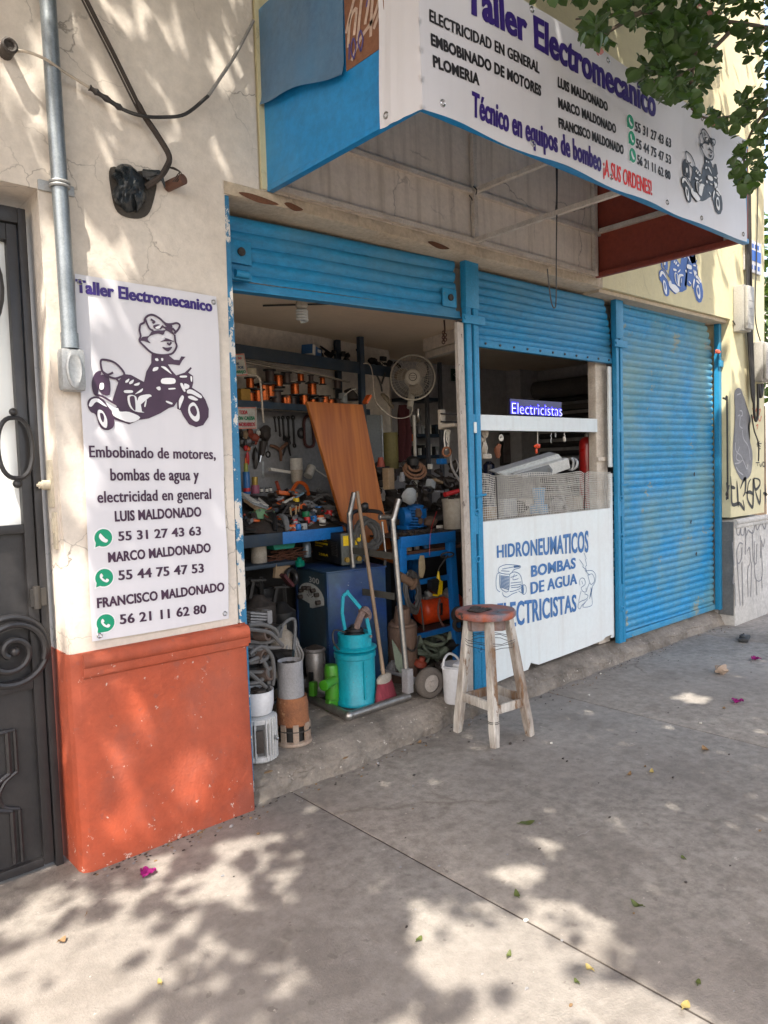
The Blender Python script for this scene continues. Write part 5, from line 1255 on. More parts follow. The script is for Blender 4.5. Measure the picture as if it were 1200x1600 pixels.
for i, (px, py, mt_, lab, r_) in enumerate(((383, 679, m_cardboard, 'small brown roll hanging on the left of the board', .03), (404, 676, m_paper, 'white tag hanging near the notice', .02), (388, 701, m_orpl, 'orange plug hanging on the left of the grey board', .022), (384, 700, m_redpl, 'red plug hanging at the left edge of the board', .02), (387, 716, m_redpl, 'long red handle hanging on the left of the grey board', .018), (398, 684, m_rust, 'bunch of rusty washers hanging under the notice', .035), (400, 716, m_wrench, 'black pliers hanging above the spray can', .03))):
    b = B(); b.ball(PW(px, py, .05), r_, (.8, .6, 2.6 if i in (4, 6) else 1), 2, .4, i); o = b.build('hung_part', mt_, None); tag(o, lab, 'hung part', 'bits hung on the tool board')
r_ = random.Random(8); b = B()
for k in range(26):
    p = PW(r_.uniform(374, 418), r_.uniform(671, 700), r_.uniform(.02, .07)); b.ball(p, r_.uniform(.012, .03), (1, .6, 1.2), 1, .5, k); mark(b, k % 4)
o = b.build('hung_clutter', m_wrench, None, 0); [o.data.materials.append(x) for x in (m_dirty, m_rust, m_castgrey)]; tag(o, 'dark clutter of fittings hooked on the board under the notice', 'fittings', None, 'stuff')

# heap of clutter on the bench
b = B(); r_ = random.Random(21)
b.grid(lambda u, v: Vector((1.77+u*1.6, 1.03+v*.40+.2*u*v, BZ+.004+(v**.8)*.22+.03*mnoise.noise(Vector((u*9, v*5, 2))))), 40, 12); mark(b, 0)
for k in range(230):
    x = 1.8+r_.random()*1.5; y = 1.04+r_.random()*.38; z = BZ+(y-1.02)*.6+r_.uniform(0, .03)
    s = r_.uniform(.012, .05); kk = r_.random()
    if kk < .4: b.box((x, y, z), (s*r_.uniform(.6, 2), s, s*r_.uniform(.3, 1)), Matrix.Rotation(r_.uniform(0, 3), 3, Vector((r_.random()-.5, r_.random()-.5, 1)).normalized()))
    elif kk < .75: d = Vector((r_.uniform(-1, 1), r_.uniform(-1, 1), r_.uniform(-.3, .5))).normalized()*s*1.8; b.tube([Vector((x, y, z))-d, Vector((x, y, z))+d], s*.3, 7)
    else: b.torus((x, y, z), s*.8, s*.2, (r_.uniform(-.5, .5), r_.uniform(-.8, 0), 1), 14, 5)
    mark(b, r_.choice([0, 0, 0, 1, 1, 2, 3, 4, 4, 5, 6, 7]))
o = b.build('bench_clutter', m_dirty, None, 30)
for x in (m_wrench, m_castgrey, m_blk, m_greyrag, m_rust, m_orpl, m_dkblue): o.data.materials.append(x)
tag(o, 'heap of dark tools, offcuts and motor parts covering the workbench', 'clutter', None, 'stuff')

def bottle(px, pyb, w_, h_, name, label, cat, bits, group=None, pf=H):
    p = pf(px, pyb); s = mpp(p); r = w_*.5*s; h = h_*s; t = thing(name, label, cat, p, group)
    for nm_, z0, z1, k0, k1, mt_ in bits:
        b = B(); b.lathe((p.x, p.y, p.z), [(r*k0*.96, z0*h), (r*k0, z0*h+.004), (r*k1, z1*h-.004), (r*k1*.94, z1*h)], 18); b.build(nm_, mt_, t, 50)
    return t
bottle(386, 772, 11, 56, 'spray_can', 'blue spray can with yellow top and red stripe beside the doorway', 'spray can', [('body', 0, .62, 1, 1, M('can_blue', (.02, .14, .38), .35)), ('stripe', .06, .18, 1.02, 1.02, m_redpl), ('top', .62, .86, .62, .6, M('can_lime', (.33, .36, .06), .4)), ('nozzle', .86, 1, .3, .26, m_orpl)])
bottle(399, 771, 13, 26, 'pink_can', 'pink can with golden cap right of the blue spray can', 'can', [('body', 0, .5, 1, 1, m_pinkpl), ('cap', .5, 1, .72, .72, m_gold)])
bottle(411, 745, 5, 24, 'glass_tube', 'clear upright tube against the tool board', 'tube', [('tube', 0, 1, 1, 1, m_paperg)])
bottle(464, 756, 20, 40, 'white_cup', 'dirty cream cup with a white top standing on the clutter', 'cup', [('cup', 0, .55, .8, 1, m_creamiron), ('white_top', .55, 1, .98, .98, m_paper)])
for px, py, lab in ((409, 770, 'first small dark bottle with white label by the pink can'), (417, 770, 'second small dark bottle with white label by the pink can'), (423, 769, 'small bottle with white label nearest the middle of the bench')):
    bottle(px, py, 5, 10, 'small_bottle', lab, 'bottle', [('glass', 0, .8, 1, 1, m_blk), ('label', .15, .65, 1.05, 1.05, m_paper)])
p = H(486, 744); t = thing('paper_roll', 'cream cardboard roll lying tilted beside the orange board', 'roll', p); b = B(); b.cyl(p+Vector((-.03, 0, .0)), p+Vector((.025, .02, .07)), .035, n=18); b.build('roll', m_paper, t); b = B(); b.bar(p+Vector((.02, -.03, .05)), p+Vector((.12, -.04, -.01)), .012, .008); b.build('stick', m_paper, t)
t = thing('tool_tray', 'open wooden tray with a white bar across it against the tool board', 'tray', H(436, 735)); p = H(436, 733)
b = B(); b.box(p, (.17, .05, .05), Rz(.15), .003); b.box(p+Vector((0, .02, .035)), (.16, .03, .025), Rz(.15)); b.build('tray', M('ochre_wood', (.28, .15, .05), .7), t); b = B(); b.bar(PW(421, 733, .15), PW(452, 738, .15), .03, .02); b.build('white_bar', m_paper, t)
for k, (px, py, w_, lab, mt_) in enumerate(((398, 784, 30, 'white sheet of paper on top of the paper stack', m_paper), (400, 789, 34, 'grey folder in the middle of the paper stack', m_paperg), (402, 794, 36, 'tan envelope at the bottom of the paper stack', m_cardboard))):
    p = H(px, py); b = B(); b.box(p+Vector((0, 0, .012)), (.17, .12, .018), Rz(.25+.05*k) @ Matrix.Rotation(.25, 3, 'Y') @ Matrix.Rotation(.5, 3, 'X')); o = b.build('paper_stack', mt_, None); tag(o, lab, 'papers', 'stack of papers on the bench')
b = B(); p = H(410, 806); b.grid(lambda u, v: p+Vector((-.08+u*.17, -.03+v*.09, .035+.03*mnoise.noise(Vector((u*4, v*4, 1)))-.05*(v < .2)-.03*abs(u-.5))), 18, 10); o = b.build('green_rag', m_rag, None, 60); tag(o, 'crumpled pale green rag on the left of the bench', 'rag')
b = B(); b.tube(smooth_pts([H(419, 802), H(424, 812)+Vector((0, -.02, .02)), H(430, 830)], 4), [.02, .022, .024, .026, .026, .025, .022, .02, .015], 8); o = b.build('grey_rag', m_blk, None); tag(o, 'dark cloth hanging beside the green rag', 'rag')
b = B(); b.tube(smooth_pts([H(434, 806), H(442, 815)+Vector((0, -.02, .02)), H(449, 830)], 4), [.012, .018, .022, .024, .024, .024, .022, .02, .012], 8); o = b.build('grey_sleeve', m_greyrag, None); tag(o, 'pale grey tube of cloth lying on the front of the bench', 'rag')
for k, (px, py, lab) in enumerate(((448, 775, 'orange plastic case lying on the clutter'), (470, 762, 'curved orange handle on the clutter behind'),)):
    p = H(px, py); b = B()
    if k == 0: b.box(p+Vector((0, 0, .02)), (.15, .06, .03), Rz(-.1) @ Matrix.Rotation(.12, 3, 'Y'), .008)
    else: b.tube(smooth_pts([H(456, 768), H(466, 760)+Vector((0, 0, .03)), H(478, 763)+Vector((0, 0, .02)), H(482, 772)], 4), .014, 8)
    o = b.build('orange_case', m_orpl, None); tag(o, lab, 'tool')
for k, (px, py, ang, lab) in enumerate(((452, 785, .3, 'white plastic strip on the clutter, upper one'), (450, 790, -.2, 'white plastic strip on the clutter, lower one'), (468, 778, .4, 'pale blue strip on the clutter'))):
    b = B(); b.box(H(px, py)+Vector((0, 0, .02)), (.085, .02, .012), Rz(.1) @ Matrix.Rotation(-ang, 3, 'Y')); o = b.build('plastic_strip', m_paper if k < 2 else M('pale_blue', (.22, .35, .45), .5), None); tag(o, lab, 'strip')
for k, (px, py) in enumerate(((455, 808), (462, 806), (466, 803))):
    b = B(); a = H(px, py); b.bar(a, a+Vector((.01*(k-1), -.01, .07)), .012, .006); o = b.build('paint_stick', M('pale_wood', (.45, .32, .18), .8), None); tag(o, f'pale wooden stick standing in the clutter, {nm[k]} from the left', 'stick', 'wooden sticks in the clutter')
# coloured caps along the front of the bench
cap0 = None
caps = [(457, 829, m_orpl, 'orange'), (465.5, 828, m_bluepl, 'blue'), (475, 827, m_paperg, 'pale grey'), (484, 825, m_castgrey, 'grey'), (493, 823.5, m_orpl, 'orange'), (504, 821, m_paper, 'white'), (460, 820, m_redpl, 'red'), (480, 817, m_redpl, 'red'), (490, 815, m_bluepl, 'blue'), (500.5, 814, m_orpl, 'orange'), (506, 806, m_redpl, 'red'), (478, 808, m_grnpl, 'green'), (498, 800, m_bluepl, 'blue'), (463, 787, m_yelpl, 'yellow'), (515, 806, m_redpl, 'red')]
for i, (px, py, mt_, cn_) in enumerate(caps):
    p = H(px, py) if py < 822 else P(px, py, z=BZ+.004)
    if p.y > 1.4: p = H(px, py)
    r = .023+.004*(i in (11, 12, 9)); t = thing('jar_cap', f'{cn_} jar cap on the bench, {"front row" if py > 819 else "behind the front row"}, {nm[min(11, i if py > 819 else i-6)]} from the left', 'jar cap', p, 'coloured jar caps on the bench')
    b = B(); b.lathe(p, [(r*.95, 0), (r, .004), (r, .034), (r*.9, .04)], 16); b.build('cap', mt_, t)
    if i % 3 == 0: b = B(); b.lathe(p, [(r*1.02, .012), (r*1.02, .026)], 16); b.build('label', m_paper if i % 2 else m_paperg, t)
# below the bench
p = P(405, 882, z=zs_+.002) if zs_ else None
p = Vector((P(405, 880, y=1.12).x, 1.12, zs_)); t = thing('paint_tin', 'paint-splashed tin on the lower shelf of the workbench', 'tin', p); b = B(); b.lathe(p, [(.05, 0), (.052, .004), (.052, .115), (.047, .117)], 20); b.build('tin', m_creamiron, t)
b = B(); b.tube(smooth_pts([p+Vector((-.04, 0, .11)), p+Vector((.02, -.02, .18)), p+Vector((.06, -.02, .14))], 4), .008, 6); b.torus(p+Vector((.06, -.03, .18)), .04, .012, (.3, 1, .2), 16, 6); b.build('bits', m_alu, t)
p = P(437, 857, y=1.1); t = thing('plastic_tray', 'teal plastic tray on the lower shelf under the bench edge', 'tray', p); b = B(); b.prism([p+Vector((-.07, -.05, .0)), p+Vector((.08, -.05, .0)), p+Vector((.10, -.05, .05)), p+Vector((-.085, -.05, .05))], (0, .1, 0)); b.build('tray', m_tealtray, t)
b = B(); p = P(440, 870, y=1.1); r_ = random.Random(2)
for k in range(40): a = p+Vector((r_.uniform(-.14, .12), r_.uniform(-.03, .06), r_.uniform(-.04, .035))); b.tube(smooth_pts([a, a+Vector((.07, r_.uniform(-.02, .02), r_.uniform(-.02, .02))), a+Vector((.14, 0, r_.uniform(-.02, .03)))], 3), .003, 4)
o = b.build('wire_bundle', M('reddish_wire', (.14, .055, .03), .6), None); tag(o, 'tangled bundle of reddish wire on the lower bench shelf', 'wire')
p = Vector((P(480, 880, y=1.1).x, 1.1, zs_)); t = thing('glass_jar', 'grey capped jar on the lower bench shelf beside the welder', 'jar', p); b = B(); b.lathe(p, [(.03, 0), (.032, .09), (.02, .11)], 16); b.build('glass', M('smoky_jar', (.10, .13, .15), .2), t); b = B(); b.lathe(p, [(.028, .105), (.028, .125)], 16); b.build('lid', m_blk, t)
# dark stuff on the floor under the bench
def scrap(name, label, x0, x1, y0, y1, z0, zmax, n, mats, seed, smin=.03, smax=.09):
    b = B(); r_ = random.Random(seed)
    for k in range(n):
        x = r_.uniform(x0, x1); y = r_.uniform(y0, y1); s = r_.uniform(smin, smax); z = z0+s*.5+r_.random()**1.5*max(0, (zmax-z0)-s*.5)
        kk = r_.random()
        if kk < .3: b.box((x, y, z), (s*1.4, s, s), Matrix.Rotation(r_.uniform(0, 3), 3, Vector((r_.random()-.5, r_.random()-.5, 1)).normalized()), s*.05)
        elif kk < .6: d = Vector((r_.uniform(-1, 1), r_.uniform(-1, 1), r_.uniform(-.6, .8))).normalized()*s; b.tube([Vector((x, y, z))-d, Vector((x, y, z))+d], s*.38, 12)
        elif kk < .85: b.torus((x, y, z), s*.9, s*.16, (r_.uniform(-.5, .5), r_.uniform(-1, 0), r_.uniform(.2, 1)), 18, 6)
        else: b.ball((x, y, z), s*.7, (1.2, 1, .8), 2, .4, k)
        mark(b, r_.randrange(len(mats)))
    o = b.build(name, mats[0], None, 30)
    for x in mats[1:]: o.data.materials.append(x)
    tag(o, label, 'clutter', None, 'stuff'); return o
scrap('floor_clutter', 'dark motors, hoses and scrap piled under the workbench', 1.85, 2.5, .85, 1.45, FL, .85, 80, [m_dirty, m_blk, m_wrench, m_dkblue, m_rust], 4, .04, .10)
b = B(); p = P(425, 940, y=.95); b.tube(coil_pts(p+Vector((0, .25, 0)), .11, 5, (.3, -1, .1), .08, 14, 3), .012, 6); o = b.build('hose_coil', m_cable, None); tag(o, 'dark coil of hose hanging under the workbench left of the cabinet', 'hose')
p = P(402, 905, y=1.0); t = thing('transformer_core', 'dark transformer standing in the shade under the bench', 'transformer', (p.x, 1.0, .55)); b = B(); b.bb(p.x-.1, p.x+.1, .95, 1.1, .52, .80, .01); b.build('core', m_dirty, t); b = B(); b.lathe((p.x, .95, .66), [(.06, 0), (.07, .02), (.05, .05)], 16, (0, -1, 0)); b.build('coil', m_wrench, t)
for k, (px, py, r0, hh, mt_, lab) in enumerate(((404, 945, .10, .34, m_dirty, 'big dark motor body standing on end under the workbench by the jamb'), (440, 955, .085, .22, m_blk, 'black motor casing on the floor left of the navy cabinet'))):
    p = P(px, py, y=.88); t = thing('old_motor', lab, 'motor', (p.x, p.y, FL)); b = B(); z0 = p.z-FL
    b.lathe((p.x, p.y, FL), [(r0*.8, 0), (r0, .02), (r0, z0*.8), (r0*1.05, z0*.82), (r0*1.05, z0), (r0*.7, z0+.02), (r0*.3, z0+.06)], 24)
    for j in range(14): a = j*math.tau/14; b.box((p.x+math.cos(a)*r0, p.y+math.sin(a)*r0, FL+z0*.42), (.012, .01, z0*.7), Rz(a))
    b.build('casing', mt_, t, 45); b = B(); b.bar((p.x-.06, p.y, FL+z0+.05), (p.x-.03, p.y, FL+z0+.16), .02, .02); b.bar((p.x+.03, p.y, FL+z0+.05), (p.x+.02, p.y-.01, FL+z0+.17), .02, .02); b.bar((p.x-.06, p.y-.01, FL+z0+.16), (p.x+.05, p.y-.01, FL+z0+.15), .025, .012); b.build('terminal', m_wrench, t)
b = B(); p = P(440, 893, y=1.02); b.box(p, (.13, .02, .09), Rz(.2) @ Matrix.Rotation(.2, 3, 'Y')); o = b.build('carton_flap', m_cardboard, None); tag(o, 'brown carton flap under the lower bench shelf', 'carton')
b = B(); b.bar(P(441, 898, y=.9), P(456, 915, y=.9), .05, .02); o = b.build('maroon_strip', m_maroon, None); tag(o, 'maroon strip leaning beside the blue cabinet', 'strip')

scrap('floor_clutter', 'greasy motors and parts on the floor around the navy cabinet', 2.5, 3.3, .80, 1.25, FL, .42, 46, [m_dirty, m_blk, m_wrench, m_castgrey, m_rust], 61, .03, .08)
# ------------------------------------------------------------------ cabinet and welder
CZ = .945; Cc = P(510, 894, z=CZ); Lc = P(460, 882, z=CZ)
dl = (Lc-Cc); wl_ = dl.length; dl.normalize(); dr = Vector((-dl.y, dl.x, 0))
if dr.x < 0: dr = -dr
t = thing('welding_cabinet', 'old navy blue welding machine cabinet with round dial plate and number 300', 'welding machine', (Cc+dl*wl_/2+dr*.3).xy.to_3d()+Vector((0, 0, FL)))
RC = Matrix((dr, -dl if False else dl, Vector((0, 0, 1)))).transposed()
def cbx(b, u0, u1, v0, v1, z0, z1, bev=0):          # u along dr (depth), v along dl (face width)
    c = Cc+dr*(u0+u1)/2+dl*(v0+v1)/2; b.box((c.x, c.y, (z0+z1)/2), (abs(u1-u0), abs(v1-v0), z1-z0), RC, bev)
b = B(); cbx(b, .012, .44, 0, wl_, FL+.02, CZ-.012, .006); cbx(b, -.004, .45, -.006, wl_+.006, CZ-.012, CZ, .004); cbx(b, -.002, .012, -.003, .03, FL+.02, CZ-.012); cbx(b, -.002, .012, wl_-.03, wl_, FL+.02, CZ-.012); b.build('case', m_cab, t)
b = B(); cbx(b, .004, .012, .03, wl_-.03, FL+.04, CZ-.02); fpn = b.build('front_panel', m_cabface, t)
nf = -dr
def cf(v, z): return Cc+dl*v+Vector((0, 0, z-Cc.z))-dr*.0
b = B(); cz = .752; cv = wl_*.5; pts = [cf(cv+wl_*.40*math.cos(a), cz+.092*math.sin(a)) for a in [i*math.pi/20 for i in range(21)]]+[cf(cv-wl_*.40, cz-.030), cf(cv-.02, cz-.05), cf(cv-.02, cz-.075), cf(cv+.02, cz-.075), cf(cv+.02, cz-.05), cf(cv+wl_*.40, cz-.030)]
fill(b, pts, nf, .0, 1); dp = b.build('dial_plate', m_dial, t, 0, False)
b = B()
for k in range(5): a = .5+k*.53; q = cf(cv+wl_*.28*math.cos(a), cz+.06*math.sin(a)); b.cyl(q, q+nf*.03, .014, n=12); 
for dv, dz in ((-wl_*.28, -.018), (wl_*.28, -.018)): q = cf(cv+dv, cz+dz); b.cyl(q, q+nf*.03, .015, n=12)
b.build('knob', m_dirty, t)
b = B()
for k in range(5): a = .4+k*.58; ribbon(b, [cf(cv+.02*math.cos(a), cz-.01+.02*math.sin(a)), cf(cv+.055*math.cos(a), cz-.01+.055*math.sin(a))], .006, nf, False, 1, .004)
b.build('dial_mark', m_ink, dp, 0, False)
b = B(); q0, q1 = P(496.5, 922, z=0), 0
zt_, zb_ = CZ-.055, CZ-.093
put_text(b, '300', cf(wl_*.52, zb_), cf(wl_*.22, zb_), cf(wl_*.52, zt_), cf(wl_*.22, zt_), nf, .03, .002); b.build('lettering', m_dial, t, 0, False)
WZ = CZ+.002; wc = P(533, 886, z=WZ); 
t = thing('inverter_welder', 'black inverter welder with yellow lettering on top of the navy cabinet', 'welder', (wc+dl*.15+dr*.06).xy.to_3d()+Vector((0, 0, WZ)))
wd = (P(489, 876, z=WZ)-wc).length; hz = .265
def wbx(b, u0, u1, v0, v1, z0, z1, bev=0):
    c = wc+dr*(u0+u1)/2+dl*(v0+v1)/2; b.box((c.x, c.y, WZ+(z0+z1)/2), (abs(u1-u0), abs(v1-v0), z1-z0), RC, bev)
hz = (P(531, 833, x=wc.x).z if False else 0) or 52*mpp(wc)
b = B(); wbx(b, 0, .15, 0, wd, .015, hz, .006); b.build('case', m_blk, t)
b = B(); wbx(b, -.004, .154, -.022, 0, .012, hz+.004, .008); f_ = b.build('front_panel', M('welder_front', (.10, .11, .10), .5), t)
b = B(); wbx(b, .01, .06, -.0245, -.022, hz*.64, hz*.94); wbx(b, .10, .145, -.0245, -.022, hz*.64, hz*.94); b.build('yellow_plate', m_yelpl, f_)
b = B()
for u in (.03, .12):
    q = wc+dr*u-dl*.022+Vector((0, 0, hz*.22)); b.cyl(q, q-dl*.02, .017, n=14)
b.build('socket', m_gold, f_)
b = B(); q = wc+dr*.12-dl*.024+Vector((0, 0, hz*.8)); b.cyl(q, q-dl*.02, .014, n=14); b.build('dial', m_yelpl, f_)
b = B()
for k in range(9): wbx(b, -.003, .0, wd*.10, wd*.30, hz*(.30+.05*k), hz*(.30+.05*k)+.005)
b.build('vent_slot', m_iron_d, t)
b = B(); nl_ = -dr
wf = lambda v, z: wc+dl*v+Vector((0, 0, z))
put_text(b, 'KERNER', wf(wd*.86, hz*.69), wf(wd*.42, hz*.69), wf(wd*.86, hz*.80), wf(wd*.42, hz*.80), nl_, .04, .002); put_text(b, '250A', wf(wd*.74, hz*.24), wf(wd*.40, hz*.24), wf(wd*.74, hz*.32), wf(wd*.40, hz*.32), nl_, .04, .002)
for (v0, v1, z0, z1) in ((.86, .42, .59, .65), (.86, .60, .52, .545)): fill(b, [wf(wd*v0, hz*z0), wf(wd*v1, hz*z0), wf(wd*v1, hz*z1), wf(wd*v0, hz*z1)], nl_, .002, 1)
b.build('lettering', m_yelpl, t, 0, False)
b = B(); q = wc+dr*.075+Vector((0, 0, hz)); b.tube(smooth_pts([q+dl*.03, q+dl*.05+Vector((0, 0, .05)), q+dl*(wd*.5)+Vector((0, 0, .065)), q+dl*(wd-.06)+Vector((0, 0, .05)), q+dl*(wd-.03)], 4), .012, 8); b.build('handle', m_blk, t)

# orange board leaning over the bench
q = [P(480, 627, y=1.10), P(567, 632, y=1.12), P(617, 905, y=.98), P(539.5, 827, y=.96)]
t_ = (q[1]-q[0]).normalized(); nrm = (q[3]-q[0]).cross(t_).normalized()
if nrm.y > 0: nrm = -nrm
mid = q[0].lerp(q[3], .5)
b = B(); c2_ = P(617, 880, y=.98); b.prism([q[0], q[1], c2_, P(580, 868, y=.97), q[3]], -nrm*.028)
bmesh.ops.bevel(b.bm, geom=list(b.bm.edges), offset=.003, segments=1, affect='EDGES')
o = b.build('wooden_board', m_ply, None, 20); tag(o, 'big orange veneered board leaning over the bench behind the hand truck', 'board')

# ------------------------------------------------------------------ fan
fp_ = P(645, 590, y=1.32); R = 34.5*mpp(fp_); fdir = (CAM-fp_); fdir.z = -.25; fdir.normalize()
t = thing('pedestal_fan', 'old cream pedestal fan with round wire guard facing the street', 'fan', (fp_.x, fp_.y, FL))
u, v, d = frame_from(fdir)
def fc(r, a, h): return fp_+(u*math.cos(a)+v*math.sin(a))*r+d*h
b = B(); b.torus(fp_, R, .007, d, 44, 8)
for rr, h in ((.86, .035), (.68, .055), (.5, .065)): b.torus(fp_+d*h, R*rr, .0016, d, 40, 4)
for k in range(44):
    a = k*math.tau/44; b.tube([fc(R*s_, a+.25*(1-s_), h) for s_, h in ((.3, .068), (.5, .066), (.75, .05), (.92, .025), (1, 0))], .0013, 3, caps=False)
    if k % 2: b.tube([fc(R*s_, a, h) for s_, h in ((.2, -.09), (.7, -.075), (.95, -.03), (1, 0))], .0013, 3, caps=False)
b.build('guard', m_fanw, t)
for k in range(3):
    b = B(); a0 = k*math.tau/3+.5
    def bl(uu, vv):
        r = R*(.16+.68*uu); wdt = (.62*math.sin(math.pi*min(1, .18+uu*.72)))
        a = a0+(vv-.5)*wdt*1.9+uu*.35; return fc(r, a, -.03+(vv-.5)*.07)
    b.grid(bl, 10, 8); b.build('blade', m_fanblade, t, 80)
b = B(); b.lathe(fp_, [(.062, .062), (.064, .07), (.055, .078), (.0, .080)], 28, d); b.build('hub_cap', m_fanw, t)
b = B(); b.torus(fp_+d*.079, .03, .003, d, 24, 5); 
for s in (-1, 1): b.bar(fp_+d*.081+u*-.02+v*.008*s, fp_+d*.081+u*.02+v*.008*s, .004, .002, d)
b.build('badge', m_dirty, t)
b = B(); b.tube([fp_-d*.10, fp_-d*.24], [.075, .06], 18); b.build('motor_housing', m_fanw, t)
b = B(); lo = fp_-d*.14; b.tube([lo+Vector((0, 0, -.06)), P(643, 637, y=1.36)+Vector((0, .02, 0))], [.03, .026], 12); b.cyl((lo.x, lo.y, lo.z-.3), (lo.x, lo.y, FL+.03), .014, n=10); b.lathe((lo.x, lo.y, FL), [(.2, 0), (.19, .03), (.03, .05)], 24); b.build('pole', m_fanw, t)
b = B(); b.tube(smooth_pts([P(645, 636, y=1.33), P(640, 650, y=1.3), P(618, 653, y=1.3), P(598, 640, y=1.3), P(588, 628, y=1.3), P(584, 612, y=1.32), P(583, 590, y=1.3), P(578, 570, y=1.25), P(568, 568, y=1.25)], 5), .004, 5); b.build('power_lead', m_cablecream, t)
# lamp on the ceiling
p = P(471, 466, z=2.635); t = thing('energy_saving_bulb', 'white spiral energy saving bulb hanging from the ceiling board', 'bulb', p)
b = B(); b.lathe((p.x, p.y, p.z), [(.018, .02), (.022, -.0), (.035, -.03), (.038, -.05), (.028, -.062)], 18); b.build('socket', m_fanw, t)
b = B(); b.tube([(p.x+.030*math.cos(i*.42), p.y+.030*math.sin(i*.42), p.z-.066-i*.0011) for i in range(64)], .0085, 7); b.build('spiral_tube', m_white, t)
b = B(); b.tube(smooth_pts([P(694, 500, y=.35), P(695, 514, y=.35), P(694, 522, y=.35)], 3), .006, 6); 
for k in range(5): b.torus(P(694+(k % 2)*2-1, 520+k*3.6, y=.35), .012, .004, (k % 2, 1, .2), 12, 5)
o = b.build('chain', M('rusty_chain', (.10, .045, .03), .7), None); tag(o, 'short rusty chain dangling below the left shutter near the middle guide', 'chain')

# ------------------------------------------------------------------ back right: shelves, cloth, panels
t = thing('storage_shelves', 'dim grey storage shelves behind the fan full of small boxes', 'shelving', (5.0, 2.15, FL))
YS = 2.05; b = B()
xs0, xs1 = P(640, 640, y=YS).x, P(692, 640, y=YS).x; zz = [P(670, k, y=YS).z for k in (621, 678, 711)]
for k, z in enumerate(zz): b = B(); b.bb(xs0, xs1, YS, 2.30, z-.03, z); b.build('shelf_board', m_dkblue, t)
for px in (668, 689): x = P(px, 640, y=YS-.02).x; b = B(); b.bb(x-.018, x+.018, YS-.03, YS, FL, P(px, 567, y=YS).z); b.build('upright', M('grey_shelf_steel', (.10, .105, .12), .6), t)
r_ = random.Random(31); cols = [m_blk, m_paperg, m_dkblue, m_castgrey, m_paper, m_dirty]
items = []
for k, z in ((1, zz[1]), (2, zz[2])):
    for j in range(8): items.append((647+j*5.4, z, [m_blk, m_dkblue, m_paper, m_blk, m_castgrey, m_paperg, m_dirty, m_paper][(j+k*3) % 8], 9+(j*5+k*3) % 9))
items += [(641.5, zz[1]-.22, m_orpl, 12)]
for j, (px, z, mt_, hpx) in enumerate(items):
    p = P(px, 690, y=YS+.05); s = mpp(p); b = B(); 
    if j == len(items)-1: a = P(643.5, 684, y=YS-.06); b.box(a, (.05, .03, .065), Rz(.3), .003); lab = 'small orange box at the left end of the dim shelves'
    else:
        b.bb(p.x-2.2*s, p.x+2.2*s, YS+.01, YS+.15, z, z+hpx*s, .003); lab = f'small dim box on the {"upper" if j < 8 else "lower"} shelf behind the fan, {nm[j % 8]} from the left'
    o = b.build('parts_carton', mt_, None); tag(o, lab, 'box', 'boxes on the dim shelves')
p = P(659, 655, y=YS); b = B(); b.lathe((p.x, p.y+.05, zz[1]+.10), [(.04, 0), (.03, .03), (.022, .1), (.03, .14)], 16); o = b.build('bright_lamp', m_chrome, None); tag(o, 'shiny metal cylinder standing on the boxes behind the fan', 'cylinder')
t = thing('maroon_cloth', 'dark maroon overall hanging left of the fan pole', 'clothing', P(630, 715, y=1.6)); a, c = P(617, 632, y=1.6), P(646, 722, y=1.6)
b = B(); b.grid(lambda u, v: Vector((a.x+u*(c.x-a.x)*(.55+.45*(v))+.06*(1-v), 1.6+.03*math.sin(u*14)+.01*math.sin(v*9), a.z+v*(c.z-a.z))), 24, 14); b.build('cloth', m_maroon, t, 80)
t = thing('metal_sheet', 'grey sheet panel standing behind the right edge of the orange board', 'panel', P(588, 720, y=1.55)); a, c = P(570, 648, y=1.55), P(598, 722, y=1.55); b = B(); b.bb(a.x, c.x, 1.55, 1.57, c.z-.1, a.z); b.build('sheet', M('greenish_grey', (.17, .18, .175), .7), t); b = B(); b.bb(c.x-.012, c.x, 1.535, 1.55, c.z-.1, a.z); b.build('edge_strip', m_paperg, t)
p = P(609, 695, y=1.55); b = B(); b.cyl((p.x, p.y, p.z-.2), (p.x, p.y, p.z+.10), .07, n=18); o = b.build('ochre_drum', M('ochre_drum', (.16, .13, .035), .7), None); tag(o, 'dull ochre drum between the grey panel and the maroon cloth', 'drum')
b = B(); p = P(606, 626, y=1.45); b.tube(coil_pts(p, .10, 6, (.5, -.6, .5), .18, 12, 5, (1.35, .6)), .006, 5); o = b.build('cable_coil', M('tan_cable', (.28, .22, .15), .7), None); tag(o, 'loose coil of tan cable on the shelf left of the fan', 'cable coil')
b = B(); b.bar(P(570, 630, y=1.2), P(577, 618, y=1.2), .05, .02); o = b.build('screwdriver', m_orpl, None); tag(o, 'orange tool handle at the top right corner of the orange board', 'tool')
b = B(); b.tube(smooth_pts([P(588, 585, y=1.5), P(594, 598, y=1.5), P(597, 612, y=1.5)], 4), .008, 6); b.tube(smooth_pts([P(602, 582, y=1.5), P(596, 600, y=1.5)], 4), .008, 6); o = b.build('hanging_hook', m_iron_d, None); tag(o, 'black forked hook hanging under the upper shelf left of the fan', 'hook')
scrap('shelf_clutter', 'dark odds and ends along the upper shelf near the corner', 3.45, 4.35, 1.55, 1.85, zu+.01, zu+.14, 30, [m_dirty, m_blk, m_wrench], 14, .02, .05)
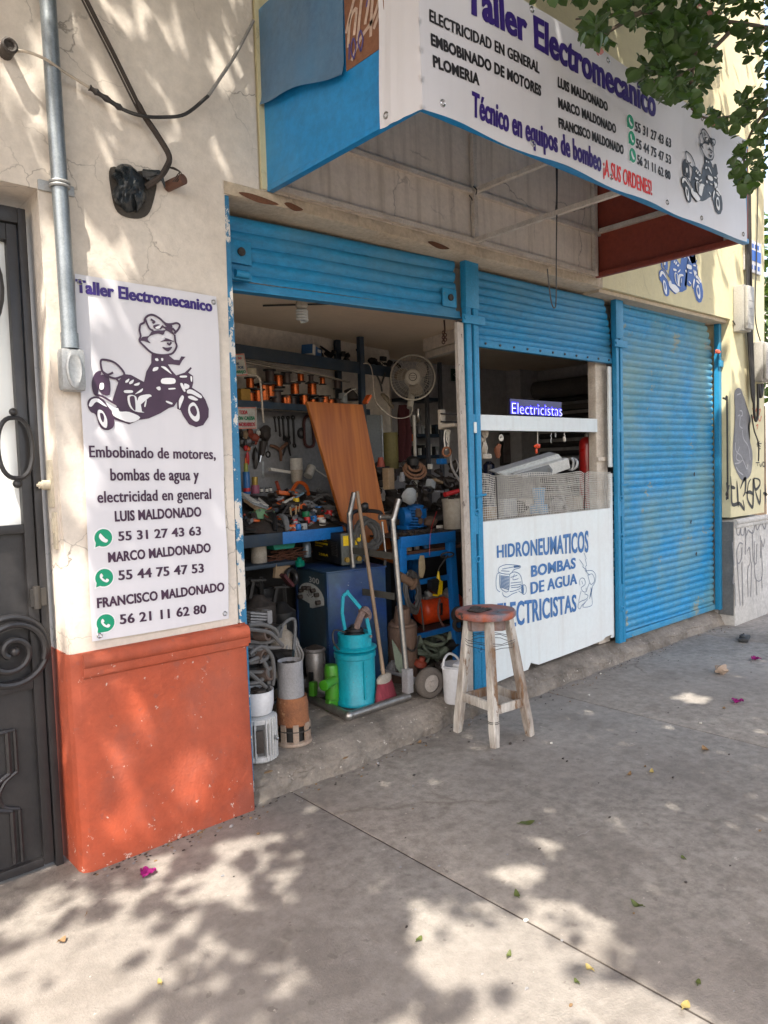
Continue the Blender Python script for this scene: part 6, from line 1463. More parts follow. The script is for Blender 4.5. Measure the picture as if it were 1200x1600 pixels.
# rear bench with heap and rings
t = thing('rear_bench', 'dark rear bench behind the blue stand covered with parts', 'workbench', (4.2, 1.4, FL)); b = B(); b.bb(3.62, 5.2, 1.15, 1.75, 1.16, 1.2); b.build('tabletop', m_dirty, t); 
b = B(); b.bb(3.62, 5.2, 1.5, 1.52, FL, 1.15); b.build('shade_panel', MATS['bench_shade_dark'], t)  # another added dark sheet, for the shade below the rear bench
for x in (3.65, 5.12): b = B(); b.bb(x, x+.06, 1.17, 1.23, FL, 1.16); b.build('leg', m_dkblue, t)
scrap('bench_clutter', 'heap of dark motor parts on the rear bench under the fan', 3.65, 5.1, 1.2, 1.7, 1.2, 1.62, 170, [m_dirty, m_blk, m_dkblue, m_blk, m_wrench, m_rust, m_dirty, m_castgrey, m_blk, M('dull_tan', (.16, .11, .065), .85)], 6, .025, .07)
c = P(648, 735, y=1.12); dd = (CAM-c).normalized()*.5+Vector((0, -.3, .55)); t = thing('clay_rings', 'nested rust brown rings leaning on the rear bench heap', 'rings', c)
for k, (rr, dz) in enumerate(((17.5, 0), (14, .012), (9.5, .03))):
    b = B(); b.torus(c+Vector((0, 0, dz)), rr*mpp(c), 2.1*mpp(c), dd, 28, 8, (1, .92)); b.build('ring', M('clay_brown', (.27, .135, .075), .8), t)
t = thing('black_cup', 'black round cup sitting in the brown rings', 'part', c); b = B(); b.lathe(c+Vector((0, .02, .02)), [(.02, 0), (.045, .02), (.05, .07), (.03, .09)], 20); b.build('cup', m_blk, t)
for k, (px, py, s_, mt_, lab) in enumerate(((690, 721, (.10, .045, .045), m_bluepl, 'blue bottle lying on the rear bench'), (672, 729, (.035, .03, .04), m_paper, 'small white cube on the rear bench'), (673, 756, (.075, .05, .06), m_paperg, 'grey labelled carton tilted on the rear bench'), (683, 752, (.12, .05, .02), m_cardboard, 'brown flat piece sticking out on the rear bench'), (607, 748, (.09, .05, .16), m_cardboard, 'tan carton right of the orange board'), (687, 768, (.13, .015, .015), m_castgrey, 'grey bar lying behind the cream bucket'), (595, 722, (.06, .05, .07), m_rust, 'rusty red can beside the orange board'), (628, 745, (.05, .04, .07), m_castgrey, 'grey conical casting left of the brown rings'), (640, 775, (.09, .05, .1), m_paperg, 'pale grey sack behind the blue motor'))):
    b = B(); p = P(px, py, y=1.08 if k != 8 else .98)
    if k in (6, 7): b.lathe(p-Vector((0, 0, s_[2]/2)), [(s_[0]*.5, 0), (s_[0]*.42, s_[2]*.5), (s_[0]*.3, s_[2])], 16)
    elif k == 8: b.ball(p, .06, (1.1, .7, 1.1), 2, .3, 4)
    else: b.box(p, s_, Rz(.3) @ Matrix.Rotation((.0, 0, .35, .25, 0, .05, 0, 0, 0)[k], 3, 'Y'), .004)
    o = b.build('rear_bench_item', mt_, None); tag(o, lab, 'part')
# ------------------------------------------------------------------ blue stand and what is on it
SX0, SX1, SY0, SY1, SZ = 3.36, 3.905, .665, 1.12, 1.122
t = thing('blue_stand', 'bright blue steel stand with splayed legs and shelves near the whitish post', 'stand', ((SX0+SX1)/2, .9, FL))
b = B(); b.bb(SX0, SX1, SY0, SY1, SZ-.012, SZ, .002); b.build('top_plate', m_dirty, t)
b = B(); b.bb(SX0, SX1, SY0-.004, SY0+.02, SZ-.075, SZ+.002, .003); b.bb(SX0, SX1, SY1-.02, SY1, SZ-.075, SZ); b.build('top_rail', m_royal, t)
for (x, y, dx, dy) in ((SX0+.03, SY0+.03, -.03, -.03), (SX1-.03, SY0+.03, .035, -.02), (SX0+.03, SY1-.03, -.03, .03), (SX1-.03, SY1-.03, .03, .03)):
    b = B(); b.bar((x+dx, y+dy, FL), (x, y, SZ-.02), .062, .05, (0, 1, 0), .004); b.build('leg', m_royal, t)
for py, px in ((868, 660), (906, 675), (985, 690)):
    z = P(px, py, y=.70).z; b = B(); b.bb(SX0, SX1+.01, .69, .71, z-.018, z+.018); b.build('rail', m_royal, t)
zsh = P(660, 859, y=.75).z; b = B(); b.bb(SX0+.02, SX1+.25, .74, 1.1, zsh-.02, zsh); b.build('shelf_board', M('stand_shelf_wood', (.15, .07, .045), .8), t)
z985 = P(690, 985, y=.70).z; b = B(); b.bb(SX0, SX1, .72, 1.1, z985-.0, z985+.015); b.build('shelf_board', m_dirty, t)
# cans on its shelf
for px, w_, h_, mt_, lab in ((636, 15, 12, m_creamiron, 'cream tin on the shelf of the blue stand'), (651, 9, 7, m_castgrey, 'small grey box on the shelf of the blue stand'), (665, 12, 11, m_bluepl, 'blue tin on the shelf of the blue stand'), (706, 14, 9, m_dkblue, 'dark box on the shelf right of the blue leg')):
    p = P(px, 858, y=.80); s = mpp(p); p.z = zsh; b = B(); b.lathe(p, [(w_*.5*s, 0), (w_*.5*s, h_*s), (w_*.4*s, h_*s+.004)], 18); o = b.build('tin', mt_, None); tag(o, lab, 'tin', 'tins on the blue stand shelf')
# blue motor
p = P(642, 826, z=SZ); s = mpp(p); t = thing('blue_motor', 'bright blue finned motor standing on the blue stand', 'motor', p)
b = B(); c = p+Vector((-.035, 0, .095))
ax = Vector((.9, -.3, 0)).normalized()
b.lathe(c-ax*.06, [(.05, 0), (.075, .01), (.078, .06), (.06, .075), (.03, .085)], 24, ax)
for k in range(7): b.bar(c+Vector((-.03, -.055, -.07+k*.022)), c+Vector((.075, -.085, -.078+k*.022)), .03, .008)
b.bb(c.x-.06, c.x+.06, c.y-.05, c.y+.06, SZ, SZ+.03, .004); b.build('body', m_royal, t)
b = B(); c2 = p+Vector((.075, .02, .10)); b.lathe(c2-Vector((0, 0, .095)), [(.06, 0), (.06, .15), (.065, .155), (.065, .17), (.04, .18)], 20)
for k in range(9): b.bb(c2.x-.05+k*.0125, c2.x-.046+k*.0125, c2.y-.066, c2.y-.05, SZ+.01, SZ+.15)
b.build('housing', m_royal, t)
b = B(); b.ball(p+Vector((.0, -.09, .12)), .04, (.8, .6, 1.1), 2, .4, 2); b.ball(p+Vector((.02, -.09, .06)), .025, (1, .6, 1), 2, .4, 3); b.build('worn_end', M('brown_worn', (.12, .075, .05), .8), t)
p = P(672, 824, z=SZ); b = B(); b.ball(p+Vector((0, 0, .045)), .055, (1.2, .9, .85), 2, .4, 8); o = b.build('clay_lump', M('brown_lump', (.16, .10, .07), .9), None); tag(o, 'brown lumpy pot on the blue stand beside the cream bucket', 'pot')
b = B(); b.tube([P(674, 824, z=SZ+.01), P(682, 800, y=.80)], .004, 6); b.tube([P(671, 868, y=.64), P(672, 838, y=.64), P(675, 822, y=.66)], .0015, 4); o = b.build('red_stick', m_redpl, None); tag(o, 'thin red screwdriver and thread leaning on the brown pot', 'tool')
b = B(); b.box(P(687, 823, z=SZ+.012)+Vector((0, 0, 0)), (.055, .03, .022), Rz(.2), .003); o = b.build('white_packet', m_paper, None); tag(o, 'small white packet on the front edge of the blue stand', 'packet')
scrap('swarf', 'metal bits and swarf strewn over the top of the blue stand', SX0+.05, SX1-.12, SY0+.02, SY0+.16, SZ, SZ+.02, 60, [m_dirty, m_rust, m_castgrey, m_creamiron], 17, .006, .018)
p = P(708, 826, y=.86); s = mpp(p); hb = 47*s; t = thing('cream_bucket', 'speckled cream bucket with a red roller on top behind the whitish post', 'bucket', p)
b = B(); r = 16.5*s; b.lathe(p, [(r*.86, 0), (r*.88, .004), (r*.98, hb), (r*1.02, hb), (r*1.02, hb-.02), (r*.9, hb-.03)], 26); b.build('pail', M('speckled_cream', (.46, .41, .33), .8, c2=(.36, .31, .24), sc=30, chip=(.22, .17, .12), chip_sc=40, chip_t=.68), t, 50)
b = B(); b.bb(p.x-.05, p.x+.12, p.y+.0, p.y+.15, p.z-.03, p.z-.001); b.build('base_block', m_dirty, t)
a, c = P(695, 773, y=.82), P(716, 767, y=.82); b = B(); b.cyl(a, c, .018, n=14); o = b.build('red_roller', m_redpl, None); tag(o, 'red paint roller lying across the top of the cream bucket', 'roller')
scrap('bucket_scrap', 'rags and scrap poking out of the cream bucket', p.x-.05, p.x+.06, p.y-.04, p.y+.05, p.z+hb-.05, p.z+hb+.03, 16, [m_dirty, m_rust, m_creamiron], 19, .015, .03)
# red tank compressor
p = P(664, 958, y=.86); q = P(730, 958, y=.90); s = mpp(p); t = thing('red_compressor', 'orange red compressor tank lying on the lower shelf of the blue stand', 'compressor', (p.x+.15, .86, z985+.015)); zc = z985+.015+.105
b = B(); b.lathe((p.x-.02, .88, zc), [(.03, -.03), (.08, -.02), (.102, .01), (.102, .36), (.08, .39), (.03, .4)], 28, (1, 0, 0)); b.build('tank', m_orange, t, 50)
b = B(); b.ball((p.x+.05, .84, zc+.135), .05, (1.2, .9, .8), 2, .2, 3); b.lathe((p.x+.20, .82, zc+.12), [(.04, 0), (.045, .03), (.03, .06)], 16, (0, -1, 0)); b.bb(p.x-.02, p.x+.3, .83, .93, zc+.09, zc+.115, .01); b.build('pump_head', m_alu, t)
b = B(); b.tube(smooth_pts([(p.x+.05, .75, zc+.1), (p.x+.02, .74, zc+.0), (p.x+.08, .74, zc-.11), (p.x+.2, .75, zc-.1), (p.x+.25, .74, zc+.02)], 5), .009, 6); b.build('hose', M('dull_pink_hose', (.20, .10, .085), .7), t)
b = B(); b.bb(p.x+.08, p.x+.10, .772, .78, zc-.03, zc+.06); b.build('label', m_ink, t)
b = B()
for (a, c) in (((716, 960), (728, 955)), ((718, 975), (722, 990))): b.torus(P(*a, y=.62), .045, .016, (.3, 1, 0), 18, 6)
o = b.build('black_rings', m_dirty, None); tag(o, 'two dirty rings hanging by the blue leg behind the stool', 'rings')
# float switch, cords
p = P(684, 912, y=.63); t = thing('float_switch', 'yellow and black float switch hanging in front of the blue stand', 'float switch', P(684, 930, y=.63)); s = mpp(p)
b = B(); b.prism([P(*k, y=.62) for k in ((684, 905), (692, 908), (691, 928), (684, 932), (683, 912))], (0, .05, 0)); b.tube([P(685, 893, y=.64), P(685, 906, y=.64)], [.006, .017], 10); b.build('yellow_case', m_yelpl, t)
b = B(); b.prism([P(*k, y=.617) for k in ((675, 907), (684, 904), (687, 908), (683, 929), (674, 922))], (0, .045, 0)); b.build('black_case', m_blk, t)
b = B(); b.tube(smooth_pts([P(685, 893, y=.64), P(686, 888, y=.64), P(690, 882, y=.62), P(700, 868, y=.62)], 4), .006, 6); b.torus(P(699, 867, y=.63), .04, .006, (.3, .6, .5), 18, 6, (1.2, .6)); b.build('cord', m_cable, t)
b = B(); 
for k in range(4): b.tube(smooth_pts([P(657+k*1.4, 868, y=.68), P(655+k*1.6, 888, y=.67), P(657+k, 902, y=.67), P(661+k*.8, 888, y=.68), P(660+k*.6, 868, y=.68)], 5), .005, 6)
o = b.build('cord_loop', M('cream_cord', (.45, .36, .22), .7), None); tag(o, 'looped cream cord tied to the rail of the blue stand', 'cord')
b = B(); c = P(644, 925, y=.62); b.tube(coil_pts(c, .105, 9, (.2, -1, .1), .22, 13, 7, (.72, 1.2)), .0075, 5); b.tube(smooth_pts([P(640, 952, y=.6), P(652, 955, y=.6), P(657, 940, y=.6), P(660, 965, y=.6), P(662, 985, y=.6)], 4), .006, 5); o = b.build('cable_coil', M('dark_grey_cable', (.07, .065, .06), .6), None); tag(o, 'thick dangling coil of dark grey cable beside the hand truck', 'cable coil')
b = B(); c = P(634, 907, y=.62); b.tube([c+Vector((-.06, 0, .04)), c+Vector((.05, -.02, -.03))], [.03, .03], 12); b.torus(c+Vector((.05, -.02, -.03)), .034, .012, (.8, -.3, -.5), 16, 6); o = b.build('rusty_pipe', M('rusty_pipe', (.17, .10, .06), .8), None); tag(o, 'rusty pipe elbow holding up the dark cable coil', 'pipe')
# brown pump cylinder
p = P(646, 1065, z=FL); p = Vector((3.30, .62, FL)); t = thing('brown_pump', 'brown greasy pump barrel standing behind the hand truck', 'pump', p)
zt_ = P(640, 950, y=.62).z; b = B(); b.tube([(3.33, .64, FL), (3.33, .64, FL+.05), (3.31, .62, zt_-.12), (3.305, .615, zt_-.08)], [.105, .10, .10, .08], 22); b.tube([(3.305, .615, zt_-.09), (3.30, .60, zt_+.02)], [.06, .05], 18); b.torus((3.308, .615, zt_-.10), .085, .014, (0, 0, 1), 24, 8); b.build('barrel', M('brown_barrel', (.155, .095, .065), .75, c2=(.10, .065, .05), bump=.3), t)
b = B(); b.tube(smooth_pts([(3.25, .55, zt_-.1), (3.22, .52, zt_-.2), (3.3, .5, zt_-.26), (3.38, .53, zt_-.18)], 4), .008, 6); b.build('hose', m_cable, t)
scrap('floor_clutter', 'dark pumps and scrap on the floor under the blue stand', 3.35, 3.9, .7, 1.1, FL, .40, 40, [m_dirty, m_blk, m_dkblue, M('pale_green_scrap', (.25, .30, .22), .8)], 23, .04, .09)
b = B(); b.prism([P(612, 1000, y=.5), P(622, 1015, y=.5), P(655, 1075, y=.5), P(640, 1080, y=.5), P(618, 1040, y=.5)], (.02, .02, 0)); o = b.build('pale_green_sheet', M('pale_green_scrap', (.25, .30, .22), .8), None); tag(o, 'pale green sheet leaning behind the right tube of the hand truck', 'sheet')

# ------------------------------------------------------------------ hand truck
HX = 3.04; t = thing('hand_truck', 'steel tube hand truck with dirty pneumatic wheel standing in the doorway', 'hand truck', (HX, .5, FL))
zt_ = P(553, 770, x=HX+.06).z
for y, ptop, pb in ((.29, (623, 780), (614, 815)), (.745, (553, 770), (546, 805))):
    tp, bp = P(*ptop, x=HX+.05), P(*pb, x=HX)
    b = B(); b.tube(smooth_pts([(HX, y, FL+.06), (HX, (y+bp.y)/2, (bp.z+FL)/2), (HX, bp.y, bp.z-.03), bp, bp.lerp(tp, .3)], 6)+[tp], .0175, 14); b.build('frame_tube', m_steel, t)
for pa, pb in (((551, 860), (614, 869)), ((551, 922), (616, 932))):
    a, c = P(*pa, x=HX-.0), P(*pb, x=HX-.0); b = B(); b.bar(a, c, .012, .042); b.build('cross_bar', M('dark_slat', (.075, .072, .06), .8), t)
FZ = FL+.026
b = B(); b.tube([(2.60, .745, FZ), (2.555, .275, FZ)], .025, 14); b.tube([(2.555, .275, FZ), (HX+.0, .285, FZ)], .025, 14); b.ball((2.555, .275, FZ), .033); b.tube([(2.60, .745, FZ), (HX, .75, FZ)], .02, 12); b.build('toe_frame', m_steel, t)
b = B(); b.bb(2.60, 3.0, .32, .70, FL+.006, FL+.016); b.bar((2.64, .5, FL+.02), (3.0, .5, FL+.02), .07, .01); b.build('toe_plate', M('dark_plate', (.12, .11, .10), .8), t)
b = B(); b.bb(HX-.024, HX+.024, .262, .318, FL+.05, FL+.20, .003); b.bb(HX-.024, HX+.024, .72, .77, FL+.05, FL+.2, .003); b.cyl((HX+.12, .22, FL+.095), (HX+.12, .82, FL+.095), .012, n=10); b.bar((HX, .29, FL+.13), (HX+.12, .29, FL+.095), .02, .04); b.build('axle_bracket', m_castgrey, t)
for y in (.225, .83):
    c = Vector((HX+.125, y, FL+.098)); ax = Vector((-.18, -1, 0)).normalized()
    b = B(); b.lathe(c-ax*.032, [(.055, 0), (.083, .0), (.096, .012), (.098, .032), (.096, .052), (.083, .064), (.055, .064)], 36, ax, False); wv = b.build('tyre', m_rubber, t, 50)
    b = B(); b.lathe(c-ax*.025, [(.02, 0), (.056, .006), (.056, .048), (.045, .052), (.02, .055), (.018, .065), (.0, .066)], 24, ax); b.build('rim', m_hub, wv, 40)
t2 = thing('tee_handle', 'steel tee handle hanging on the hand truck beside the right tube', 'tool', P(600, 812, y=.55)); b = B(); b.cyl(P(594, 808, y=.56), P(613, 808, y=.48), .017, n=14); b.torus(P(593.5, 808, y=.56), .014, .008, (1, -.4, 0), 14, 6); b.build('head', m_steel, t2)
b = B(); b.cyl(P(597, 815, y=.56), P(603, 872, y=.55), .0075, n=8); b.build('rod', m_chrome, t2)
b = B(); b.tube(smooth_pts([P(548, 812, y=.82), P(552, 800, y=.82), P(572, 798, y=.85), P(592, 800, y=.8), P(597, 806, y=.78)], 5), .014, 8); b.ball(P(570, 792, y=.84), .03, (.9, .8, 1.2), 2, .3, 5); o = b.build('bent_handle', m_blk, None); tag(o, 'black bent tube handle between the tops of the hand truck tubes', 'handle')
b = B(); c = P(575, 835, y=.82); b.tube(coil_pts(c, .10, 5, (.1, -1, .2), .25, 12, 4, (1.0, .9)), .013, 7); b.tube(smooth_pts([P(560, 830, y=.8), P(562, 860, y=.8), P(570, 875, y=.8), P(585, 890, y=.78), P(598, 892, y=.76), P(602, 875, y=.74)], 5), .011, 7); o = b.build('welding_cable', M('dusty_black_hose', (.085, .08, .072), .7), None); tag(o, 'dusty welding cable looped over the hand truck above the navy cabinet', 'cable')

# ------------------------------------------------------------------ turquoise pump
c = P(557, 1097, z=FL+.02); t = thing('turquoise_pump', 'bright turquoise submersible pump standing on the hand truck plate', 'pump', c)
r = 31*mpp(c)
b = B(); b.lathe(c, [(r*.98, 0), (r*1.06, .004), (r*1.06, .028), (r, .036), (r*.99, .285), (r*1.05, .29), (r*1.05, .318), (r*.9, .325)], 36); b.bar(c+Vector((-.03, -r-.002, .05)), c+Vector((-.03, -r-.002, .28)), .012, .006, (0, -1, 0)); b.build('body', m_teal, t, 45)
b = B(); b.lathe(c+Vector((.01, .01, 0)), [(r*.85, .325), (r*1.08, .335), (r*1.10, .345), (r*1.0, .352), (r*.84, .355), (r*.85, .43), (r*.80, .434), (r*.55, .42)], 32); b.build('collar', m_teal, t, 45)
b = B()
def strap(pts, w_):
    for a, e in zip(pts, pts[1:]): b.bar(a, e, w_, .007, (0, -1, 0))
z0 = c.z
A1 = P(540, 990, y=c.y-.07); strap([P(539, 984, y=c.y-.06), P(534.5, 958, y=c.y-.06), P(536, 931, y=c.y-.05), P(545, 924, y=c.y-.05)], .020)
strap([P(541, 924, y=c.y-.05), P(563, 950, y=c.y-.06)], .022); strap([P(573, 966, y=c.y-.07), P(578, 990, y=c.y-.08), P(577, 1012, y=c.y-.09)], .024)
b.build('lifting_strap', m_teal, t)
b = B(); q = P(578, 994, y=c.y-.095); b.cyl(q, q+Vector((0, -.012, 0)), .010, n=6); b.build('bolt', m_chrome, t)
b = B(); tc_ = c+Vector((.005, .005, .43)); b.lathe(tc_, [(.07, -.02), (.06, .0), (.035, .03), (.02, .05)], 20); b.torus(tc_+Vector((0, 0, .015)), .045, .014, (0, 0, 1), 20, 6); b.build('motor_top', m_blk, t)
b = B(); b.tube(smooth_pts([P(555, 986, y=.44), P(560, 972, y=.43), P(566, 958, y=.42), P(571, 952, y=.42), P(576, 962, y=.42), P(572, 968, y=.43)], 4), .021, 8); b.torus(P(569, 957, y=.42), .028, .012, (.7, .2, .7), 14, 6); b.build('rope', M('mauve_rope', (.23, .16, .14), .9, bump=.8, bsc=60), t)
b = B(); b.tube(smooth_pts([P(530, 1015, y=.42), P(521, 1003, y=.42), P(522, 985, y=.44), P(540, 988, y=.42)], 4), .005, 6); b.build('lead', m_cable, t)
# broom
bp = P(603, 1098, z=FL+.005); tp = P(558, 768, y=.72); t = thing('broom', 'broom with pink bristles and bare wooden stick leaning in the doorway', 'broom', bp)
hd = (tp-bp).normalized(); hb = P(600, 1060, y=bp.y+.02)
b = B(); b.tube([hb-hd*.02, hb.lerp(tp, .5)+Vector((.004, 0, 0)), tp], .0125, 12); b.build('stick', m_handle, t)
b = B(); uu = Vector((.85, .35, 0)).normalized(); vv = Vector((-.35, .85, 0))
lev = [(0, .075, .024), (.035, .10, .036), (.075, .118, .042), (.14, .138, .050)]
top = hb+Vector((0.0, 0, .0)); 
def bro(u, v):
    k = min(2, int(v*3)); f = v*3-k; w_ = lev[k][1]*(1-f)+lev[k+1][1]*f; d_ = lev[k][2]*(1-f)+lev[k+1][2]*f; h = lev[k][0]*(1-f)+lev[k+1][0]*f
    a = u*math.tau; q = top-hd*0+uu*math.cos(a)*w_+vv*math.sin(a)*d_+Vector((bp.x-hb.x, bp.y-hb.y, 0))*v
    return Vector((q.x, q.y, hb.z-(hb.z-FL-.004)*v*(1+.03*mnoise.noise(Vector((u*20, 0, 0)))*(v > .9))))
b.grid(bro, 40, 10); b.build('bristles', m_pink, t, 60)
b = B()
def brc(u, v):
    a = u*math.tau; s_ = (.35+.65*min(1, v*2.2)**.6)*1.06; q = hb+uu*math.cos(a)*.082*s_+vv*math.sin(a)*.030*s_; return Vector((q.x, q.y, hb.z+.030-.055*v+.012*abs(math.cos(a))*v))
b.grid(brc, 28, 8); b.build('cap', M('pale_broom_cap', (.40, .36, .30), .8), t, 60)
# rusty standing pump tube
c = P(459, 1158, z=FL); t = thing('rusty_pump_tube', 'grey pipe on a rusty flared base with slots standing at the doorway edge', 'pump part', c); s = mpp(c)
hpx = lambda y: (1163-y)*s*1.03
r0 = 27*s
b = B(); b.lathe(c, [(r0*1.06, 0), (r0*1.08, .006), (r0*1.03, .016), (r0*.93, .02)], 36)
for k in range(8):
    a = k*math.tau/8+.35; q = c+Vector((math.cos(a)*r0*.93, math.sin(a)*r0*.93, (.012+hpx(1131))/2)); b.box(q, (.010, .030, hpx(1131)-.008), Rz(a))
b.build('slotted_base', M('pale_rusty_base', (.36, .29, .23), .8, c2=(.27, .16, .10), sc=14, bump=.3, chip=(.24, .12, .06), chip_sc=14, chip_t=.64), t, 40)
b = B(); b.lathe(c, [(r0*.80, .01), (r0*.78, hpx(1132))], 30, cap=False); b.build('slot_shade_liner', m_blk, t)  # black liner added so the slots look shaded inside
b = B(); b.lathe(c, [(r0*.88, hpx(1135)), (r0*.95, hpx(1133)), (r0*.94, hpx(1128)), (r0*.91, hpx(1122)), (r0*.92, hpx(1104)), (r0*.90, hpx(1100)), (r0*.86, hpx(1096)), (r0*.84, hpx(1092))], 36); b.build('rusty_bell', m_orust, t, 45)
b = B(); b.lathe(c+Vector((-.006, 0, 0)), [(r0*.76, hpx(1097)), (r0*.74, hpx(1050)), (r0*.74, hpx(1042)), (r0*.70, hpx(1038)), (r0*.66, hpx(1040)), (r0*.62, hpx(1052)), (.001, hpx(1052))], 32); b.build('grey_pipe', m_castgrey, t, 45)
b = B(); b.tube(coil_pts(c+Vector((-.01, 0, hpx(1043))), .03, 3, (0, 0, 1), .3, 10, 2), .005, 5); b.torus(c+Vector((0, 0, hpx(1142))), r0*.97, .004, (.05, 0, 1), 30, 5); b.build('wire', m_iron_d, t)
# finned motor and bowl
c = P(406, 1184, z=FL); s = mpp(c); r = 27*s; hm = 70*s; t = thing('finned_motor', 'pale grey finned electric motor standing on end behind the blue jamb', 'motor', c)
fb = B(); fb.lathe(c, [(r*.9, 0), (r*1.02, .01), (r*1.02, .03), (r*.9, .034)], 32); fb.lathe(c, [(r*.9, hm-.034), (r*1.0, hm-.03), (r*1.0, hm-.008), (r*.82, hm)], 32)
b = B(); b.lathe(c, [(r*.7, .001), (r*.84, .011), (r*.84, hm-.012), (r*.72, hm-.001)], 32)
for k in range(30):
    a = k*math.tau/30
    if 4.05 < a < 4.4: continue
    q = c+Vector((math.cos(a)*r*.95, math.sin(a)*r*.95, hm*.5)); fb.box(q, (r*.26, .0075, hm*.92), Rz(a), .002)
b.build('motor_core', M('fin_shade_grey', (.12, .12, .12), .6), t, 35); fb.build('cooling_fins', M('pale_motor_grey', (.58, .59, .59), .5, c2=(.42, .42, .42), sc=12, bump=.15), t, 35)  # core coloured darker for the shade between the fins
b = B(); a = 4.22; q = c+Vector((math.cos(a)*r*1.02, math.sin(a)*r*1.02, hm*.5)); b.box(q, (.01, .036, hm*.5), Rz(a), .002); b.build('name_plate', m_dirty, t)
b = B(); a = 5.15; q = c+Vector((math.cos(a)*r*1.0, math.sin(a)*r*1.0, hm*.52)); b.cyl(q, q+Vector((math.cos(a), math.sin(a), 0))*.02, .011, n=12); b.torus(q+Vector((math.cos(a), math.sin(a), 0))*.02, .009, .004, (math.cos(a), math.sin(a), 0), 12, 5); b.build('bolt', m_chrome, t)
cb_ = c+Vector((0, 0, hm+.002)); t = thing('white_bowl', 'white plastic bowl full of wire bits on top of the finned motor', 'bowl', cb_); hbw = 38*s
b = B(); b.lathe(cb_, [(r*.55, 0), (r*.8, .008), (r*.92, hbw*.4), (r*.95, hbw), (r*.91, hbw), (r*.86, hbw*.4), (r*.5, .012)], 32, cap=False); b.poly([(cb_.x+math.cos(a)*r*.56, cb_.y+math.sin(a)*r*.56, cb_.z+.004) for a in [i*math.tau/20 for i in range(20)]]); b.build('bowl', m_pail, t, 50)
t = thing('hose_pile', 'pile of grey rubber hoses and fittings heaped over the white bowl', 'hoses', cb_+Vector((0, .03, hbw*.6)))
b = B(); r_ = random.Random(12); cc = cb_+Vector((.0, .02, hbw*.7))
for k in range(6): b.tube(coil_pts(cc+Vector((r_.uniform(-.02, .03), r_.uniform(-.01, .05), .05+k*.048)), r*.95, 1.6, (r_.uniform(-.3, .3), r_.uniform(-.5, .0), 1), .12, 12, k+30), .010, 7)
for q in ([(388, 977), (412, 976), (430, 984), (433, 996), (415, 1004), (390, 1003)], [(388, 983), (420, 988), (436, 1003), (441, 1010), (425, 1012), (390, 1010)], [(390, 1022), (408, 1010), (424, 1024), (428, 1050), (426, 1070)], [(388, 1035), (405, 1028), (416, 1042), (420, 1068)], [(388, 1050), (400, 1060), (416, 1074)]):
    b.tube(smooth_pts([P(*e, y=c.y-.06+.012*j) for j, e in enumerate(q)], 5), .0105, 8)
b.build('grey_hose', M('grey_hose', (.13, .127, .125), .65, c2=(.11, .105, .1), sc=14), t)
b = B()
for (px, py, ang) in ((411, 991, .4), (405, 1024, -.3), (414, 1054, .8)):
    q = P(px, py, y=c.y-.02); ax = Vector((.5, -1, ang*.4)).normalized(); b.lathe(q, [(.035, -.04), (.036, .03), (.024, .032), (.022, -.03)], 18, ax)
b.build('fitting', M('brown_grey_fitting', (.085, .068, .058), .7, c2=(.14, .07, .04), sc=12), t)
b = B()
for k in range(14): q = cb_+Vector((r_.uniform(-.05, .06), r_.uniform(-.05, .05), hbw*.75+r_.uniform(0, .04))); b.ball(q, r_.uniform(.012, .03), (1.2, 1, .8), 1, .5, k); mark(b, 0)
b.build('scrap', m_dirty, t)
b = B()
for k in range(4): b.bar(P(388, 957+k*4.5, y=.42), P(421, 959+k*4.5, y=.42), .05, .010)
b.bb(P(418, 955, y=.42).x-.02, P(418, 955, y=.42).x+.01, .39, .45, P(418, 971, y=.42).z, P(418, 953, y=.42).z); o = b.build('grey_brackets', M('dull_grey', (.30, .29, .29), .6), None); tag(o, 'stack of grey flat bars above the hose pile by the blue jamb', 'bars')
scrap('floor_clutter', 'hoses and castings piled on the floor behind the white bowl', 1.84, 2.2, .30, .62, FL, .78, 55, [m_dirty, m_castgrey, m_blk, m_cable, m_wrench], 41, .03, .075)
# cream pump, silver motor, green parts
c = P(479, 1085, z=FL); c = Vector((2.42, .72, FL)); s = mpp(c)
t = thing('cream_pump', 'cream cased pump standing between the rusty tube and the navy cabinet', 'pump', c); zt_ = P(482, 968, y=.72).z; r = 21*s
b = B(); b.lathe(c, [(r*.9, 0), (r*.95, .01), (r*.9, .16), (r, .17), (r, zt_-FL-.16), (r*.92, zt_-FL-.10), (r*.62, zt_-FL-.05), (r*.3, zt_-FL-.03), (r*.28, zt_-FL)], 28)
for k in range(16): a = k*math.tau/16; q = c+Vector((math.cos(a)*r*1.0, math.sin(a)*r*1.0, zt_-FL-.24)); b.box(q, (.012, .006, .14), Rz(a))
b.build('casing', m_creamiron, t, 45)
b = B(); b.tube(smooth_pts([c+Vector((-.06, -r*.7, zt_-FL-.06)), c+Vector((-.05, -r, zt_-FL+.02)), c+Vector((.04, -r*.9, zt_-FL+.025)), c+Vector((.0, -r*1.1, .3)), c+Vector((-.01, -r*1.1, .12))], 5), .010, 6); b.build('handle', m_greyrag, t)
t = thing('grey_hose_coil', 'loops of grey hose hanging left of the cream pump', 'hose', P(458, 1035, y=.66)); b = B()
for k in range(6): a, e = P(450+k*2.2, 1000, y=.66), P(452+k*3, 1045, y=.66); b.tube(smooth_pts([a, a.lerp(e, .5)+Vector((-.03+.012*k, -.02, 0)), e, e+Vector((.02, 0, .0)), a.lerp(e, .5)+Vector((.03, 0, 0)), a+Vector((.02, .01, .0))], 4, True), .007, 6, True)
b.build('loop', m_cablegrey, t)
c = Vector((2.46, .50, FL)); c = P(496, 1090, z=FL); s = mpp(c); zt_ = P(496, 1012, y=c.y).z; r = 16*s
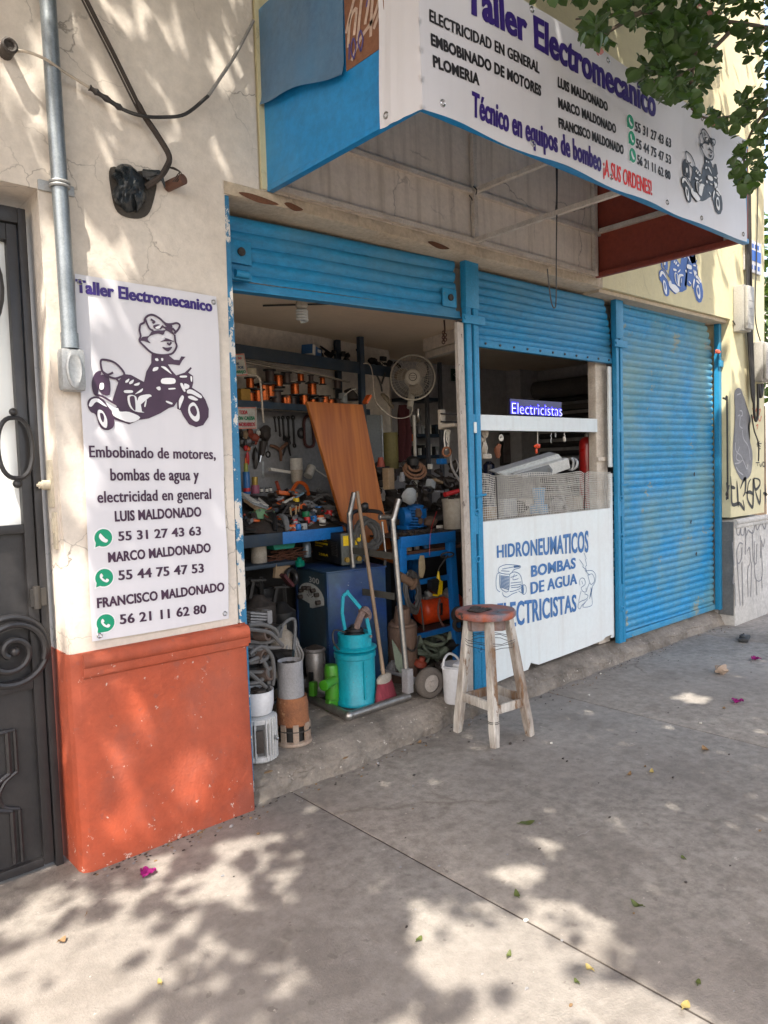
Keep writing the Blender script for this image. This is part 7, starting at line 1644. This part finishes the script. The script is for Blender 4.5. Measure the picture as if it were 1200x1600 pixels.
t = thing('stained_motor', 'small stained steel motor with a black lead beside the green casing', 'motor', c)
b = B(); b.tube([c, c+Vector((0, 0, .02)), c+Vector((-.004, .01, zt_-FL-.01)), c+Vector((-.004, .01, zt_-FL))], [r*.8, r*.85, r, r*.9], 24); b.torus(c+Vector((-.004, .01, zt_-FL-.012)), r*1.0, .009, (0, 0, 1), 24, 6); b.build('shell', M('stained_steel', (.36, .34, .32), .45, .5, c2=(.20, .17, .15), sc=11, chip=(.10, .07, .05), chip_sc=10, chip_t=.62), t, 45)
b = B(); b.lathe(c+Vector((0, .01, zt_-FL)), [(r*.9, 0), (r*.5, .012), (r*.2, .02)], 20); b.build('top_cap', m_dirty, t)
b = B(); b.tube(smooth_pts([c+Vector((.03, -r*.8, zt_-FL-.03)), c+Vector((.01, -r*1.1, .15)), c+Vector((.0, -r*1.1, .05))], 5), .006, 6); b.box(c+Vector((-r*1.0, -.03, .15)), (.02, .03, .07), Rz(.4), .005); b.build('lead', m_blk, t)
b = B(); q = P(506, 1078, y=c.y-.09); b.lathe(q, [(.03, -.03), (.03, .03), (.024, .05), (.024, .062), (.010, .063)], 20, (.45, -.85, -.2)); b.build('outlet', m_alu, t)
t = thing('lime_casing', 'lime green pump casing in two pieces beside the turquoise pump', 'pump part', P(520, 1078, z=FL)); 
b = B(); p = P(519, 1060, y=.47); zt_ = P(519, 1040, y=.47).z; b.lathe((p.x+.01, .49, FL+.07), [(.036, 0), (.042, .005), (.042, zt_-FL-.09), (.036, zt_-FL-.07)], 20); b.bb(p.x-.03, p.x+.05, .47, .51, FL+.0, FL+.07, .006); q = P(516, 1066, y=.43); b.lathe(q, [(.027, -.05), (.027, .06), (.031, .06), (.031, .075), (.02, .078)], 20, (-.9, -.35, 0)); b.build('housing', m_lime, t)
b = B(); q = P(489.5, 1076, y=c.y-.10); b.box(q, (.055, .04, .09), Rz(.5) @ Matrix.Rotation(.1, 3, 'Y'), .012); b.build('foot', m_lime, t)
# white bucket
c = P(712, 1096, z=.112); s = mpp(c); r = 20.5*s; hb = 60*s; t = thing('white_bucket', 'white plastic bucket with lid and raised handle behind the stool', 'bucket', c)
b = B(); b.lathe(c, [(r*.86, 0), (r*.88, .006), (r*.98, hb*.9), (r*1.03, hb*.9), (r*1.04, hb*.93), (r*1.0, hb*.95)], 36); b.build('pail', m_pail, t, 45)
b = B(); b.lathe(c, [(r*1.05, hb*.94), (r*1.07, hb*.97), (r*1.03, hb), (r*.9, hb*.985), (r*.3, hb*.99)], 36); b.build('lid', M('grey_white_lid', (.52, .53, .55), .45, c2=(.38, .38, .4), sc=14), t, 45)
b = B(); b.tube(smooth_pts([c+Vector((-r*1.0, .02, hb*.9)), c+Vector((-r*.8, .03, hb*1.12)), c+Vector((-.0, .05, hb*1.22)), c+Vector((r*.8, .05, hb*1.1)), c+Vector((r*1.02, .03, hb*.9))], 6), .008, 8); b.build('handle', m_pail, t)
b = B(); b.box(c+Vector((-.0, -.05, hb+.012)), (.13, .05, .018), Rz(.3), .006); b.build('lid_clasp', m_pail, t)
# small loose things that fill the doorway
for k, (px, py, yy, s_, mt_, lab) in enumerate(((468, 878, 1.05, .035, m_tealtray, 'green knob on the lower bench shelf left of the welder'), (455, 902, 1.0, .05, m_wrench, 'dark pulley leaning beside the navy cabinet'), (520, 905, .80, .03, m_paper, 'torn paper tag stuck on the side of the navy cabinet'), (440, 1072, .55, .03, m_castgrey, 'grey fitting on the floor between the rusty tube and the cream pump'), (540, 1032, .62, .04, m_dirty, 'greasy coupling on the floor behind the turquoise pump'), (655, 1035, .52, .045, m_rust, 'rusty casting on the floor left of the pneumatic wheel'), (690, 1040, .5, .05, m_dirty, 'dark casting on the floor behind the white bucket'), (612, 1040, .62, .04, m_castgrey, 'grey casting behind the stick of the broom'))):
    p = P(px, py, y=yy); b = B()
    if k == 2: b.box(p, (.05, .004, .03), Rz(.5) @ Matrix.Rotation(.5, 3, 'Y'))
    elif k in (1, 3): b.torus(p, s_, s_*.35, (.3, -1, .2), 18, 8)
    else: b.lathe(p-Vector((0, 0, s_*.8)), [(s_*.6, 0), (s_, s_*.3), (s_*.9, s_*1.0), (s_*.5, s_*1.2), (s_*.45, s_*1.7)], 16, (.2*(k % 3)-.2, -.3, 1))
    o = b.build('loose_part', mt_, None); tag(o, lab, 'part')
# ================================================================== small things on the sidewalk
def leaf_obj(px, py, L, W, ang, mt_, name, label, curl=.25, cat='leaf', group='fallen leaves on the sidewalk'):
    p = P(px, py, z=0.003); b = B(); ca, sa = math.cos(ang), math.sin(ang)
    def fn(u, v):
        w_ = W*math.sin(math.pi*min(1, .03+u*.97))**.8*(v-.5)*2; x = (u-.5)*L
        z = .004+curl*L*((u-.5)**2)*1.6+curl*abs(v-.5)*W*.9+.002*math.sin(u*9)
        return Vector((p.x+x*ca-w_*sa, p.y+x*sa+w_*ca, z))
    b.grid(fn, 10, 4); b.tube([fn(0, .5), fn(0, .5)+Vector((-ca, -sa, .2))*L*.18], .0015, 4)
    o = b.build(name, mt_, None, 80); tag(o, label, cat, group)
leaf_obj(824, 1286, .075, .019, -.5, m_leafg, 'fallen_leaf', 'largest fallen leaf, pale green, lying in the middle of the shaded sidewalk', .12)
leaf_obj(808, 1400, .05, .011, .9, m_leafg, 'fallen_leaf', 'curled green leaf at the edge of the sunlit patch near the joint', .5)
leaf_obj(995, 1416, .05, .014, 1.5, m_leafg, 'fallen_leaf', 'olive leaf standing on edge at the right of the sunlit patch', .6)
leaf_obj(655, 1468, .032, .010, .2, m_leafg, 'fallen_leaf', 'small dark green leaf in the sun left of the joint')
leaf_obj(795, 1493, .035, .008, .4, m_leafg, 'fallen_leaf', 'thin green leaf in the middle of the sunlit patch', .5)
leaf_obj(901, 1534, .025, .007, 1.2, m_leafg, 'fallen_leaf', 'tiny green leaf below the pale yellow leaf in the sun')
leaf_obj(921, 1513, .035, .010, 1.3, m_leafy, 'fallen_leaf', 'pale yellow leaf lying in the sunlit patch')
leaf_obj(1071, 1572, .04, .013, .1, m_leafy, 'fallen_leaf', 'bright yellow leaf on the joint at the bottom right')
leaf_obj(1091, 1536, .03, .008, .3, m_leafg, 'fallen_leaf', 'small green leaf at the shaded edge above the yellow leaf')
leaf_obj(1068, 1341, .03, .009, 1.0, m_leafg, 'fallen_leaf', 'small dull green leaf alone in the shade on the right')
leaf_obj(1018, 1207, .05, .011, .4, m_leafy, 'fallen_leaf', 'curled yellowish leaf right of the brown one in the shade', .5)
leaf_obj(983, 1211, .05, .010, .2, m_leafb, 'fallen_leaf', 'curled tan leaf left of the yellowish one in the shade', .5)
leaf_obj(1102, 1172, .06, .018, .9, m_leafb, 'fallen_leaf', 'rusty brown crumpled leaf before the joint on the right', .5)
leaf_obj(1131, 1107, .04, .010, .2, m_leafb, 'fallen_leaf', 'tan leaf beside the lower magenta flower', .3)
leaf_obj(914, 1302, .07, .004, -.1, m_cablegrey, 'twig', 'thin grey twig lying right of the largest green leaf', .1, 'twig', None)
leaf_obj(655, 1161, .045, .012, .3, m_leafb, 'fallen_leaf', 'tan leaf lying close to the chipped step left of the stool', .4)
leaf_obj(1008, 1198, .02, .006, .3, m_leafb, 'fallen_leaf', 'tiny brown leaf near the curled leaves in the shade', .4)
leaf_obj(97, 1471, .03, .014, .3, m_leafb, 'fallen_leaf', 'dark curled leaf on the sunlit concrete at the lower left', .6)
leaf_obj(135, 1428, .03, .002, 1.0, m_leafb, 'twig', 'tiny brown twig on the sunlit concrete near the red base', .2, 'twig', None)
leaf_obj(250, 1536, .03, .008, 1.4, m_leafy, 'fallen_leaf', 'pale curled leaf in the dark patch at the bottom left', .4)
def flower(px, py, s, label):
    p = P(px, py, z=0.002); b = B()
    for k in range(3):
        a = k*2.1+px; d = Vector((math.cos(a), math.sin(a), 0)); e = Vector((-d.y, d.x, 0))
        b.grid(lambda u, v: p+d*(s*u*.85)+e*(s*.9*(v-.5)*math.sin(math.pi*min(1, .1+u*.85)))+Vector((0, 0, s*(.75*u*(1.3-u)+.25*abs(v-.5)+.12*math.sin(u*7+v*6+k)))), 6, 5)
    o = b.build('bougainvillea_flower', m_petal, None, 60); tag(o, label, 'flower', 'fallen magenta flowers')
flower(230, 1367, .042, 'magenta flower lying on the concrete right in front of the red base')
flower(1180, 1031, .050, 'farthest magenta flower at the right edge of the sidewalk')
flower(1151, 1098, .050, 'magenta flower on the shaded sidewalk right of the sunlit fleck')
p = P(1163, 1001, z=0.0); b = B(); b.box((p.x, p.y, .022), (.20, .08, .03), Rz(.3), .012); b.ball((p.x-.03, p.y, .045), .03, (1.6, .9, .5), 2, .5, 2); o = b.build('dark_scrap', m_shoe, None); tag(o, 'flat black scrap like an old shoe at the joint on the far right', 'scrap')
p = P(1127, 1053, z=0); b = B(); b.ball((p.x, p.y, .035), .05, (1, .8, .75), 2, .9, 4); o = b.build('stone', M('tan_stone', (.38, .29, .22), .9), None); tag(o, 'tan crumpled lump on the sidewalk left of the far magenta flower', 'stone')
for k, (px, py, s, lab) in enumerate(((733, 1160, .012, 'little black crumb on the sidewalk below the stool, left'), (797, 1163, .014, 'little black crumb right of the front stool leg'), (880, 1186, .012, 'pair of little dark crumbs on the sidewalk right of the stool'), (862, 1162, .012, 'white chip on the sidewalk right of the stool'), (1095, 1131, .014, 'white chip near the joint under the lower flower'), (822, 1439, .012, 'white pebble beside the joint in the sunlit patch'), (938, 1054, .014, 'white chip at the foot of the chipped step'), (920, 1087, .012, 'white chip below the step in front of the closed shutter'), (886, 1190, .010, 'smallest dark crumb right of the stool'), (1052, 1216, .012, 'dark crumb right of the curled yellowish leaf'), (1072, 1380, .010, 'dark crumb in the shade above the sunlit patch'))):
    p = P(px, py, z=0); b = B(); b.ball((p.x, p.y, s*.4), s*.7, (1.2, .9, .6), 1, .8, k); o = b.build('pebble', m_paper if 'white' in lab else m_dirty, None, 30); tag(o, lab, 'pebble', 'crumbs and chips on the sidewalk')
for k, (px, py, s) in enumerate(((420, 1207, .014), (540, 1185, .010))):
    p = P(px, py, z=.152); b = B(); b.ball((p.x, p.y, .156), s, (2.0, .8, .25), 1, .6, k); o = b.build('dry_scrap', m_leafb, None); tag(o, ('curled brown scrap on the step beside the finned motor', 'yellowish scrap on the step in front of the rusty tube')[k], 'scrap')

b = B(); r_ = random.Random(64)
for k in range(420):
    t_ = r_.random()
    if t_ < .5: x = r_.uniform(1.75, 6.9); y = float(np.interp(x, [1.725, 2.05, 2.33, 2.7, 3.22, 3.99, 5.2, 7.2], [.035, .03, .012, .05, .105, .07, .09, .10]))-.03-abs(r_.gauss(0, .05))
    elif t_ < .7: x = r_.uniform(.95, 1.75); y = -.03-abs(r_.gauss(0, .05))
    else: x = r_.uniform(1.2, 7); y = r_.uniform(-2.2, -.05)
    s = r_.uniform(.0025, .006)*(1.6 if r_.random() < .1 else 1)
    b.ball((x, y, s*.4), s, (1.4, .9, .6), 1, .6, k); mark(b, r_.choice([0, 0, 1, 2]))
o = b.build('grit', m_dirty, None, 30); [o.data.materials.append(x) for x in (m_leafb, m_castgrey)]; tag(o, 'grit and tiny crumbs gathered along the step and strewn on the sidewalk', 'grit', None, 'stuff')
# ================================================================== trees
def leaves_mesh(name, pos, size, mt_, parent, seed, fine=False):
    n = len(pos); r = np.random.default_rng(seed); pos = np.asarray(pos, float)
    s = (size*r.uniform(.5, 1.35, n))[:, None]
    nrm = r.normal(size=(n, 3)); nrm[:, 2] = np.abs(nrm[:, 2])+.55; nrm /= np.linalg.norm(nrm, axis=1)[:, None]
    a = r.normal(size=(n, 3)); a[:, 2] -= .35; a -= nrm*(a*nrm).sum(1)[:, None]; a /= np.linalg.norm(a, axis=1)[:, None]
    c = np.cross(nrm, a)
    if fine: prof = [(0, 0, 0), (.22, .30, .06), (.5, .40, .10), (.78, .28, .06), (1.0, 0, -.06), (.78, -.28, .06), (.5, -.40, .10), (.22, -.30, .06)]; faces = [(0, 1, 2), (0, 2, 3, 4), (0, 4, 5, 6), (0, 6, 7)]
    else: prof = [(0, 0, 0), (.35, .38, .08), (.75, .30, .05), (1.0, 0, -.05), (.75, -.30, .05), (.35, -.38, .08)]; faces = [(0, 1, 2, 3), (0, 3, 4, 5)]
    k = len(prof); V = np.empty((n, k, 3))
    for i, (u, v, w_) in enumerate(prof): V[:, i] = pos+a*(u-.5)*s+c*v*s*.95+nrm*w_*s
    me = bpy.data.meshes.new(name); org = np.array(WL[parent.name]) if parent else np.zeros(3)
    V = (V-org).reshape(-1, 3); F = []
    base = (np.arange(n)*k)
    loops = []; starts = []; tot = []
    for f in faces: 
        arr = base[:, None]+np.array(f)[None]; F.append(arr)
    me.vertices.add(n*k); me.vertices.foreach_set('co', V.ravel())
    idx = np.concatenate([f.ravel() for f in F]); cnt = np.concatenate([np.full(f.shape[0], f.shape[1]) for f in F])
    me.loops.add(len(idx)); me.loops.foreach_set('vertex_index', idx.astype(np.int32))
    me.polygons.add(len(cnt)); me.polygons.foreach_set('loop_start', np.concatenate([[0], np.cumsum(cnt)[:-1]]).astype(np.int32))
    me.polygons.foreach_set('loop_total', cnt.astype(np.int32)); me.update(calc_edges=True); me.validate()
    me.materials.append(mt_); o = bpy.data.objects.new(name, me); COL.objects.link(o)
    if parent: o.parent = parent
    WL[o.name] = Vector(org); return o

def pix(p):
    q = Vector(p)-CAM; w_ = q.dot(fw)
    return (600+FPX*q.dot(RT)/w_, 800+FPX*q.dot(DN)/w_) if w_ > .1 else None
def inside(poly, x, y):
    c = False; n = len(poly)
    for i in range(n):
        x1, y1 = poly[i]; x2, y2 = poly[i-1]
        if (y1 > y) != (y2 > y) and x < (x2-x1)*(y-y1)/(y2-y1)+x1: c = not c
    return c
G_ = lambda l: [tuple(P(*q, z=0).xy) for q in l]
# openings in the crowns, given by where the sun that comes through them lands on the ground
OPEN = [G_([(-60, 1392), (60, 1385), (120, 1400), (215, 1425), (260, 1455), (300, 1470), (240, 1520), (150, 1640), (60, 1800), (-400, 1800)]),
        G_([(615, 1418), (660, 1396), (735, 1408), (800, 1425), (850, 1415), (930, 1432), (1000, 1490), (1130, 1590), (1200, 1680), (1000, 1800), (430, 1800), (560, 1640), (610, 1560), (640, 1500)])]
MOTT = G_([(150, 1380), (230, 1340), (400, 1300), (480, 1290), (470, 1380), (430, 1470), (560, 1560), (620, 1700), (100, 1700), (200, 1500)])
SPOT = [(*P(x, y, z=0).xy, r) for x, y, r in ((812, 1366, .065), (858, 1319, .03), (1085, 1092, .07), (1140, 1293, .012), (355, 1395, .08), (372, 1322, .05), (915, 1112, .02))]
WSPOT = [((p := P(x, y, y=0)).x, p.z, r) for x, y, r in ((300, 1222, .055), (205, 1295, .06), (332, 1262, .03), (190, 1190, .035), (108, 505, .10), (70, 390, .06), (120, 560, .06), (85, 470, .05), (145, 390, .05), (170, 378, .05), (205, 405, .04), (130, 720, .06), (110, 900, .07), (170, 640, .05), (138, 770, .04), (65, 60, .05), (205, 25, .05), (270, 40, .05), (42, 120, .08), (270, 215, .04), (178, 225, .04), (345, 80, .04), (228, 1125, .035), (130, 975, .05))]
def openness(g, wall):
    """how much of the sun comes through where it lands: 0 closed .. 1 open"""
    if wall is not None:
        x, z = wall
        if x < 1.9:
            for sx, sz, r in WSPOT:
                if ((x-sx)/(r*.8+.05))**2+((z-sz)/(r*1.4+.08))**2 < 1: return .99
            if x < .93: return .97 if 1.0 < z < 2.3 and mnoise.noise(Vector((x*5, z*4, 2))) > -.1 else .35 if z < 2.6 else .1
            if z < .95: return .38
            return (.50 if x < 1.3 else .34) if mnoise.noise(Vector((x*2.2, z*1.6, 9))) > -.15 else .1
        if x > 6.6 and z > 2.2: return .97 if mnoise.noise(Vector((x*4, z*1.1, 7))) > -.35 else .3
        return .0
    x, y = g
    n = .35*mnoise.noise(Vector((x*3.0, y*3.0, 1)))+.30*mnoise.noise(Vector((x*7, y*7, 5)))
    n3 = .5*mnoise.noise(Vector((x*4.5, y*4.5, 11)))+.4*mnoise.noise(Vector((x*12, y*12, 15)))
    for sx, sy, r in SPOT:
        if (x-sx)**2+(y-sy)**2 < (r+.05)**2: return .985
    for poly in OPEN:
        if inside(poly, x+n*.3, y+n*.25): return .985 if n3 < .13 else .78
    if inside(MOTT, x, y): return .90 if n3 > .0 else .5
    return 0.0
SH = Vector((SUN.x/SUN.z, SUN.y/SUN.z))
def crown_points():
    r = random.Random(77); A, Bc = [], []
    N = 92000
    for i in range(N):
        gx = r.uniform(-1.2, 10.5); gy = r.uniform(-3.3, 2.6)
        h = r.uniform(4.7, 7.9)+.5*mnoise.noise(Vector((gx*.8, gy*.8, 3)))
        p = Vector((gx+SH.x*h, gy+SH.y*h, h))
        wall = None
        if gy > 0:
            t_ = (0-p.y)/(-SUN.y); q = p-SUN*t_
            wall = (q.x, q.z)
            if q.z < 0 or q.z > 6.5: continue
        o = openness((gx, gy), wall)
        if o > 0 and r.random() < o: continue
        s = pix(p)
        if s and -30 < s[0] < 1230 and -30 < s[1] < 1700: continue
        (A if p.x < 1.6 else Bc).append(p)
    return A, Bc
cA, cB = crown_points()
def tree(name, label, base, pts, seed, trunk_h=3.4):
    t = thing(name, label, 'tree', base, 'street trees over the sidewalk'); r = random.Random(seed); bx = Vector(base)
    b = B(); top = bx+Vector((r.uniform(-.1, .1), .25, trunk_h))
    b.tube(smooth_pts([bx+Vector((0, 0, -.1)), bx+Vector((.04, .03, .5)), bx.lerp(top, .5)+Vector((.08, -.04, 0)), top], 5), [.22, .19, .18, .17, .165, .16, .155, .15, .15, .145, .14, .14, .135, .13, .13, .12][:16], 14)
    b.build('trunk', m_bark, t, 60)
    b = B(); lp = r.sample(pts, 26)
    for q in lp:
        e = Vector(q); mid = top.lerp(e, .5)+Vector((r.uniform(-.2, .2), r.uniform(-.2, .1), .35))
        pp = smooth_pts([top-Vector((0, 0, .1)), top.lerp(mid, .5)+Vector((0, 0, .15)), mid, e], 5); n = len(pp)
        if any(inside(pl, x.x-SH.x*x.z, x.y-SH.y*x.z) for x in pp for pl in OPEN+[MOTT]): continue
        if any((s := pix(x)) and -10 < s[0] < 1210 and -10 < s[1] < 1610 for x in pp): continue
        b.tube(pp, [.075*(1-.85*k/(n-1)) for k in range(n)], 7)
    b.build('limb', m_bark, t, 60)
    leaves_mesh('crown', pts, .115, m_leaf, t, seed)
    return t
tree('street_tree', 'leafy street tree standing at the kerb left of the doorway, shading the sidewalk', (.1, -5.0, 0), cA, 5)
tree('street_tree', 'leafy street tree standing at the kerb further right, shading the shutters', (4.7, -5.1, 0), cB, 6)

# bougainvillea reaching over the canopy: the leaves at the top right
bt = thing('bougainvillea', 'bougainvillea branches with round dark leaves hanging before the banner end', 'tree', (4.9, -3.9, 0))
b = B(); b.tube(smooth_pts([(4.9, -3.9, -.1), (4.95, -3.8, 1.5), (4.8, -3.5, 3.2), (4.6, -2.9, 4.4)], 6), [.07]*10+[.06]*9, 10); b.build('trunk', m_bark, bt, 60)
lobes = [([(925, -40), (1130, -40), (1128, 45), (1085, 70), (1050, 62), (1020, 45), (985, 48), (965, 30), (940, 10)], 420), ([(840, -40), (920, -40), (915, 6), (890, -4), (862, 4)], 60),
         ([(905, 40), (940, 20), (960, 45), (955, 70), (928, 75), (908, 74)], 60),
         ([(1015, 30), (1085, 20), (1118, 60), (1128, 95), (1108, 150), (1085, 165), (1060, 150), (1030, 110), (1015, 75)], 300),
         ([(985, 112), (1030, 98), (1075, 120), (1070, 150), (1045, 168), (1020, 150), (995, 125)], 130),
         ([(1120, -40), (1260, -40), (1260, 90), (1200, 70), (1165, 98), (1150, 60), (1125, 40)], 300),
         ([(1140, 150), (1180, 135), (1250, 120), (1250, 260), (1195, 240), (1170, 200), (1150, 190)], 230),
         ([(1142, 250), (1158, 225), (1190, 215), (1198, 265), (1180, 300), (1160, 306), (1146, 285)], 110),
         ([(1065, 160), (1100, 165), (1150, 190), (1150, 215), (1120, 200), (1085, 180)], 60),
         ([(1180, 70), (1260, 40), (1260, 160), (1205, 140), (1185, 115)], 90)]
r_ = random.Random(99); pts = []
for poly, n in lobes:
    x0, x1 = min(p[0] for p in poly), max(p[0] for p in poly); y0, y1 = min(p[1] for p in poly), max(p[1] for p in poly); c_ = 0; tr = 0
    while c_ < n*1.25 and tr < 20000:
        tr += 1; x = r_.uniform(x0, x1); y = r_.uniform(y0, y1)
        if inside(poly, x, y) and mnoise.noise(Vector((x*.045, y*.045, 2))) > -.22: pts.append(P(x, y, y=r_.uniform(-1.75, -1.22))); c_ += 1
pts += [P(x, y, y=-1.5) for x, y in ((832, 4), (1000, 90), (1004, 96), (902, 5), (928, 2))]
b = B()
for q in ([(1260, 60), (1180, 40), (1100, 30), (1000, 20), (900, 30)], [(1150, 40), (1110, 80), (1060, 120), (1010, 130)], [(1260, 140), (1200, 170), (1165, 230), (1165, 290)], [(1230, 100), (1170, 170), (1110, 185), (1080, 170)], [(1260, -20), (1150, -20), (980, -20), (860, -10), (835, 4)], [(1000, 20), (950, 50), (925, 75)], [(1090, 60), (1080, 130), (1085, 160)]):
    pp = smooth_pts([P(x, y, y=-1.45+.05*math.sin(x)) for x, y in q], 5); b.tube(pp, [.011*(1-.7*k/(len(pp)-1)) for k in range(len(pp))], 6)
b.tube(smooth_pts([(4.6, -2.9, 4.4), (4.5, -2.2, 4.7), P(1260, 60, y=-1.45)], 5), .02, 6); b.tube(smooth_pts([(4.6, -2.9, 4.4), (4.2, -2.2, 4.6), P(1260, -20, y=-1.45)], 5), .02, 6); b.tube(smooth_pts([(4.6, -2.9, 4.4), (4.6, -2.0, 4.2), P(1260, 140, y=-1.45)], 5), .02, 6); b.tube([P(1260, 60, y=-1.45), P(1230, 100, y=-1.45)], .012, 6)
b.build('branch', m_bark, bt, 60)
leaves_mesh('leaves', pts, .050, m_leaf, bt, 12, True)
b = B()
for (x, y) in ((1090, 4), (1100, 10), (1085, 14), (1112, 190), (1106, 20), (933, 78)):
    p = P(x, y, y=-1.45)
    for k in range(3):
        a = k*2.1; d = Vector((math.cos(a), .2, math.sin(a))); e = d.cross(Vector((0, 1, 0))).normalized()
        b.grid(lambda u, v: p+d*(.03*u)+e*(.03*(v-.5)*math.sin(math.pi*min(1, .1+u*.85)))+Vector((0, -.015*u, 0)), 4, 4)
b.build('flower', M('pale_pink_bract', (.55, .22, .20), .7, tl=(.6, .25, .2)), bt, 60)

# beyond the corner of the yellow house
t = thing('far_tree', 'bushy green tree seen past the corner of the yellow house', 'tree', (12.4, 1.9, 0)); b = B(); b.tube([(12.4, 1.9, -.1), (12.45, 1.9, 2.4)], [.14, .09], 10); b.build('trunk', m_bark, t)
r_ = random.Random(3); pts = []
for k in range(2600):
    d = Vector((r_.gauss(0, 1), r_.gauss(0, 1), r_.gauss(0, 1))).normalized()*r_.random()**.4; q = Vector((12.4+d.x*1.3, 1.9+d.y*1.3, 3.9+d.z*1.7))
    if mnoise.noise(q*1.6) > -.2: pts.append(q)
leaves_mesh('crown', pts, .14, m_leaf, t, 8)
t = thing('far_house', 'pale house far down the street past the yellow corner', 'building', (19, 3, 0)); b = B(); b.bb(17, 24, 3.0, 9, -.1, 5.2); b.build('wall', M('far_white_wall', (.62, .60, .56), .9), t); b = B()
for k in range(3): b.bb(17.8+k*2.1, 18.8+k*2.1, 2.96, 3.02, 1.2, 2.6)
b.build('window', m_iron_d, t); b = B(); b.bb(16.9, 24.1, 2.9, 9.1, 5.2, 5.4); b.build('roof', m_lintel, t)
